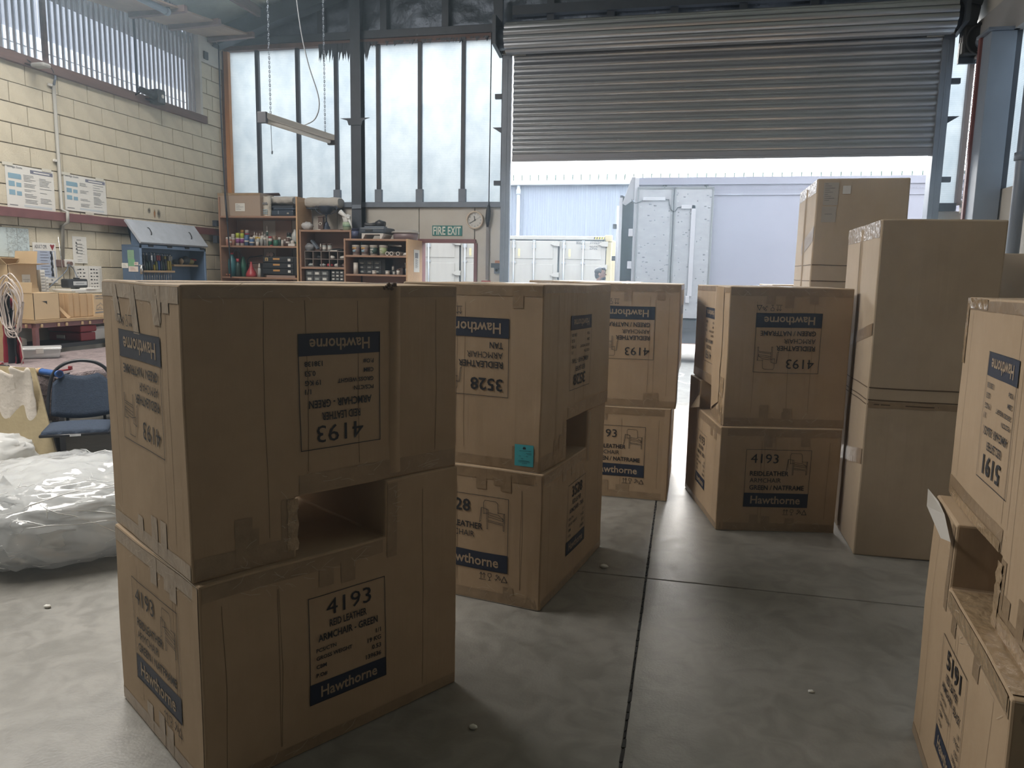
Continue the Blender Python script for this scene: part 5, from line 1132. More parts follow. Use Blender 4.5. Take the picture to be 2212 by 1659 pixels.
for _ in range(150):      # white threads laid on as painted glints along the film's folds
    j = rr.randint(8, 44); i = rr.randint(0, nv-1); pts = []
    di, dj = rr.choice(((1, 0), (1, 1), (0, 1), (1, -1), (2, 1), (1, 2), (2, -1)))
    for k in range(rr.randint(3, 8)):
        jj = j+dj*k+rr.choice((0, 0, 1)); ii = (i+di*k) % nv
        if 4 < jj < 52: q = of_.vertices[jj*nv+ii].co; pts.append(q+(q-Vector((0, 0, .22))).normalized()*.004)
    if len(pts) > 2: w_ = rr.uniform(.0012, .003); mb.tube(pts, [w_*.3]+[w_]*(len(pts)-2)+[w_*.3], 4, False)
obj('film_crease_glints', mb, bg_, M_CRS, local=True)['kind'] = 'stuff'
M_GREYP = mat('grey_slip_paper', (.42, .43, .44), .6)
s0 = at_y(28, 1100, 3.35)
sl = MB(); ang = -.62
def fsl(u, v_, l_):
    cu, cv = u*math.cos(ang)-v_*math.sin(ang), u*math.sin(ang)+v_*math.cos(ang); q = at_y(28, 1098, 3.30); return Vector((q.x+cu, 3.30-.10*cu+.10*cv-.002*l_-.0, q.z+cv))
pr = Print(sl, fsl); pr.rect(M_GREYP, -.16, -.11, .14, .10, 1); pr.text(M_PRINT, 'TRENDSEATER', -.02, .075, h=.014, wd=.13)
for k in range(5): pr.line(M_PRINT, [(-.02, .03-k*.012), (.05-.01*(k % 3), .03-k*.012)], .004)
for cx, cy, r_ in ((-.08, -.02, .035), (.10, .05, .03), (.02, -.07, .028)): pr.mb.use(mat('slip_blot', (.33, .34, .36), .7)).add([fsl(cx+r_*math.cos(2*pi*i/14), cy+r_*math.sin(2*pi*i/14), 2) for i in range(14)], [tuple(range(14))])
obj('paper_slip', sl, bg_, normals=False)
b2_ = thing('plastic_bundle', 'small second heap of clear plastic film behind the big bundle, at the picture edge', 'plastic wrap', (BGC.x-1.30, BGC.y+.52, 0), .2)
obj('film', bundle((0, 0, .2), (.34, .3, .2), 3.0, .14, 50, 36), b2_, M_FILM2, local=True, normals=False)

# ---------------------------------------------------------------- on the block wall
WX = XL+.008
def wall_sheet(name, label, cat, q0, q1, m_, design=None, group=None, skew=0):
    """paper on the left wall between pixel corners q0 (top left) and q1 (bottom right)"""
    a = at_x(*q0, WX); b = at_x(*q1, WX); t = thing(name, label, cat, (WX, a.y, b.z), 0, group); W_, H_ = b.y-a.y, a.z-b.z
    def fn(u, v_, l_): return Vector((WX+.002+.0006*l_+.006*abs(math.sin(u*3/W_))*(1-v_/H_)*.5, a.y+u, b.z+v_+skew*u))
    mb = MB(); pr = Print(mb, fn); mb.use(m_).sheet(lambda p_, q_: fn(p_*W_, q_*H_, 0), 10, 8); thick(obj('sheet', mb, t, normals=False), .0015)
    if design:
        mb = MB(); design(Print(mb, lambda u, v_, l_: fn(u, v_, l_+2)), W_, H_); obj('print', mb, t, normals=False)
    return t, fn, W_, H_
def guide_poster(seed):
    def d(pr, W_, H_):
        rr = random.Random(seed); pr.rect(M_HEADP, .50*W_, .86*H_, .98*W_, .945*H_, 1); pr.line(M_PAPER, [(.58*W_, .90*H_), (.9*W_, .90*H_)], .012)
        pr.text(M_PRINT, 'Storage Guide', .04*W_, .93*H_, h=.018, wd=.30*W_, bold=True)
        for i, v_ in enumerate((.68, .50, .30)):
            pr.rect(M_BLUEP, .05*W_, v_*H_, (.30 if i == 0 else .17)*W_, (v_+.12)*H_, 1); pr.rect(M_BLUEP, .20*W_, v_*H_, (.30 if i else .31)*W_, (v_+.10)*H_, 1)
        for c_ in (.36, .68):
            for k in range(20):
                if rr.random() < .72: pr.line(M_PRINT, [(c_*W_, (.80-.034*k)*H_), ((c_+rr.uniform(.12, .26))*W_, (.80-.034*k)*H_)], .0045)
        pr.rect(mat('pale_blue_print', (.5, .55, .58), .8), .33*W_, .05*H_, .92*W_, .10*H_, 1); pr.line(M_PRINT, [(.05*W_, .07*H_), (.2*W_, .07*H_)], .008)
    return d
for i, (q0, q1, lb) in enumerate((((9, 352), (120, 458), 'large white safety poster taped above the maroon rail, nearer the viewer'), ((136, 374), (231, 463), 'large white safety poster above the maroon rail, right of the conduit'))):
    t, fn, W_, H_ = wall_sheet('poster', lb, 'poster', q0, q1, M_PAPER, guide_poster(i+3), 'safety posters above the rail', -.01)
    for u, v_ in ((.0, H_), (W_*.8, H_), (W_*.5, -.01)): mb = MB().cbox(tuple(fn(u+.03, v_, 6)), (.002, .12, .03)); obj('tape', mb, t, mat('sticky_tape', (.6, .58, .5), .3))
def map_d(pr, W_, H_):
    rr = random.Random(8)
    for _ in range(240):
        u, v_ = rr.uniform(.3*W_, .95*W_), rr.uniform(.1*H_, .95*H_); a_ = rr.uniform(0, 6.28); pr.line(mat('map_grey', (.33, .36, .37), .8), [(u, v_), (min(W_, u+.03*math.cos(a_)), v_+.02*math.sin(a_))], .002)
    for u in (.33, .63): pr.line(mat('map_grey', (.33, .36, .37), .8), [(u*W_, 0), (u*W_, H_)], .003)
wall_sheet('street_map', 'pale blue folded street map pinned below the maroon rail', 'map', (-12, 489), (65, 556), mat('map_paper', (.50, .59, .61), .8), map_d)
def cpr(pr, W_, H_):
    pr.text(M_PRINT, 'ADULT CPR', .08*W_, .86*H_, h=.036, wd=.52*W_, bold=True)
    cx = .84*W_; cyy = .90*H_; pr.mb.use(M_RED).add([pr.fn(cx+.03*x, cyy+.03*y, 1) for x, y in ((-1, .6), (-.5, 1), (0, .6), (.5, 1), (1, .6), (0, -1.2))], [tuple(range(6))])
    pr.rect(mat('cpr_blue', (.36, .42, .54), .8), .05*W_, .13*H_, .96*W_, .80*H_, 1)
    for k in range(9):
        v_ = (.77-.07*k)*H_; pr.line(M_HEADP, [(.3*W_, v_), ((.58+.04*(k % 3))*W_, v_)], .006, lift=3); pr.rect(M_INK, (.72+.03*(k % 2))*W_, v_-.02, (.80+.02*(k % 3))*W_, v_+.012, 3); pr.rect(M_PAPER, .84*W_, v_-.03, .92*W_, v_+.005, 3)
    for u in (.15, .7): pr.rect(M_PRINT, u*W_, .05*H_, (u+.08)*W_, .09*H_, 1)
wall_sheet('poster', 'adult CPR poster with blue panel and red heart on the block wall', 'poster', (69, 523), (125, 611), M_PAPER, cpr)
def aced(pr, W_, H_):
    for k, c_ in enumerate('aced'): pr.text(M_INK, c_, .2*W_, (.72-.115*k)*H_, h=.022, wd=.024, bold=True); pr.line(M_INK, [(.3*W_, (.715-.115*k)*H_), (.66*W_, (.715-.115*k)*H_)], .005); pr.line(M_PRINT, [(.5*W_, (.68-.115*k)*H_), (.8*W_, (.68-.115*k)*H_)], .0025)
    for v_ in (.88, .86, .25, .14, .08): pr.line(M_PRINT, [(.3*W_, v_*H_), (.6*W_, v_*H_)], .003)
wall_sheet('notice', 'white notice listing the bold letters a c e d beside the conduit', 'notice', (155, 510), (189, 569), M_PAPER, aced)
def diag(pr, W_, H_):
    rr = random.Random(2); pr.line(M_PRINT, [(.5*W_, 0), (.5*W_, H_)], .002)
    for c_ in (.08, .56):
        for k in range(6):
            for j in range(3): u = c_+.1*j+rr.uniform(0, .03); pr.rect(M_INK, u*W_, (.85-.13*k)*H_, (u+rr.uniform(.03, .08))*W_, (.85-.13*k+rr.uniform(.02, .05))*H_, 1)
    for k in range(16): pr.line(M_PRINT, [(.9*W_, (.9-.05*k)*H_), (.97*W_, (.9-.05*k)*H_)], .002)
wall_sheet('notice', 'white sheet of small joint diagrams on the wall behind the radio', 'notice', (159, 574), (222, 631), M_PAPER, diag)
# conduit, socket, leads
cn = thing('conduit', 'grey conduit pipe running down the block wall to the socket', 'conduit', (XL, 6.93, 1.7))
c0, c1, c2, c3 = at_x(113, 145, XL+.03), at_x(116, 185, XL+.03), at_x(133, 452, XL+.03), at_x(136, 560, XL+.03)
obj('pipe', MB().tube([c1, c2, Vector((XL+.10, c2.y, 2.17)), Vector((XL+.10, c2.y, 2.06)), Vector((XL+.03, c2.y, 2.03)), c3], .017, 10), cn, mat('conduit_grey', (.33, .33, .31), .5)); obj('flex_lead', MB().tube([at_x(108, 148, XL+.04), c0+Vector((0, .02, .02)), c0+Vector((0, .03, -.10)), c1], .012, 8), cn, M_GUIDE)
for y in (183, 347): q = at_x(109 if y < 200 else 121, y, XL+.03); obj('saddle', MB().cbox((q.x-.01, q.y+.01, q.z), (.02, .07, .025)), cn, M_WHITE, bevel=.004)
so = thing('power_socket', 'cream power socket block with plugs and trailing leads by the CPR poster', 'socket', (XL, 6.9, 1.6))
a = at_x(124, 561, XL+.03); b = at_x(153, 577, XL+.03); obj('back_box', MB().box(XL+.004, XL+.05, a.y, a.y+.1, b.z, a.z), so, M_OLDTIMBER, bevel=.004); obj('face_plate', MB().box(XL+.004, XL+.06, a.y+.07, b.y+.02, b.z+.0, a.z+.005), so, M_WHITE, bevel=.006); obj('plug', MB().tube([(XL+.06, a.y+.11, (a.z+b.z)/2), (XL+.10, a.y+.11, (a.z+b.z)/2)], .022, 10), so, M_OLDTIMBER); obj('plug', MB().tube([(XL+.06, b.y-.03, (a.z+b.z)/2), (XL+.095, b.y-.03, (a.z+b.z)/2)], .018, 10), so, M_WHITE)
obj('lead', MB().tube(smooth_path([at_x(147, 571, XL+.1), at_x(145, 582, XL+.09), at_x(133, 596, XL+.07), at_x(122, 606, XL+.08), at_x(106, 621, XL+.12)]), .006, 6), so, M_GUIDE); obj('lead', MB().tube(smooth_path([at_x(150, 572, XL+.1), at_x(158, 580, XL+.08), at_x(163, 590, XL+.10), at_x(168, 602, XL+.2)]), .005, 6), so, M_GUIDE)
# grey light sensor box with wires, black horn speaker, small black plate
a = at_x(65, 128, XL+.12); b = at_x(95, 157, XL+.12)
sb = thing('junction_box', 'grey plastic box with wires mounted on the high window sill', 'box', (XL+.1, a.y, b.z)); obj('case', MB().box(XL+.06, XL+.22, a.y+.05, b.y+.0, b.z+.03, a.z-.01), sb, mat('box_grey', (.33, .33, .32), .5), bevel=.02); obj('base', MB().box(XL+.01, XL+.07, a.y, a.y+.07, b.z+.05, a.z-.03), sb, M_DARK, bevel=.006)
obj('wire', MB().tube(smooth_path([at_x(0, 104, XL+.03), at_x(28, 109, XL+.03), at_x(45, 120, XL+.03), at_x(66, 134, XL+.06)]), .006, 6).tube(smooth_path([at_x(95, 140, XL+.05), at_x(110, 147, XL+.05), at_x(116, 158, XL+.05)]), .005, 6), sb, M_DARK)
hs = thing('horn_speaker', 'black horn loudspeaker on the high window sill', 'speaker', (XL+.1, 8.2, 3.62))
s0 = at_x(306, 197, XL+.15); s1 = at_x(336, 207, XL+.15)
obj('throat', MB().tube([s0+Vector((0, -.02, .02)), s0+Vector((0, .05, .01)), s1], [.03, .035, .05], 12), hs, M_BLACKP); obj('driver', MB().box(s1.x-.08, s1.x+.06, s1.y-.02, s1.y+.11, s1.z-.09, s1.z+.08), hs, M_BLACKP, bevel=.015); obj('badge', MB().tube([(s1.x+.06, s1.y+.05, s1.z-.0), (s1.x+.066, s1.y+.05, s1.z)], .022, 12), hs, M_WHITE); obj('bracket', MB().tube([s0+Vector((0, .0, 0)), (XL+.04, s0.y+.02, 3.62)], .009, 6).tube([s1+Vector((0, 0, -.07)), (XL+.04, s1.y-.05, 3.62)], .012, 6), hs, M_BLACKP)
q = at_x(444, 120, XL+.035); tag(obj('switch_plate', MB().cbox((XL+.04, q.y, q.z), (.02, .09, .10)), None, M_DARK, bevel=.004), 'small black plate on the rendered beam at the wall corner', 'plate')
# rust and soot streaks on the blocks
for (px, py, w_, h_, m_) in ((334, 462, .035, .17, M_RUST), (343, 462, .06, .15, M_SOOT), (322, 455, .05, .10, M_SOOT)):
    q = at_x(px, py, XL+.006); mb = MB(); n = 16; mb.add([(XL+.0065, q.y+w_*math.cos(2*pi*i/n)*(.7+.3*noise.noise((i, px, 0))), q.z+h_*.5*math.sin(2*pi*i/n)*(.8+.4*noise.noise((i*1.3, px, 3)))) for i in range(n)], [tuple(range(n))])
    o = obj('stain', mb, wl, m_, normals=False)

# blue steel tool cabinet on the bench, lid up
M_CABB = mat('tool_cabinet_blue', (.085, .135, .22), .45, noise_amt=.2, noise_scale=6); M_CABL = mat('worn_lid_blue_grey', (.36, .39, .44), .5, noise_amt=.2, noise_scale=9)
cX0, cX1, cY0, cY1, cZ1 = at_y(264, 560, 7.58).x, -6.10, 7.58, 8.80, 1.862
cbn = thing('tool_cabinet', 'open blue steel tool cabinet with its lid tipped up on the bench', 'cabinet', (-6.3, 8.2, BZ))
obj('carcass', MB().box(cX0, cX0+.02, cY0, cY1, BZ, cZ1).box(cX0, cX1, cY0, cY0+.02, BZ, cZ1).box(cX0, cX1, cY1-.02, cY1, BZ, cZ1).box(cX0, cX1, cY0, cY1, cZ1-.02, cZ1).box(cX0, cX1, cY0, cY1, BZ, BZ+.02), cbn, M_CABB, bevel=.004)
obj('riser', MB().prism([(at_y(279, 520, cY0).x, cZ1), (cX1-.02, cZ1), (at_y(270, 482, cY0).x, at_y(270, 482, cY0).z-.02), (at_y(278, 500, cY0).x, at_y(270, 490, cY0).z-.03)], 'y', cY0+.03, cY1-.03), cbn, M_CABB)
lidt = at_y(268, 476, cY0); lt = Vector((lidt.x, cY0-.01, lidt.z)); 
lid = obj('lid', quadslab((cX1+.012, cY0-.01, cZ1+.012), (cX1+.012, cY1+.02, cZ1+.012), (lt.x, cY1+.02, lt.z), (lt.x, cY0-.01, lt.z), .03), cbn, M_CABL, bevel=.004)
def lidpt(px, py, off=.012):
    # ray against the lid plane
    n_ = Vector((lt.z-cZ1-.012, 0, cX1+.012-lt.x)).normalized(); d_ = ray(px, py); t_ = (Vector((cX1+.012, 0, cZ1+.012))-Vector(CAM)).dot(n_)/d_.dot(n_); return Vector(CAM)+d_*t_+n_*off
for pth in ([(312, 495), (316, 496), (321, 502), (323, 510), (321, 512)], [(401, 504), (405, 506), (409, 513), (410, 519), (408, 520)]): obj('handle', MB().tube(smooth_path([lidpt(*q, .004 if i in (0, 4) else .035) for i, q in enumerate(pth)]), .006, 6), lid, M_DARK)
for y in (7.72, 8.05, 8.38, 8.68): obj('hinge', MB().box(cX1+.0, cX1+.014, y, y+.08, cZ1-.018, cZ1+.01), cbn, M_DARK)
obj('front_frame', MB().box(cX1-.004, cX1+.006, cY0, cY0+.025, BZ, cZ1).box(cX1-.004, cX1+.006, cY1-.025, cY1, BZ, cZ1).box(cX1-.004, cX1+.006, cY0, cY1, cZ1-.035, cZ1), cbn, mat('cabinet_edge', (.17, .25, .38), .45))
ra = at_x(306, 586, cX1-.12); rb = at_x(374, 587, cX1-.12); rz_ = ra.z
obj('tool_rack', MB().box(cX1-.20, cX1-.09, ra.y, rb.y, rz_-.012, rz_+.012), cbn, M_WOOD, bevel=.003)
r2a = at_x(372, 573, cX1-.12); obj('tool_rack', MB().box(cX1-.22, cX1-.09, r2a.y, cY1-.03, r2a.z-.012, r2a.z+.012), cbn, M_WOOD, bevel=.003)
cols = [(.015, .016, .02), (.02, .02, .022), (.03, .06, .05), (.03, .06, .04), (.02, .03, .05), (.45, .36, .03), (.2, .22, .05), (.03, .10, .35), (.02, .025, .05), (.03, .07, .05), (.03, .03, .04), (.38, .31, .04), (.42, .34, .03)]
nm = ['black', 'second black', 'dark green', 'pine green', 'navy', 'short yellow', 'olive', 'bright blue', 'ink blue', 'deep green', 'charcoal', 'mustard', 'tall yellow']
for i, c_ in enumerate(cols):
    y = ra.y+.03+(rb.y-ra.y-.05)*i/(len(cols)-1); h = (.10, .14, .10, .11, .12, .07, .11, .12, .12, .10, .14, .12, .12)[i]
    t = thing('screwdriver', 'screwdriver with '+nm[i]+' handle in the rack of the blue cabinet', 'screwdriver', (cX1-.14, y, rz_-.10), 0, 'screwdrivers in the cabinet rack')
    obj('handle', MB().tube([(cX1-.14, y, rz_+.012), (cX1-.14, y, rz_+.03), (cX1-.145, y, rz_+.012+h*.85), (cX1-.145, y, rz_+.012+h)], [.011, .015, .016, .010], 8), t, mat('grip_%d' % i, c_, .4)); obj('blade', MB().tube([(cX1-.14, y, rz_-.14), (cX1-.14, y, rz_+.012)], .004, 6), t, M_CHROME)
for i, (px, py, h, kd, lb) in enumerate(((309, 545, .07, 'k', 'dark hook tool hanging first inside the blue cabinet'), (316, 546, .10, 'd', 'slim dark file hanging second inside the blue cabinet'), (326, 546, .10, 's', 'steel snips hanging inside the blue cabinet'), (333, 546, .09, 'w', 'pale-handled pliers hanging in the blue cabinet'), (341, 547, .11, 'r', 'red-handled tool hanging in the blue cabinet'), (350, 548, .13, 'k', 'long black pliers hanging in the blue cabinet'), (356, 549, .10, 'y', 'yellow-handled pliers hanging in the blue cabinet'), (361, 549, .09, 'k', 'short black pliers hanging beside the grey block'), (367, 549, .09, 'g', 'pale grey block hanging last in the cabinet row'))):
    q = at_x(px, py, cX0+.05); m_ = {'k': M_BLACKP, 'd': M_DARK, 's': M_CHROME, 'w': M_GUIDE, 'r': M_RED, 'y': mat('grip_5', (.45, .36, .03), .4), 'g': mat('box_grey', (.33, .33, .32), .5)}[kd]
    t = thing('hand_tool', lb, 'tool', tuple(q), 0, 'tools hanging in the blue cabinet'); wdt = .035 if kd in 'rg' else .014
    obj('head', MB().tube([(cX0+.022, q.y, q.z), (cX0+.05, q.y, q.z), (cX0+.05, q.y, q.z-.03)], .007, 6), t, M_CHROME); obj('grip', MB().box(cX0+.035, cX0+.06, q.y-wdt, q.y-.003, q.z-.03-h, q.z-.025).box(cX0+.035, cX0+.06, q.y+.003, q.y+wdt, q.z-.03-h, q.z-.025), t, m_, bevel=.006)
for i, (px, m_, sz, lb) in enumerate(((379, M_BLACKP, (.05, .05, .035), 'small black part on the upper wooden rack'), (391, M_WOOD, (.04, .04, .045), 'brown knob on the upper wooden rack'), (401, M_BLACKP, (.06, .10, .06), 'black mitre tool on the upper wooden rack'), (410, mat('olive_tool', (.25, .22, .07), .5), (.07, .09, .045), 'olive curved tool on the upper wooden rack'), (427, M_CHROME, (.03, .03, .055), 'bright round tool end on the upper wooden rack'))):
    q = at_x(px, 566, cX1-.15); tag(obj('rack_tool', MB().blob((cX1-.15, q.y, r2a.z+.012+sz[2]*.9), (sz[0]*.8, sz[1]*.7, sz[2]*.9), 10, 7, .25, 8, i), None, m_), lb, 'tool', 'tools on the upper cabinet rack')
q = at_x(413, 561, cX1-.15); tag(obj('rack_tool', MB().blob((cX1-.14, q.y+.01, r2a.z+.076), (.05, .07, .018), 10, 6, .1), None, M_RED), 'flat red tool lying on top of the olive one', 'tool', 'tools on the upper cabinet rack')
# notes stuck on the cabinet side
def cabside(x0, y0, x1, y1, m_, d=.001):
    a = at_y(x0, y0, cY0-.001); b = at_y(x1, y1, cY0-.001); return MB().use(m_).box(a.x, b.x, cY0-.001-d, cY0, b.z, a.z)
M_GRN = mat('green_note', (.20, .33, .22), .8)
for i, (q, m_, lb) in enumerate((((275, 540, 290, 561), M_GRN, 'upper green note on the cabinet side'), ((277, 560, 292, 575), mat('green_note_2', (.16, .36, .20), .8), 'lower green note on the cabinet side'), ((263, 568, 277, 579), M_PAPER, 'white card with red print low on the cabinet side, next to the block wall'), ((278, 575, 299, 587), mat('cream_card', (.6, .54, .5), .8), 'wide cream business card lowest on the cabinet side'), ((290, 566, 299, 573), mat('cream_card', (.6, .54, .5), .8), 'small cream card at the cabinet front edge'))):
    t = thing('note', lb, 'note', tuple(at_y(q[0], q[3], cY0)), 0, 'notes on the blue cabinet'); obj('paper', cabside(*q, m_, .0015+.0006*i), t)
    a = at_y(q[0], q[1], cY0); b = at_y(q[2], q[3], cY0); mb = MB(); pr = Print(mb, lambda u, v_, l_: Vector((a.x+u, cY0-.003-.0006*i, b.z+v_))); wv = b.x-a.x; hv = a.z-b.z
    for k in range(3): pr.line(M_RED if i > 2 else M_PRINT, [(wv*.2, hv*(.75-.22*k)), (wv*(.55+.12*k), hv*(.75-.22*k))], .003)
    obj('print', mb, t, normals=False)
tag(obj('threaded_rod', MB().tube([at_x(305, 573, cX1+.02), at_x(306, 592, cX1+.02)], .016, 8).tube([at_x(301, 573, cX1+.02), at_x(310, 573, cX1+.02)], .008, 6), None, M_CHROME), 'bright T-handled clamp screw at the cabinet corner', 'clamp')

# ---------------------------------------------------------------- shelves along the back wall
M_SHELF = mat('brown_melamine', (.34, .20, .135), .55, noise_amt=.15, noise_scale=4, stretch=(.4, 1, 6)); M_SHELFL = mat('light_board', (.55, .36, .20), .6, noise_amt=.15, noise_scale=30)
def shelf_unit(name, label, x0, x1, y0, y1, zt, shelves, left_top=None, right_top=None, top_board=None, back=True, right_m=None):
    t = thing(name, label, 'shelving', ((x0+x1)/2, y0, 0))
    obj('side_panel', MB().box(x0, x0+.022, y0, y1, 0, left_top or zt), t, M_SHELF, bevel=.002); obj('side_panel', MB().box(x1-.022, x1, y0, y1, 0, right_top or zt), t, right_m or M_SHELF, bevel=.002)
    for z in shelves: obj('shelf', MB().box(x0+.022, x1-.022, y0+.004, y1, z-.024, z), t, M_SHELF, bevel=.002)
    if back: obj('back_panel', MB().box(x0+.022, x1-.022, y1, y1+.008, .3, zt-.02), t, mat('shelf_back', (.42, .29, .24), .7)); 
    return t
A_ = shelf_unit('shelf_unit', 'tall brown shelving in the corner holding spray cans and the labelled carton', -6.325, -5.135, 9.45, 9.86, 2.585, (.5, 1.0, 1.505, 1.93, 2.33), back=False, right_m=M_SHELFL)
for a, b in ((-6.30, -5.90), (-5.70, -5.45), (-5.27, -5.16)): obj('back_panel', MB().box(a, b, 9.86, 9.868, .3, 2.3), A_, mat('shelf_back', (.42, .29, .24), .7))
for a, b in ((-5.90, -5.70), (-5.45, -5.27)): obj('back_panel', MB().box(a, b, 9.872, 9.88, .3, 2.3), A_, mat('pale_back', (.60, .57, .53), .7))
B_u = shelf_unit('shelf_unit', 'middle brown shelving with pigeonholes, trophy standing on its top', -5.112, -4.36, 9.45, 9.86, 2.15, (.5, 1.1, 1.655, 2.148))
C_u = shelf_unit('shelf_unit', 'low brown shelving with paint tubs and a pale side next to the fire exit', -4.372, -3.49, 9.25, 9.80, 2.03, (.5, 1.1, 1.575, 1.818, 2.028), right_m=M_SHELFL)
def sx(px, Y=9.6): return at_y(px, 520, Y).x
def pxm(n): return n*.0061
def item(name, label, cat, px, z, prof, m_, Y=9.6, group=None, n=14, cap=None, capm=None, band=None, bandm=None):
    """a turned container: prof (radius, height); cap and band are profiles too"""
    x = sx(px, Y); t = thing(name, label, cat, (x, Y, z), 0, group)
    obj('body', MB().lathe(prof, (x, Y, z), n), t, m_)
    if cap: obj('cap', MB().lathe(cap, (x, Y, z), n), t, capm)
    if band: obj('label', MB().lathe(band, (x, Y, z), n), t, bandm)
    return t
def colr(n, *c, r=.4): return mat(n, c, r)
M_CW1 = colr('can_white', .55, .53, .50); M_PINK = colr('can_pinkish', .42, .22, .17); M_LIME = colr('lime_cap', .42, .50, .05); M_PURP = colr('purple_band', .22, .06, .20); M_BLUEC = colr('blue_can', .07, .14, .28); M_ORC = colr('amber_cap', .50, .27, .04); M_GREENB = colr('green_bottle', .04, .16, .11); M_TEALB = colr('teal_bottle', .04, .17, .20); M_GREYC = colr('grey_clear', .35, .38, .38); M_REDP = colr('red_plastic', .38, .05, .06); M_YEL = colr('yellow_cap', .48, .34, .05); M_DGRN = colr('dark_green_can', .04, .08, .07); M_BRN = colr('brown_can', .12, .08, .07); M_TRANSP = colr('pale_clear', .45, .48, .48, r=.25)
z = 1.93; R = pxm
G1 = 'cans and bottles on the second shelf'
def can(px, h, r, body, capc, ch, lb, bandc=None, b0=.3, b1=.7, Y=9.6, cat='can', name='spray_can', neck=.6):
    return item(name, lb, cat, px, z, [(r, 0), (r, h-ch), (r*.8, h-ch+.012)], body, Y, G1, cap=[(r*.92, h-ch), (r*.92, h-.006), (r*.8, h)], capm=capc, band=[(r+.0015, h*b0), (r+.0015, h*b1)] if bandc else None, bandm=bandc)
can(485.5, R(28), .024, M_PINK, M_CW1, .085, 'tall white-topped pinkish spray can, nearest the shelf end', M_CW1, .55, .62)
can(491, R(19), .022, M_PINK, M_CW1, .03, 'short pinkish can beside the first spray can', Y=9.54)
can(497, R(20), .024, M_PINK, M_CW1, .04, 'second short pinkish can in the row', M_CW1, .3, .5, Y=9.56)
can(504, R(27), .028, M_PINK, M_CW1, .08, 'white-topped salmon spray can in front of the lime ones', M_CW1, .5, .62)
can(514, R(29), .030, M_CW1, M_LIME, .072, 'lime-capped spray can with purple band, nearer the corner', M_PURP, .22, .55)
can(523.5, R(28.5), .030, M_CW1, M_LIME, .07, 'lime-capped spray can with purple band, beside the blue can', M_PURP, .22, .55)
can(524.5, R(37), .030, M_BRN, M_ORC, .045, 'amber-capped can standing behind the lime ones', Y=9.70)
can(534.5, R(37), .032, M_BLUEC, M_CW1, .045, 'tall red-shouldered can with white cap', M_REDP, .7, .8, Y=9.70)
can(533, R(24), .032, M_BLUEC, M_BLUEC, .02, 'round-shouldered blue bottle with white spots', M_CW1, .35, .5, Y=9.56, cat='bottle', name='bottle')
can(544, R(20), .034, M_BLUEC, M_CW1, .03, 'squat blue bottle with white cap', M_CW1, .3, .45, Y=9.55, cat='bottle', name='bottle')
def tube_(px, h, r, body, capc, lb, Y=9.62): return item('sealant_tube', lb, 'tube', px, z, [(r, 0), (r, h*.72), (r*.3, h*.76)], body, Y, 'sealant tubes on the second shelf', 10, cap=[(r*.34, h*.76), (r*.12, h)], capm=M_CW1, band=[(r+.001, h*.5), (r+.001, h*.7)], bandm=capc)
for i, (px, h, c_, lb) in enumerate(((550, R(32), M_CW1, 'white sealant tube, first of the bunch'), (555, R(30), M_YEL, 'sealant tube with yellow shoulder, second of the bunch'), (561, R(29), M_YEL, 'sealant tube with amber shoulder, middle of the bunch'), (567, R(32), M_CW1, 'plain white sealant tube past the yellow ones'), (572, R(27), M_CW1, 'grey-white sealant tube by the needle one'))): tube_(px, h, .023, M_CW1 if i != 4 else M_GREYC, c_, lb)
tube_(577.5, R(46), .014, M_CW1, M_DGRN, 'thin striped tube with long needle nozzle')
can(557.5, R(17), .022, M_GREYC, M_CW1, .02, 'small white-capped jar before the yellow tubes', Y=9.55, name='jar', cat='jar'); can(565, R(18), .022, M_GREYC, M_CW1, .02, 'second small white-capped jar before the tubes', Y=9.55, name='jar', cat='jar'); can(556, R(9), .022, M_CW1, M_CW1, .01, 'tiny white pot at the shelf front', Y=9.50, name='pot', cat='pot')
can(584, R(22), .028, M_GREENB, M_REDP, .03, 'green-bottomed bottle with orange cap', M_CW1, .5, .78, cat='bottle', name='bottle'); can(593, R(24), .034, colr('tan_pot', .28, .20, .15), colr('tan_pot', .28, .20, .15), .02, 'round tan tub with a dark spot', M_BRN, .5, .6, Y=9.68, cat='tub', name='tub'); can(596, R(14), .036, M_GREENB, M_GREENB, .02, 'dark green squat bottle at the shelf front', Y=9.56, cat='bottle', name='bottle')
can(604, R(20), .022, M_DGRN, M_CW1, .035, 'dark bottle with white pump top', Y=9.6, cat='bottle', name='bottle'); can(610, R(14), .018, M_CW1, M_CW1, .025, 'small white dropper bottle', Y=9.56, cat='bottle', name='bottle'); can(616, R(16), .018, M_BRN, M_CW1, .03, 'small brown bottle with white top', Y=9.6, cat='bottle', name='bottle'); can(624.5, R(31), .032, M_DGRN, M_BLACKP, .05, 'tall dark green can near the shelf upright', M_CW1, .5, .68, Y=9.64); can(622, R(19), .028, M_BRN, M_BRN, .02, 'brown tin standing before the tall green can', M_CW1, .35, .55, Y=9.56, cat='tin', name='tin')
can(632, R(13), .028, M_CW1, M_CW1, .01, 'white round tub on the shelf by the upright', Y=9.58, cat='tub', name='tub')
item('bottle', 'big pale translucent bottle at the end of the spray can shelf', 'bottle', 637.5, z, [(.045, 0), (.047, .13), (.045, .16), (.018, .215), (.017, .235)], M_TRANSP, 9.66, G1, band=[(.048, .01), (.048, .06)], bandm=M_GREENB)
x = sx(634, 9.52); t = thing('flat_box', 'flat white box at the front of the spray can shelf', 'box', (x, 9.5, z)); obj('body', MB().box(x-.05, x+.05, 9.46, 9.54, z, z+.035), t, M_CW1, bevel=.003)
x = sx(586, 9.52); tag(obj('cap_lid', MB().lathe([(.02, 0), (.02, .015)], (x, 9.52, z), 10), None, M_REDP), 'loose orange cap lying at the shelf front', 'cap')

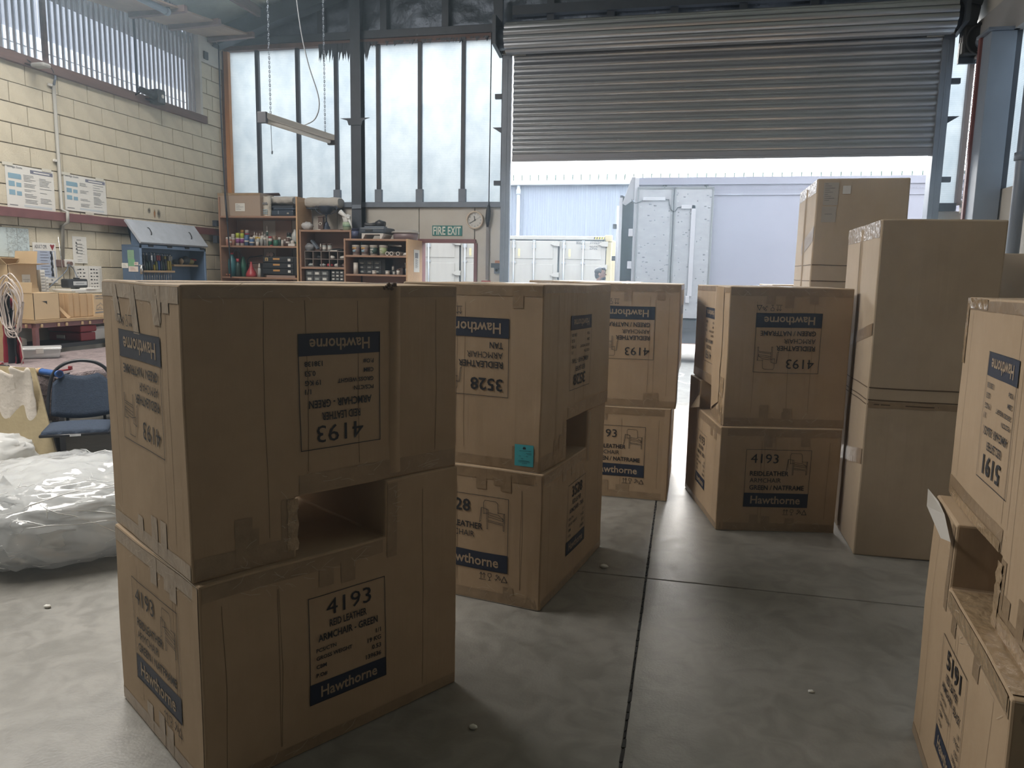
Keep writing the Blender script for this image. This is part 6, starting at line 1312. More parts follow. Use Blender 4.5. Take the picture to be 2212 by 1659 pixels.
# bottom shelf of the corner unit
z = 1.505
item('bottle', 'teal plastic bottle on the lowest visible corner shelf', 'bottle', 500, z, [(.055, 0), (.056, .17), (.05, .23), (.022, .29), (.02, .31)], M_TEALB, 9.62, None, cap=[(.024, .305), (.024, .33)], capm=M_REDP)
item('bottle', 'dark bottle with red cap beside the teal bottle', 'bottle', 512, z, [(.03, 0), (.03, .16), (.014, .21)], M_DGRN, 9.60, None, cap=[(.022, .205), (.022, .25)], capm=M_REDP)
item('bottle', 'green glass bottle behind the red funnel', 'bottle', 524, z, [(.045, 0), (.045, .18), (.02, .25), (.018, .28)], M_GREENB, 9.72)
item('funnel', 'red plastic funnel standing mouth down', 'funnel', 541, z, [(.075, 0), (.076, .03), (.068, .055), (.022, .14), (.014, .19), (.010, .21)], M_REDP, 9.56)
item('glue_bottle', 'slim white glue bottle beside the drawer case', 'bottle', 558.5, z, [(.022, 0), (.022, .11), (.012, .13)], M_TRANSP, 9.53, None, cap=[(.016, .125), (.014, .15), (.004, .19)], capm=M_CW1)
for i, px in enumerate((487.5, 494)): 
    x = sx(px, 9.5); tag(obj('copper_fitting', MB().lathe([(.012, 0), (.012, .02), (.016, .022), (.014, .035)], (x, 9.5, z), 10), None, colr('copper', .40, .16, .08, r=.35)), ('copper fitting nearest the corner on the low shelf', 'copper fitting by the teal bottle on the low shelf')[i], 'fitting', 'copper fittings on the low shelf')
hk = thing('hacksaw', 'hacksaw frame lying behind the funnel on the low corner shelf', 'saw', (sx(548, 9.75), 9.75, z)); a, b = sx(534, 9.76), sx(566, 9.76)
obj('saw_frame', MB().tube([(a, 9.76, z+.14), (a, 9.76, z+.24), (a+.03, 9.76, z+.275), (b, 9.76, z+.30)], .007, 6).tube([(a-.01, 9.76, z+.185), (b, 9.76, z+.19)], .005, 6), hk, M_DARK); obj('saw_handle', MB().box(b-.03, b+.02, 9.74, 9.78, z, z+.19), hk, M_BLACKP, bevel=.01)
hz_ = thing('hose_loop', 'brown loop of hose in the shelf corner', 'hose', (sx(481, 9.7), 9.7, z)); obj('hose', MB().tube(smooth_path([(-6.28, 9.7, z), (-6.29, 9.7, z+.2), (-6.26, 9.7, z+.35), (-6.2, 9.7, z+.36), (-6.15, 9.7, z+.28)]), .008, 6), hz_, M_BRN)
# drawer case
x0, x1 = sx(566, 9.5), sx(641, 9.5); dc = thing('drawer_case', 'black three-drawer parts case with orange labels', 'drawer unit', ((x0+x1)/2, 9.6, z))
obj('case', MB().box(x0, x1, 9.50, 9.82, z+.03, z+.285), dc, M_BLACKP, bevel=.012); obj('base', MB().box(x0+.06, x1-.03, 9.49, 9.8, z, z+.03), dc, colr('case_base', .30, .22, .19))
for k in range(3):
    z0_ = z+.045+.078*k; d = obj('drawer', MB().box(x0+.012, x1-.05, 9.482, 9.5, z0_, z0_+.07), dc, colr('drawer_black', .03, .033, .038), bevel=.006); w_ = x1-.05-x0
    obj('orange_label', MB().box(x0+.17, x0+.27, 9.478, 9.482, z0_+.038, z0_+.062), d, colr('orange_tag', .50, .27, .10)); obj('white_tag', MB().box(x1-.13, x1-.09, 9.478, 9.482, z0_+.022, z0_+.055), d, M_PAPER)
    if k == 2: obj('sign_tag', MB().box(x0+.05, x0+.095, 9.478, 9.482, z0_+.022, z0_+.066), d, colr('tan_tag', .42, .30, .14)); obj('figure', MB().box(x0+.067, x0+.078, 9.476, 9.478, z0_+.026, z0_+.056), d, M_DARK)
for i, (px, r_) in enumerate(((583, .028), (590, .028))):
    x = sx(px, 9.62); tag(obj('tape_roll', MB().tube([(x, 9.56, z+.285+r_), (x, 9.60, z+.285+r_)], r_, 14), None, M_BRN), ('dark tape roll on the drawer case, nearer the hacksaw', 'dark tape roll on the drawer case, beside the first roll')[i], 'tape roll', 'tape rolls on the drawer case')
# top shelf of the corner unit
z = 2.33
x0, x1 = sx(475, 9.48), sx(565, 9.48); zt = at_y(520, 417, 9.48).z
bx = thing('cardboard_box', 'tan cardboard box with white address label on top of the corner shelving', 'box', ((x0+x1)/2, 9.6, z)); obj('body', MB().box(x0, x1, 9.47, 9.84, z, zt), bx, colr('dusty_card', .36, .28, .22, r=.8), bevel=.004); obj('flap', quadslab((x0+.15, 9.84, zt), (x1+.10, 9.84, zt), (x1+.10, 9.80, zt+.035), (x0+.15, 9.80, zt+.025)), bx, M_BRN)
a = at_y(508, 439, 9.468); b = at_y(529, 456, 9.468); mb = MB(); pr = Print(mb, lambda u, v_, l_: Vector((a.x+u, 9.469-.0006*l_, b.z+v_))); wv, hv = b.x-a.x, a.z-b.z; pr.rect(M_PAPER, 0, 0, wv, hv, 1)
for k, l in enumerate((.25, .45, .9, .4, .6)): pr.line(M_PRINT, [(wv*.08, hv*(.85-.16*k)), (wv*(.08+l*.85), hv*(.85-.16*k))], .005)
obj('address_label', mb, bx, normals=False); mb = MB(); mb.use(M_CLEAR).box(x0-.004, x1+.003, 9.466, 9.47, zt-.035, zt); obj('clear_tape', mb, bx)
xs0, xs1 = sx(566, 9.5), sx(583, 9.5); sk = thing('printed_sack', 'crumpled white printed sack beside the labelled box', 'bag', ((xs0+xs1)/2, 9.6, z)); M_SACK = mat('white_sack', (.55, .52, .46), .7, bump=.8, bump_scale=16)
m2 = MB(); m2.smooth = True; m2.sheet(lambda p_, q_: ((xs0+xs1)/2+(.056+.012*noise.noise((p_*9, q_*6, 2)))*math.cos(2*pi*p_), 9.56+(.05+.012*noise.noise((p_*9, q_*6, 5)))*math.sin(2*pi*p_), z+.27*q_+.02*noise.noise((p_*7, q_, 1))*q_), 24, 10); m2.smooth = False
obj('sack', m2, sk, M_SACK, normals=False); mb = MB(); xc = (xs0+xs1)/2
for k in range(3): mb.use(M_PRINT).box(xc-.035+.026*k, xc-.015+.026*k, 9.494, 9.497, z+.155, z+.185)
for k in range(3):
    for j in range(3): mb.use(M_BLUEP).box(xc-.028+.024*k, xc-.012+.024*k, 9.494, 9.497, z+.03+.024*j, z+.042+.024*j)
obj('print', mb, sk)
x0, x1 = sx(585, 9.6), sx(641, 9.6); gy = thing('grey_bin', 'grey plastic bin behind the black case on the top shelf', 'bin', ((x0+x1)/2, 9.75, z)); obj('tub', MB().box(x0, x1, 9.70, 9.84, z, z+.12), gy, colr('bin_blue_grey', .25, .28, .32), bevel=.006)
bc = thing('power_tool_case', 'blue-black tool case with handle on the top shelf', 'case', (sx(620, 9.6), 9.6, z)); xa, xb = sx(594, 9.6), sx(641, 9.6); obj('shell', MB().box(xa, xb, 9.52, 9.69, z, z+.085), bc, colr('case_navy', .03, .045, .07), bevel=.02); obj('lid', MB().box(xa+.02, xb-.0, 9.53, 9.68, z+.085, z+.115), bc, colr('case_navy2', .04, .055, .085), bevel=.012); obj('clip', MB().box(xb-.09, xb-.06, 9.512, 9.52, z+.03, z+.05), bc, M_CHROME); obj('emblem', MB().box(xa+.10, xa+.12, 9.514, 9.52, z+.03, z+.075), bc, M_GUIDE)
M_DUST = mat('dust_sheet', (.46, .44, .41), .85, bump=.6, bump_scale=18)
def dust(x0, x1, zc, h, y0, y1, seed):
    m2 = MB(); m2.smooth = True; n = 30; V = []; 
    def f(p_, q_): a_ = 2*pi*q_; k_ = 1+.12*noise.noise((p_*6, math.cos(a_)*1.5, seed+math.sin(a_)*1.5)); return (x0+(x1-x0)*p_, (y0+y1)/2+(y1-y0)/2*math.cos(a_)*k_, zc+h/2*math.copysign(abs(math.sin(a_))**.7, math.sin(a_))*k_*(1-.4*max(0, abs(p_-.5)*2-.92)*10*.6))
    m2.sheet(f, 26, 22); m2.smooth = False; m2.add([f(0, q/22) for q in range(22)], [tuple(range(22))]); m2.add([f(1, q/22) for q in range(22)], [tuple(range(22))[::-1]]); return m2
xa, xb = sx(585, 9.7), sx(642, 9.7); zc = at_y(610, 435, 9.7).z
t = thing('dust_sheet_roll', 'pale folded dust sheet lying on the board above the tool case', 'cloth', ((xa+xb)/2, 9.75, zc)); obj('roll', dust(xa, xb-.02, zc+.01, .12, 9.62, 9.84, 2), t, M_DUST, normals=False); obj('shelf_board', MB().box(xa-.01, xb, 9.6, 9.86, zc-.095, zc-.065), t, M_STEEL)
xa, xb = sx(664, 9.75), sx(737, 9.75); zc = at_y(700, 438, 9.75).z
t = thing('fabric_roll', 'pale wrapped roll lying across high brackets above the trophy', 'roll', ((xa+xb)/2, 9.75, zc)); obj('roll', dust(xa, xb, zc, .145, 9.66, 9.86, 6), t, M_DUST, normals=False); obj('bracket', MB().box(xa+.0, xb-.02, 9.70, 9.89, zc-.085, zc-.068), t, M_STEEL)

# on top of the middle unit
z = 2.15
tr = thing('trophy_cup', 'dark two-handled trophy cup on a stepped base', 'trophy', (sx(705.5, 9.62), 9.62, z)); x = sx(705.5, 9.62); M_TROPHY = mat('tarnished_metal', (.06, .075, .11), .4, metal=.4)
obj('base', MB().lathe([(.062, 0), (.062, .02), (.052, .024), (.052, .05), (.035, .06), (.03, .085), (.016, .12)], (x, 9.62, z), 14), tr, M_TROPHY); obj('stem', MB().lathe([(.012, .11), (.010, .16), (.013, .20), (.02, .215)], (x, 9.62, z), 10), tr, M_TROPHY); obj('bowl', MB().lathe([(.02, .21), (.055, .225), (.085, .26), (.10, .295), (.11, .31), (.112, .318)], (x, 9.62, z), 20), tr, M_TROPHY)
for s in (-1, 1): obj('handle', MB().tube(smooth_path([(x+s*.10, 9.62, z+.31), (x+s*.15, 9.62, z+.325), (x+s*.155, 9.62, z+.28), (x+s*.11, 9.62, z+.235), (x+s*.05, 9.62, z+.215)]), .0045, 6), tr, M_TROPHY)
x = sx(695, 9.56); t = thing('small_wooden_stand', 'small brown wooden pedestal with a white ring, before the trophy', 'stand', (x, 9.56, z)); obj('body', MB().box(x-.035, x+.035, 9.53, 9.59, z, z+.17), t, colr('walnut', .11, .075, .065), bevel=.003); obj('cap', MB().box(x-.048, x+.048, 9.52, 9.60, z+.17, z+.185), t, colr('walnut', .11, .075, .065), bevel=.003)
obj('ring', MB().tube([(x+.018*math.cos(2*pi*k/16), 9.526, z+.085+.018*math.sin(2*pi*k/16)) for k in range(17)], .005, 6, False), t, M_CW1); obj('plinth', MB().box(x-.04, x+.03, 9.51, 9.53, z, z+.012), t, M_CW1)
t = thing('plastic_bag', 'crumpled clear bag on top of the middle shelving by the beige panel', 'bag', (sx(664, 9.6), 9.6, z)); obj('film', MB().blob((sx(664, 9.6), 9.6, z+.055), (.085, .07, .056), 18, 12, .35, 4, 3), t, mat('bag_film', (.50, .51, .52), .25, bump=.7, bump_scale=25))
x = sx(750, 9.56); t = thing('tub_with_bag', 'pale green tub with a white plastic bag stuffed in its top', 'tub', (x, 9.56, z)); obj('tub', MB().lathe([(.052, 0), (.06, .105)], (x, 9.56, z), 16), t, colr('mint_tub', .36, .46, .33)); obj('bag', MB().blob((x, 9.56, z+.15), (.055, .05, .065), 14, 10, .4, 4, 2).tube([(x+.05, 9.53, z+.14), (x-.03, 9.53, z+.20), (x-.085, 9.53, z+.245)], [.02, .028, .034], 8).tube([(x+.03, 9.53, z+.17), (x+.07, 9.53, z+.08), (x+.085, 9.53, z+.03)], [.022, .012, .005], 8), t, mat('white_bag', (.68, .69, .69), .4, bump=.5, bump_scale=30)); obj('print', MB().lathe([(.0555, .04), (.058, .075)], (x, 9.56, z), 16), t, colr('tub_print', .22, .34, .24))
tag(obj('thin_board', MB().box(sx(700, 9.6), sx(742, 9.6), 9.5, 9.8, z, z+.012), None, M_BRN), 'thin dark offcut lying under the tub end of the shelf top', 'board')
# pigeonholes and things in the middle unit
z = 1.655; x0, x1 = sx(664, 9.6), sx(752, 9.6); pg = thing('pigeonhole_rack', 'grey pigeonhole rack of two rows on the middle shelving', 'rack', ((x0+x1)/2, 9.6, z)); M_PG = colr('pigeon_grey', .24, .20, .18, r=.6)
for k in range(3): obj('shelf', MB().box(x0, x1, 9.52, 9.80, z+.0+.105*k, z+.008+.105*k), pg, M_PG)
for k in range(6): xx = x0+(x1-x0)*k/5; obj('divider', MB().box(xx-.004, xx+.004, 9.52, 9.80, z, z+.215), pg, M_PG)
obj('back', MB().box(x0, x1, 9.80, 9.806, z, z+.215), pg, M_SHELF)
rr = random.Random(6)
for i, (px, row, m_, lb) in enumerate(((741, 1, M_CW1, 'white fittings filling the last upper pigeonhole'), (717, 1, M_CW1, 'white packet in an upper pigeonhole'), (690, 1, M_DARK, 'black strip in an upper pigeonhole'), (672, 0, M_GREYC, 'small clear bag in the first lower pigeonhole'), (697, 0, M_GREYC, 'crumpled film in a lower pigeonhole'), (712, 0, M_REDP, 'red tool in the middle lower pigeonhole'), (728, 0, M_CW1, 'white scraps in a lower pigeonhole'), (744, 0, M_BRN, 'brown part in the last lower pigeonhole'))):
    x = sx(px, 9.58); zz = z+.008+.105*row; tag(obj('small_part', MB().blob((x, 9.58, zz+.022), (.045, .04, .024), 12, 8, .45, 5, i), None, m_), lb, 'part', 'parts in the pigeonholes')
zt_ = z+.218; pgx = [(668, 'k'), (700.5, 'jar'), (712, 'jar')]
for i, (px, lb) in enumerate(((700.5, 'small jar with printed wrap on the rack, nearer the trophy'), (712, 'small jar with printed wrap on the rack, next to the white strip'))): item('jar', lb, 'jar', px, zt_, [(.028, 0), (.028, .08)], M_GREYC, 9.6, 'jars on the pigeonhole rack', cap=[(.03, .08), (.03, .10)], capm=M_BRN, band=[(.0285, .02), (.0285, .05)], bandm=M_CW1)
item('glue_bottle', 'small white nozzle bottle on the pigeonhole rack', 'bottle', 692.5, zt_, [(.013, 0), (.013, .05)], M_BRN, 9.56, None, cap=[(.012, .05), (.004, .10)], capm=M_CW1)
x = sx(678, 9.62); t = thing('metal_bracket', 'grey slanted metal bar propped on the pigeonhole rack', 'bracket', (x, 9.6, zt_)); obj('bar', MB().beam((x-.03, 9.62, zt_+.145), (x+.075, 9.60, zt_+.03), .05, .028), t, M_GUIDE, bevel=.003); tag(obj('parts_bag', MB().blob((sx(668, 9.6), 9.6, zt_+.05), (.07, .05, .052), 14, 9, .4, 5, 4), None, mat('bag_grey', (.22, .23, .25), .4)), 'grey bag of parts under the slanted bar', 'bag')
tag(obj('white_strip', MB().box(sx(716, 9.56), sx(731, 9.56), 9.52, 9.56, zt_, zt_+.012), None, M_CW1), 'thin white strip lying on the pigeonhole rack', 'strip'); tag(obj('dark_tools', MB().blob((sx(730, 9.66), 9.66, zt_+.02), (.09, .05, .022), 12, 7, .4, 5, 6), None, M_DARK), 'dark flat tool lying behind the white strip', 'tool')
x = sx(757, 9.55); tag(obj('red_level', MB().box(sx(749.5, 9.5), sx(752, 9.5), 9.47, 9.50, z, z+.22), None, M_REDP), 'red upright tool at the end of the pigeonholes', 'tool')
# parts cabinets below
z = 1.38
obj('shelf', MB().box(-5.09, -4.382, 9.454, 9.86, z-.024, z), B_u, M_SHELF)
for i, (p0, p1, nr, ncol, lb) in enumerate(((659, 711, 3, 3, 'black small-parts drawer cabinet under the pigeonholes, by the drawer case'), (714, 753, 5, 4, 'black small-parts drawer cabinet under the pigeonholes, by the paint tubs'))):
    x0, x1 = sx(p0, 9.5), sx(p1, 9.5); t = thing('parts_cabinet', lb, 'drawer unit', ((x0+x1)/2, 9.6, z), 0, 'parts cabinets'); obj('case', MB().box(x0, x1, 9.50, 9.8, z, z+.245), t, M_BLACKP, bevel=.006); dw = (x1-x0-.02)/ncol; dh = .225/nr
    for r_ in range(nr):
        for c_ in range(ncol):
            xa = x0+.012+dw*c_; za = z+.012+dh*r_; d = obj('drawer', MB().box(xa, xa+dw-.008, 9.49, 9.50, za, za+dh-.008), t, colr('smoke_drawer', .10, .105, .11, r=.3), bevel=.002); obj('tag', MB().box(xa+dw*.2, xa+dw*.7, 9.487, 9.49, za+dh*.2, za+dh*.6), d, M_PAPER if (r_+c_+i) % 2 else M_GREYC)
# low unit: paint tubs, tubes, small pots
z = 1.818; Yc = 9.38
for i, (px, bm, lb) in enumerate(((769.5, colr('tub_orange_blue', .20, .16, .16), 'white paint tub with orange and blue label, first on the shelf'), (788.5, colr('tub_orange_blue', .20, .16, .16), 'white paint tub with orange and blue label, second on the shelf'), (807.5, M_DGRN, 'white-lidded paint tub with dark green label'), (828, colr('tub_green', .33, .42, .22), 'white-lidded paint tub with pale green label'))):
    x = sx(px, Yc); t = thing('paint_tub', lb, 'tub', (x, Yc, z), 0, 'paint tubs on the low shelving'); r_ = .052; obj('body', MB().lathe([(r_*.88, 0), (r_, .115)], (x, Yc, z), 18), t, M_CW1); obj('lid', MB().lathe([(r_*1.08, .108), (r_*1.08, .13), (r_*1.0, .135)], (x, Yc, z), 18), t, M_CW1); obj('label', MB().lathe([(r_*.905, .02), (r_*.985, .10)], (x, Yc, z), 18), t, bm)
    mb = MB()
    if i < 2: mb.use(M_ORC).box(x-.035, x+.02, Yc-r_-.002, Yc-r_*.85, .088+z, .10+z); mb.use(M_BLUEP).blob((x-.01, Yc-r_*.93, z+.055), (.024, .008, .014), 8, 6)
    else: mb.use(M_CW1).box(x-.03, x+.01, Yc-r_-.001, Yc-r_*.8, z+.072, z+.084).box(x-.03, x-.005, Yc-r_-.001, Yc-r_*.8, z+.05, z+.06).box(x-.03, x+.005, Yc-r_-.001, Yc-r_*.8, z+.03, z+.038)
    obj('print', mb, t)
for i, (px, lb) in enumerate(((838, 'open white cardboard tube lying end-on beside the green tub'), (847, 'second white tube lying beside the first'), (861, 'third white tube lying end-on, set apart'))):
    x = sx(px, 9.35); rr_ = .026; mb = MB(); n = 16; zc = z+rr_+.001
    vs = [(x+r_*math.cos(2*pi*k/n), y_, zc+r_*math.sin(2*pi*k/n)) for (r_, y_) in ((rr_, 9.32), (rr_, 9.6), (rr_*.7, 9.6), (rr_*.7, 9.32)) for k in range(n)]
    mb.smooth = False; mb.add(vs, [(j*n+k, j*n+(k+1) % n, ((j+1) % 4)*n+(k+1) % n, ((j+1) % 4)*n+k) for j in range(4) for k in range(n)]); tag(obj('white_tube', mb, None, M_CW1), lb, 'tube', 'white tubes on the low shelving')
x = sx(878, 9.4); tag(obj('plaster_lump', MB().blob((x, 9.4, z+.02), (.05, .04, .022), 12, 8, .4, 5, 1), None, M_CW1), 'pale lump lying at the end of the tub shelf', 'lump'); tag(obj('white_dowel', MB().tube([(sx(836, 9.5), 9.55, z+.145), (sx(866, 9.34), 9.34, z+.125)], .011, 8), None, M_CW1), 'white rod lying across the tubs under the shelf top', 'rod'); tag(obj('dark_bundle', MB().blob((sx(845, 9.6), 9.66, z+.085), (.08, .05, .04), 12, 8, .4, 5, 9), None, M_GUIDE), 'grey bundle behind the white tubes', 'bundle')
z = 1.575
item('paper_roll', 'tall white paper roll on the lowest visible shelf by the parts box', 'roll', 768, z, [(.031, 0), (.031, .148)], M_CW1, 9.36)
x0, x1 = sx(774, 9.45), sx(833, 9.45); t = thing('parts_cabinet', 'dark clear-fronted parts box beside the paper roll', 'drawer unit', ((x0+x1)/2, 9.5, z)); obj('case', MB().box(x0, x1, 9.44, 9.7, z, z+.205), t, M_BLACKP, bevel=.008)
for r_ in range(3):
    for c_ in range(3): xa = x0+.01+(x1-x0-.06)/3*c_; d = obj('drawer', MB().box(xa, xa+(x1-x0-.06)/3-.006, 9.43, 9.44, z+.01+.058*r_, z+.06+.058*r_), t, colr('smoke_drawer2', .07, .08, .09, r=.25), bevel=.002); obj('contents', MB().blob((xa+.045, 9.428, z+.03+.058*r_), (.03, .004, .012), 8, 5, .5, 5, r_+c_*3), d, M_GREYC)
for i, (px, h, r_, m_, lb) in enumerate(((808, .05, .026, M_CW1, 'small white lidded pot before the parts box'), (837, .05, .028, M_CW1, 'small white pot with printed mark, apart from the parts box'), (851, .04, .018, M_GREYC, 'tiny grey pot before the upright bottle'), (860, .075, .022, M_CW1, 'white bottle with brown lid near the brushes'))):
    item('pot', lb, 'pot', px, z, [(r_, 0), (r_, h*.8)], m_, 9.34, 'small pots on the low shelf', cap=[(r_*1.1, h*.78), (r_*1.1, h)], capm=M_CW1 if i != 3 else M_BRN)
item('bottle', 'little white bottle on a dark block behind the pots', 'bottle', 849, z+.055, [(.016, 0), (.016, .05)], M_CW1, 9.42, None, cap=[(.012, .05), (.012, .065)], capm=M_BRN); tag(obj('dark_block', MB().box(sx(844, 9.42), sx(857, 9.42), 9.39, 9.46, z, z+.054), None, M_DARK, bevel=.003), 'dark block carrying the little white bottle', 'block'); tag(obj('dark_case', MB().box(sx(865, 9.5), sx(873, 9.5), 9.45, 9.6, z, z+.09), None, M_BRN, bevel=.004), 'dark case behind the white bottle', 'case')
x = sx(880.5, 9.36); t = thing('brush_jar', 'jar of white-tipped brushes at the shelf end', 'jar', (x, 9.36, z)); obj('jar', MB().lathe([(.026, 0), (.03, .08)], (x, 9.36, z), 14), t, colr('jar_clear', .35, .36, .36, r=.2))
for k in range(7): a_ = k*2.4; obj('brush', MB().tube([(x+.01*math.cos(a_), 9.36+.01*math.sin(a_), z+.01), (x+.03*math.cos(a_), 9.36+.02*math.sin(a_), z+.13), (x+.035*math.cos(a_), 9.36+.022*math.sin(a_), z+.155)], [.003, .003, .006], 5), t, M_CW1)
# on top of the low unit
z = 2.03
item('paint_tin', 'dark blue printed paint tin on top of the low shelving', 'tin', 768, z, [(.05, 0), (.05, .125), (.053, .126), (.053, .132)], colr('tin_navy', .04, .05, .11), 9.36, None, band=[(.0512, .03), (.0512, .10)], bandm=colr('tin_print', .07, .085, .16)); item('paint_tin', 'grey tin tucked behind the dark blue tin', 'tin', 780, z, [(.036, 0), (.036, .115)], colr('tin_grey', .18, .21, .24), 9.50)
x0, x1 = sx(784, 9.34), sx(831, 9.34); t = thing('white_tray', 'white upturned plastic tray under the dark tool case', 'tray', ((x0+x1)/2, 9.4, z)); obj('top', MB().box(x0, x1, 9.30, 9.62, z+.055, z+.07), t, M_CW1, bevel=.004); 
for a, b in ((x0, x0+.05), (x1-.05, x1)): obj('leg', MB().prism([(a, z), (a+.02 if a == x0 else b-.03, z), (b if a == x0 else b, z+.055), (a, z+.055)], 'y', 9.30, 9.60), t, M_CW1, bevel=.003)
x0, x1 = sx(783, 9.45), sx(840, 9.45); t = thing('tool_case', 'dark blue-grey moulded tool case on the white tray', 'case', ((x0+x1)/2, 9.5, z+.07)); obj('shell', MB().box(x0+.01, x1, 9.32, 9.68, z+.072, z+.15), t, colr('case_slate', .05, .065, .085), bevel=.02); obj('handle', MB().box(x0+.1, x0+.2, 9.305, 9.32, z+.10, z+.12), t, M_BLACKP, bevel=.004)
p0, p1 = sx(789, 9.42), sx(835, 9.42); t = thing('power_tool', 'black power tool lying on the dark tool case', 'tool', ((p0+p1)/2, 9.45, z+.15)); zz = z+.153
obj('body', MB().tube([(p1-.02, 9.42, zz+.04), (p1-.10, 9.42, zz+.05), (p1-.14, 9.42, zz+.04)], [.035, .05, .038], 12), t, M_BLACKP); obj('handle', MB().tube([(p1-.13, 9.42, zz+.035), (p0+.07, 9.42, zz+.028), (p0+.02, 9.42, zz+.035), (p0, 9.42, zz+.045)], [.034, .024, .026, .03], 10), t, M_BLACKP); obj('base_plate', MB().box(p0+.01, p1-.01, 9.37, 9.47, zz-.002, zz+.012), t, M_GUIDE, bevel=.003)
x0, x1 = sx(836, 9.42), sx(905, 9.42); xc = (x0+x1)/2; t = thing('lidded_tub', 'mauve round basin with pale lid on top of the low shelving', 'tub', (xc, 9.5, z)); rw = (x1-x0)/2*.86; obj('basin', MB().lathe([(rw*.86, 0), (rw*.9, .09)], (xc, 9.52, z), 24, 1, .62), t, colr('mauve_plastic', .20, .15, .16)); obj('lid', MB().lathe([(rw*1.0, .085), (rw*1.02, .1), (rw*.9, .11), (rw*.75, .112), (rw*.72, .125), (rw*.6, .127)], (xc, 9.52, z), 24, 1, .62), t, colr('lid_pale', .36, .34, .32))
# notice pinned on the pale side of the low unit
a = at_x(894, 539, -3.488); b = at_x(906, 588, -3.488); t = thing('notice', 'long white notice pinned on the pale end of the low shelving', 'notice', (-3.489, a.y, b.z)); y0_, y1_ = sorted((a.y, b.y)); y0_ = max(y0_, 9.33); y1_ = min(max(y1_, y0_+.2), 9.75)
obj('sheet', MB().box(-3.49, -3.487, y0_, y1_, b.z, a.z), t, M_PAPER); mb = MB(); pr = Print(mb, lambda u, v_, l_: Vector((-3.4868+.0005*l_, y0_+u, b.z+v_))); hv = a.z-b.z; wv = y1_-y0_; pr.rect(M_PRINT, wv*.2, hv*.62, wv*.75, hv*.86, 1)
for k in range(9): pr.line(M_PRINT, [(wv*.25, hv*(.56-.045*k)), (wv*(.6+.1*(k % 2)), hv*(.56-.045*k))], .006)
obj('print', mb, t, normals=False)

# ---------------------------------------------------------------- on the back wall and hanging
a = at_y(933.5, 487, YB-.01); b = at_y(998, 509.5, YB-.01)
sg = thing('exit_sign', 'green sign reading FIRE EXIT above the open side door', 'sign', ((a.x+b.x)/2, YB, b.z)); obj('plate', MB().box(a.x, b.x, YB-.008, YB-.001, b.z, a.z), sg, mat('sign_green', (.025, .17, .16), .4), bevel=.002)
mb = MB(); pr = Print(mb, lambda u, v_, l_: Vector((a.x+u, YB-.0085-.0006*l_, b.z+v_))); W_ = b.x-a.x; H_ = a.z-b.z; M_SGW = mat('sign_white', (.62, .62, .57), .5); pr.text(M_SGW, 'FIRE', W_*.035, H_*.11, h=H_*.78, wd=W_*.41, bold=True); pr.text(M_SGW, 'EXIT', W_*.525, H_*.11, h=H_*.78, wd=W_*.43, bold=True); obj('lettering', mb, sg, normals=False)
c = at_y(1026, 475.3, YB-.02); R_ = .118
ck = thing('wall_clock', 'round cream wall clock beside the exit sign', 'clock', (c.x, YB, c.z-R_))
def ring(mb, r0, r1, y0_, y1_, n=40):
    vs = [(c.x+r_*math.cos(2*pi*k/n), y_, c.z+r_*math.sin(2*pi*k/n)) for (r_, y_) in ((r1, y1_), (r1, y0_+.008), (r1-.006, y0_), (r0+.004, y0_), (r0, y0_+.006), (r0, y1_)) for k in range(n)]
    mb.smooth = True; mb.add(vs, [(j*n+k, j*n+(k+1) % n, (j+1)*n+(k+1) % n, (j+1)*n+k) for j in range(5) for k in range(n)]); mb.smooth = False; return mb
obj('rim', ring(MB(), R_-.018, R_, YB-.045, YB-.001), ck, mat('clock_cream', (.55, .47, .38), .45)); obj('dial', MB().tube([(c.x, YB-.02, c.z), (c.x, YB-.002, c.z)], R_-.016, 36), ck, mat('clock_dial', (.50, .50, .49), .5))
mb = MB(); pr = Print(mb, lambda u, v_, l_: Vector((c.x+u, YB-.0205-.0005*l_, c.z+v_)))
for h in range(1, 13): an = pi/2-2*pi*h/12; pr.text(M_INK, str(h), .080*math.cos(an), .080*math.sin(an)-.0085, h=.017, bold=True, align='c')
obj('numerals', mb, ck, normals=False)
for nm_, an, ln, wd in (('hour_hand', math.radians(90+13), .055, .008), ('minute_hand', math.radians(90+122), .078, .006), ('second_hand', math.radians(28), .07, .0015)):
    d_ = Vector((math.cos(an), 0, math.sin(an))); obj(nm_, MB().beam(Vector((c.x, YB-.025, c.z))-d_*.012, Vector((c.x, YB-.025, c.z))+d_*ln, wd, .002, (0, 1, 0)), ck, M_DARK if nm_ != 'second_hand' else M_GUIDE)
a = at_y(1076, 562.5, YB-.10); b = at_y(1085, 578.5, YB-.10); t = thing('warning_label', 'orange warning label on the wall beside the shutter guide', 'label', (a.x, YB, b.z)); xa = min(a.x, -2.47); obj('sheet', MB().box(-2.50, -2.435, YB-.004, YB-.0005, b.z, a.z), t, colr('orange_label', .50, .21, .09)); mb = MB(); pr = Print(mb, lambda u, v_, l_: Vector((-2.50+u, YB-.0045-.0005*l_, b.z+v_)))
for k in range(4): pr.line(M_BRN, [(.012, .082-.02*k), (.053, .082-.02*k)], .004)
obj('print', mb, t, normals=False)
zc = at_y(1080, 584, YB).z; t = thing('key_switch', 'small grey key switch under the orange label', 'switch', (-2.47, YB, zc-.04)); obj('box', MB().box(-2.505, -2.435, YB-.03, YB-.001, zc-.045, zc+.04), t, M_GUIDE, bevel=.005); obj('button', MB().tube([(-2.47, YB-.036, zc), (-2.47, YB-.03, zc)], .018, 12), t, M_DARK)
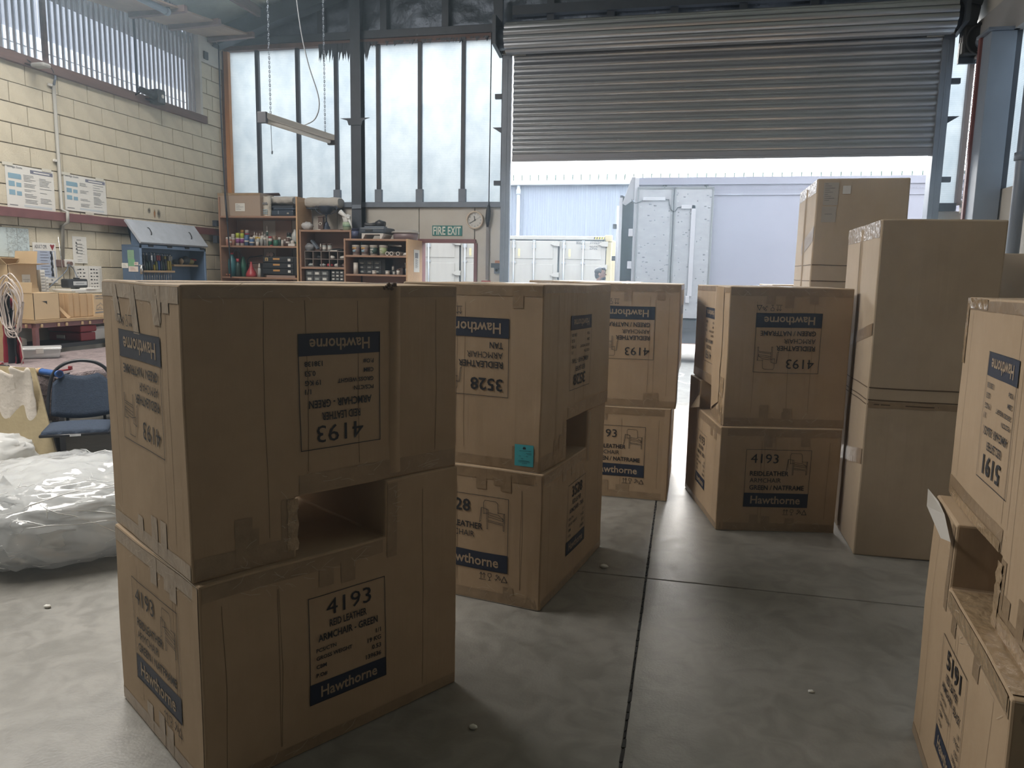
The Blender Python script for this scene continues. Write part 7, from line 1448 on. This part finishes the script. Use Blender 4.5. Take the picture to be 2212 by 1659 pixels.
a = at_y(1040, 606, YB); t = thing('red_notice', 'red sign low on the wall under the hanging cord', 'sign', (a.x, YB, a.z-.1)); obj('plate', MB().box(a.x, a.x+.125, YB-.006, YB-.0005, a.z-.06, a.z), t, M_REDP); mb = MB(); pr = Print(mb, lambda u, v_, l_: Vector((a.x+u, YB-.0065-.0005*l_, a.z-.06+v_))); pr.text(M_CW1, 'FIRE HOSE', .0625, .03, h=.018, wd=.10, bold=True, align='c'); obj('lettering', mb, t, normals=False)
# hanging cord with a bundled end
q0, q1, q2, q3 = at_y(1062, 70, YB-.10), at_y(1056, 443, YB-.06), at_y(1053, 480, YB-.05), at_y(1051, 604, YB-.03)
t = thing('hanging_rope', 'dark cord hanging past the windows, tied in a bundle beside the clock', 'cord', tuple(q3)); obj('cord', MB().tube([q0, q1], .007, 6), t, M_DARK); obj('bundle', MB().tube([q1, q1+(q2-q1)*.3, q1+(q2-q1)*.8, q2, q2+Vector((0, 0, -.06))], [.012, .030, .034, .026, .012], 10), t, M_DARK); obj('strap', MB().box(q2.x-.022, q2.x+.018, YB-.03, YB-.02, q3.z, q2.z), t, colr('grey_strap', .20, .19, .19))
# black lead hanging down the corner over the shelving
t = thing('hanging_lead', 'black lead hanging down the wall corner in front of the shelving', 'lead', tuple(at_y(497, 600, 9.40))); obj('lead', MB().tube([at_y(466, 88, YB-.1)]+[at_y(*q, 9.38) for q in ((472, 100), (476, 220), (481, 330), (486, 414), (491, 480), (496, 545), (499, 600))], .009, 6), t, mat('black_lead', (.02, .025, .04), .4)); q = at_y(488, 440, 9.38); obj('sleeve', MB().tube([at_y(486, 416, 9.38), at_y(491, 478, 9.38)], .013, 6), t, mat('black_lead', (.02, .025, .04), .4))
# fluorescent batten on chains
L0, L1 = at_z(566, 249, 3.15), at_z(718, 300, 3.15)
mid = (L0+L1)/2; L1 = mid + (L1-L0).normalized()*min((L1-L0).length, 1.5)/2; L0 = mid-(L1-mid); LD = (L1-L0)
LY = 7.2
L0 = at_y(567, 249, 6.55); L1 = at_y(717, 298, 7.45); LD = (L1-L0).normalized()
lm = thing('batten_light', 'unlit fluorescent batten hanging on two chains before the windows', 'light', tuple((L0+L1)/2))
M_LAMP = mat('batten_grey', (.62, .60, .57), .5); up_ = Vector((0, 0, 1)); sd = LD.cross(up_).normalized()
obj('housing', MB().beam(L0, L1, .085, .055), lm, M_LAMP, bevel=.006); obj('tube', MB().tube([L0+LD*.04-up_*.045, L1-LD*.04-up_*.045], .02, 10), lm, mat('tube_glass', (.75, .74, .72), .2)); 
for q in (L0, L1): obj('end_cap', MB().cbox(tuple(q-up_*.02), (.09, .04, .10)), lm, mat('end_cap_dark', (.06, .06, .07), .5), bevel=.004)
def chain(parent, a, b, name='chain', link=.04, wr=.0042, m_=None):
    a = Vector(a); b = Vector(b); n = max(2, int((b-a).length/link)); mb = MB(); d = (b-a)/n; dn = d.normalized(); s0 = dn.cross(Vector((.3, 1, .1))).normalized(); s1 = dn.cross(s0)
    for k in range(n):
        c_ = a+d*(k+.5); s_ = s0 if k % 2 else s1; l = d.length*.68; w_ = .008
        mb.tube([c_-dn*l*.5-s_*w_*.5, c_-dn*l*.5+s_*w_*.5, c_-dn*l*.15+s_*w_, c_+dn*l*.15+s_*w_, c_+dn*l*.5+s_*w_*.5, c_+dn*l*.5-s_*w_*.5, c_+dn*l*.15-s_*w_, c_-dn*l*.15-s_*w_, c_-dn*l*.5-s_*w_*.5], wr, 4, False)
    return obj(name, mb, parent, m_ or M_GUIDE)
dC0 = at_y(583, 262, L0.y+(L1.y-L0.y)*.12); dC1 = at_y(701, 292, L0.y+(L1.y-L0.y)*.88)
k0 = L0+LD*.10; k1 = L1-LD*.10
chain(lm, k0+up_*.03, (k0.x, k0.y, roof_z(k0.x)-.1)); chain(lm, k1+up_*.03, (k1.x, k1.y, roof_z(k1.x)-.1)); e_ = k0+sd*-.03
obj('pull_cord', MB().tube([k0+Vector((0, 0, -.02)), k0+Vector((.005, 0, -.33))], .003, 5).blob(tuple(k0+Vector((.005, 0, -.31))), (.01, .01, .018), 6, 5), lm, M_GUIDE)
M5 = (L0+L1)/2+LD*.06; obj('supply_cable', MB().tube(smooth_path([M5+up_*.03, M5+Vector((.12, .02, .10)), M5+Vector((.16, .02, .28)), M5+Vector((.06, .0, .62)), M5+Vector((-.02, 0, 1.0)), (M5.x-.08, M5.y, 4.6), (M5.x-.12, M5.y, roof_z(M5.x-.1)-.05)]), .006, 6), lm, colr('cable_white_grey', .20, .21, .23))
# pipe under the soffit
pa, pb = at_x(298, -6, -5.86), at_x(364, 27, -5.86); t = thing('ceiling_pipe', 'grey metal pipe slung under the eave soffit with a downward bracket', 'pipe', tuple(pb)); obj('pipe', MB().tube([pa+(pa-pb)*1.5, pb], .036, 12), t, M_GUIDE); obj('collar', MB().tube([pb-(pb-pa)*.12, pb-(pb-pa)*.03], .043, 12), t, M_GUIDE); obj('hanger', MB().tube([pb, pb+Vector((0, -.02, .16))], .022, 8).tube([pb+Vector((0, -.2, 0)), pb+Vector((0, -.2, .16))], .012, 6), t, M_STEEL)
# chain hoist at the end of the roller
hc = at_y(2118, 84, YB-.32); ht = thing('chain_hoist', 'chain wheel and hand chain that winds the roller shutter', 'hoist', tuple(hc-Vector((0, 0, .2))))
mb = MB(); n = 28
ring_ = [(hc.x+.135*math.cos(2*pi*k/n), hc.y, hc.z+.155*math.sin(2*pi*k/n)) for k in range(n+1)]; obj('wheel_guard', MB().tube(ring_, .014, 6, False), ht, M_DARK); obj('hub', MB().tube([(hc.x+.02, hc.y-.05, hc.z-.03), (hc.x+.02, hc.y+.03, hc.z-.03)], .065, 14), ht, M_GUIDE); obj('gearbox', MB().box(hc.x-.16, hc.x+.03, hc.y+.02, hc.y+.2, hc.z-.15, hc.z+.16), ht, M_DARK, bevel=.02); obj('mount_plate', MB().box(2.83, hc.x+.1, hc.y+.12, hc.y+.16, hc.z-.22, hc.z+.2), ht, M_STEEL)
for i, (a_, b_) in enumerate((((2113, 100), (2096, 520)), ((2126, 100), (2105, 520)))):
    A0 = at_y(*a_, hc.y); B0 = at_y(*b_, hc.y); B0.z = 1.15; chain(ht, A0, (A0.x+.01*i, hc.y, .95), 'hand_chain', .045, .004)
obj('loose_cord', MB().tube(smooth_path([at_y(*q, hc.y-.06) for q in ((2116, 95), (2117, 118), (2122, 135), (2126, 150), (2124, 166))]), .006, 6).blob(tuple(at_y(2124, 166, hc.y-.06)), (.018, .015, .025), 8, 6), ht, M_DARK)

# ---------------------------------------------------------------- added scattering volume that imitates lens glare around the doorway
hm = bpy.data.materials.new('glare_scatter'); hm.use_nodes = True; N = hm.node_tree.nodes; N.clear()
o_ = N.new('ShaderNodeOutputMaterial'); vs_ = N.new('ShaderNodeVolumeScatter'); vs_.inputs['Color'].default_value = (.62, .82, 1, 1); vs_.inputs['Density'].default_value = .016; vs_.inputs['Anisotropy'].default_value = .82
hm.node_tree.links.new(vs_.outputs[0], o_.inputs['Volume'])
hz = obj('glare_volume', MB().box(XL+.02, XR-.07, -3, YB-.2, .004, 4.5), None, hm); hz['kind'] = 'stuff'; hz['label'] = 'added bluish volume imitating lens glare around the bright doorway'; hz['category'] = 'glare_volume'
SC.cycles.volume_bounces = 0
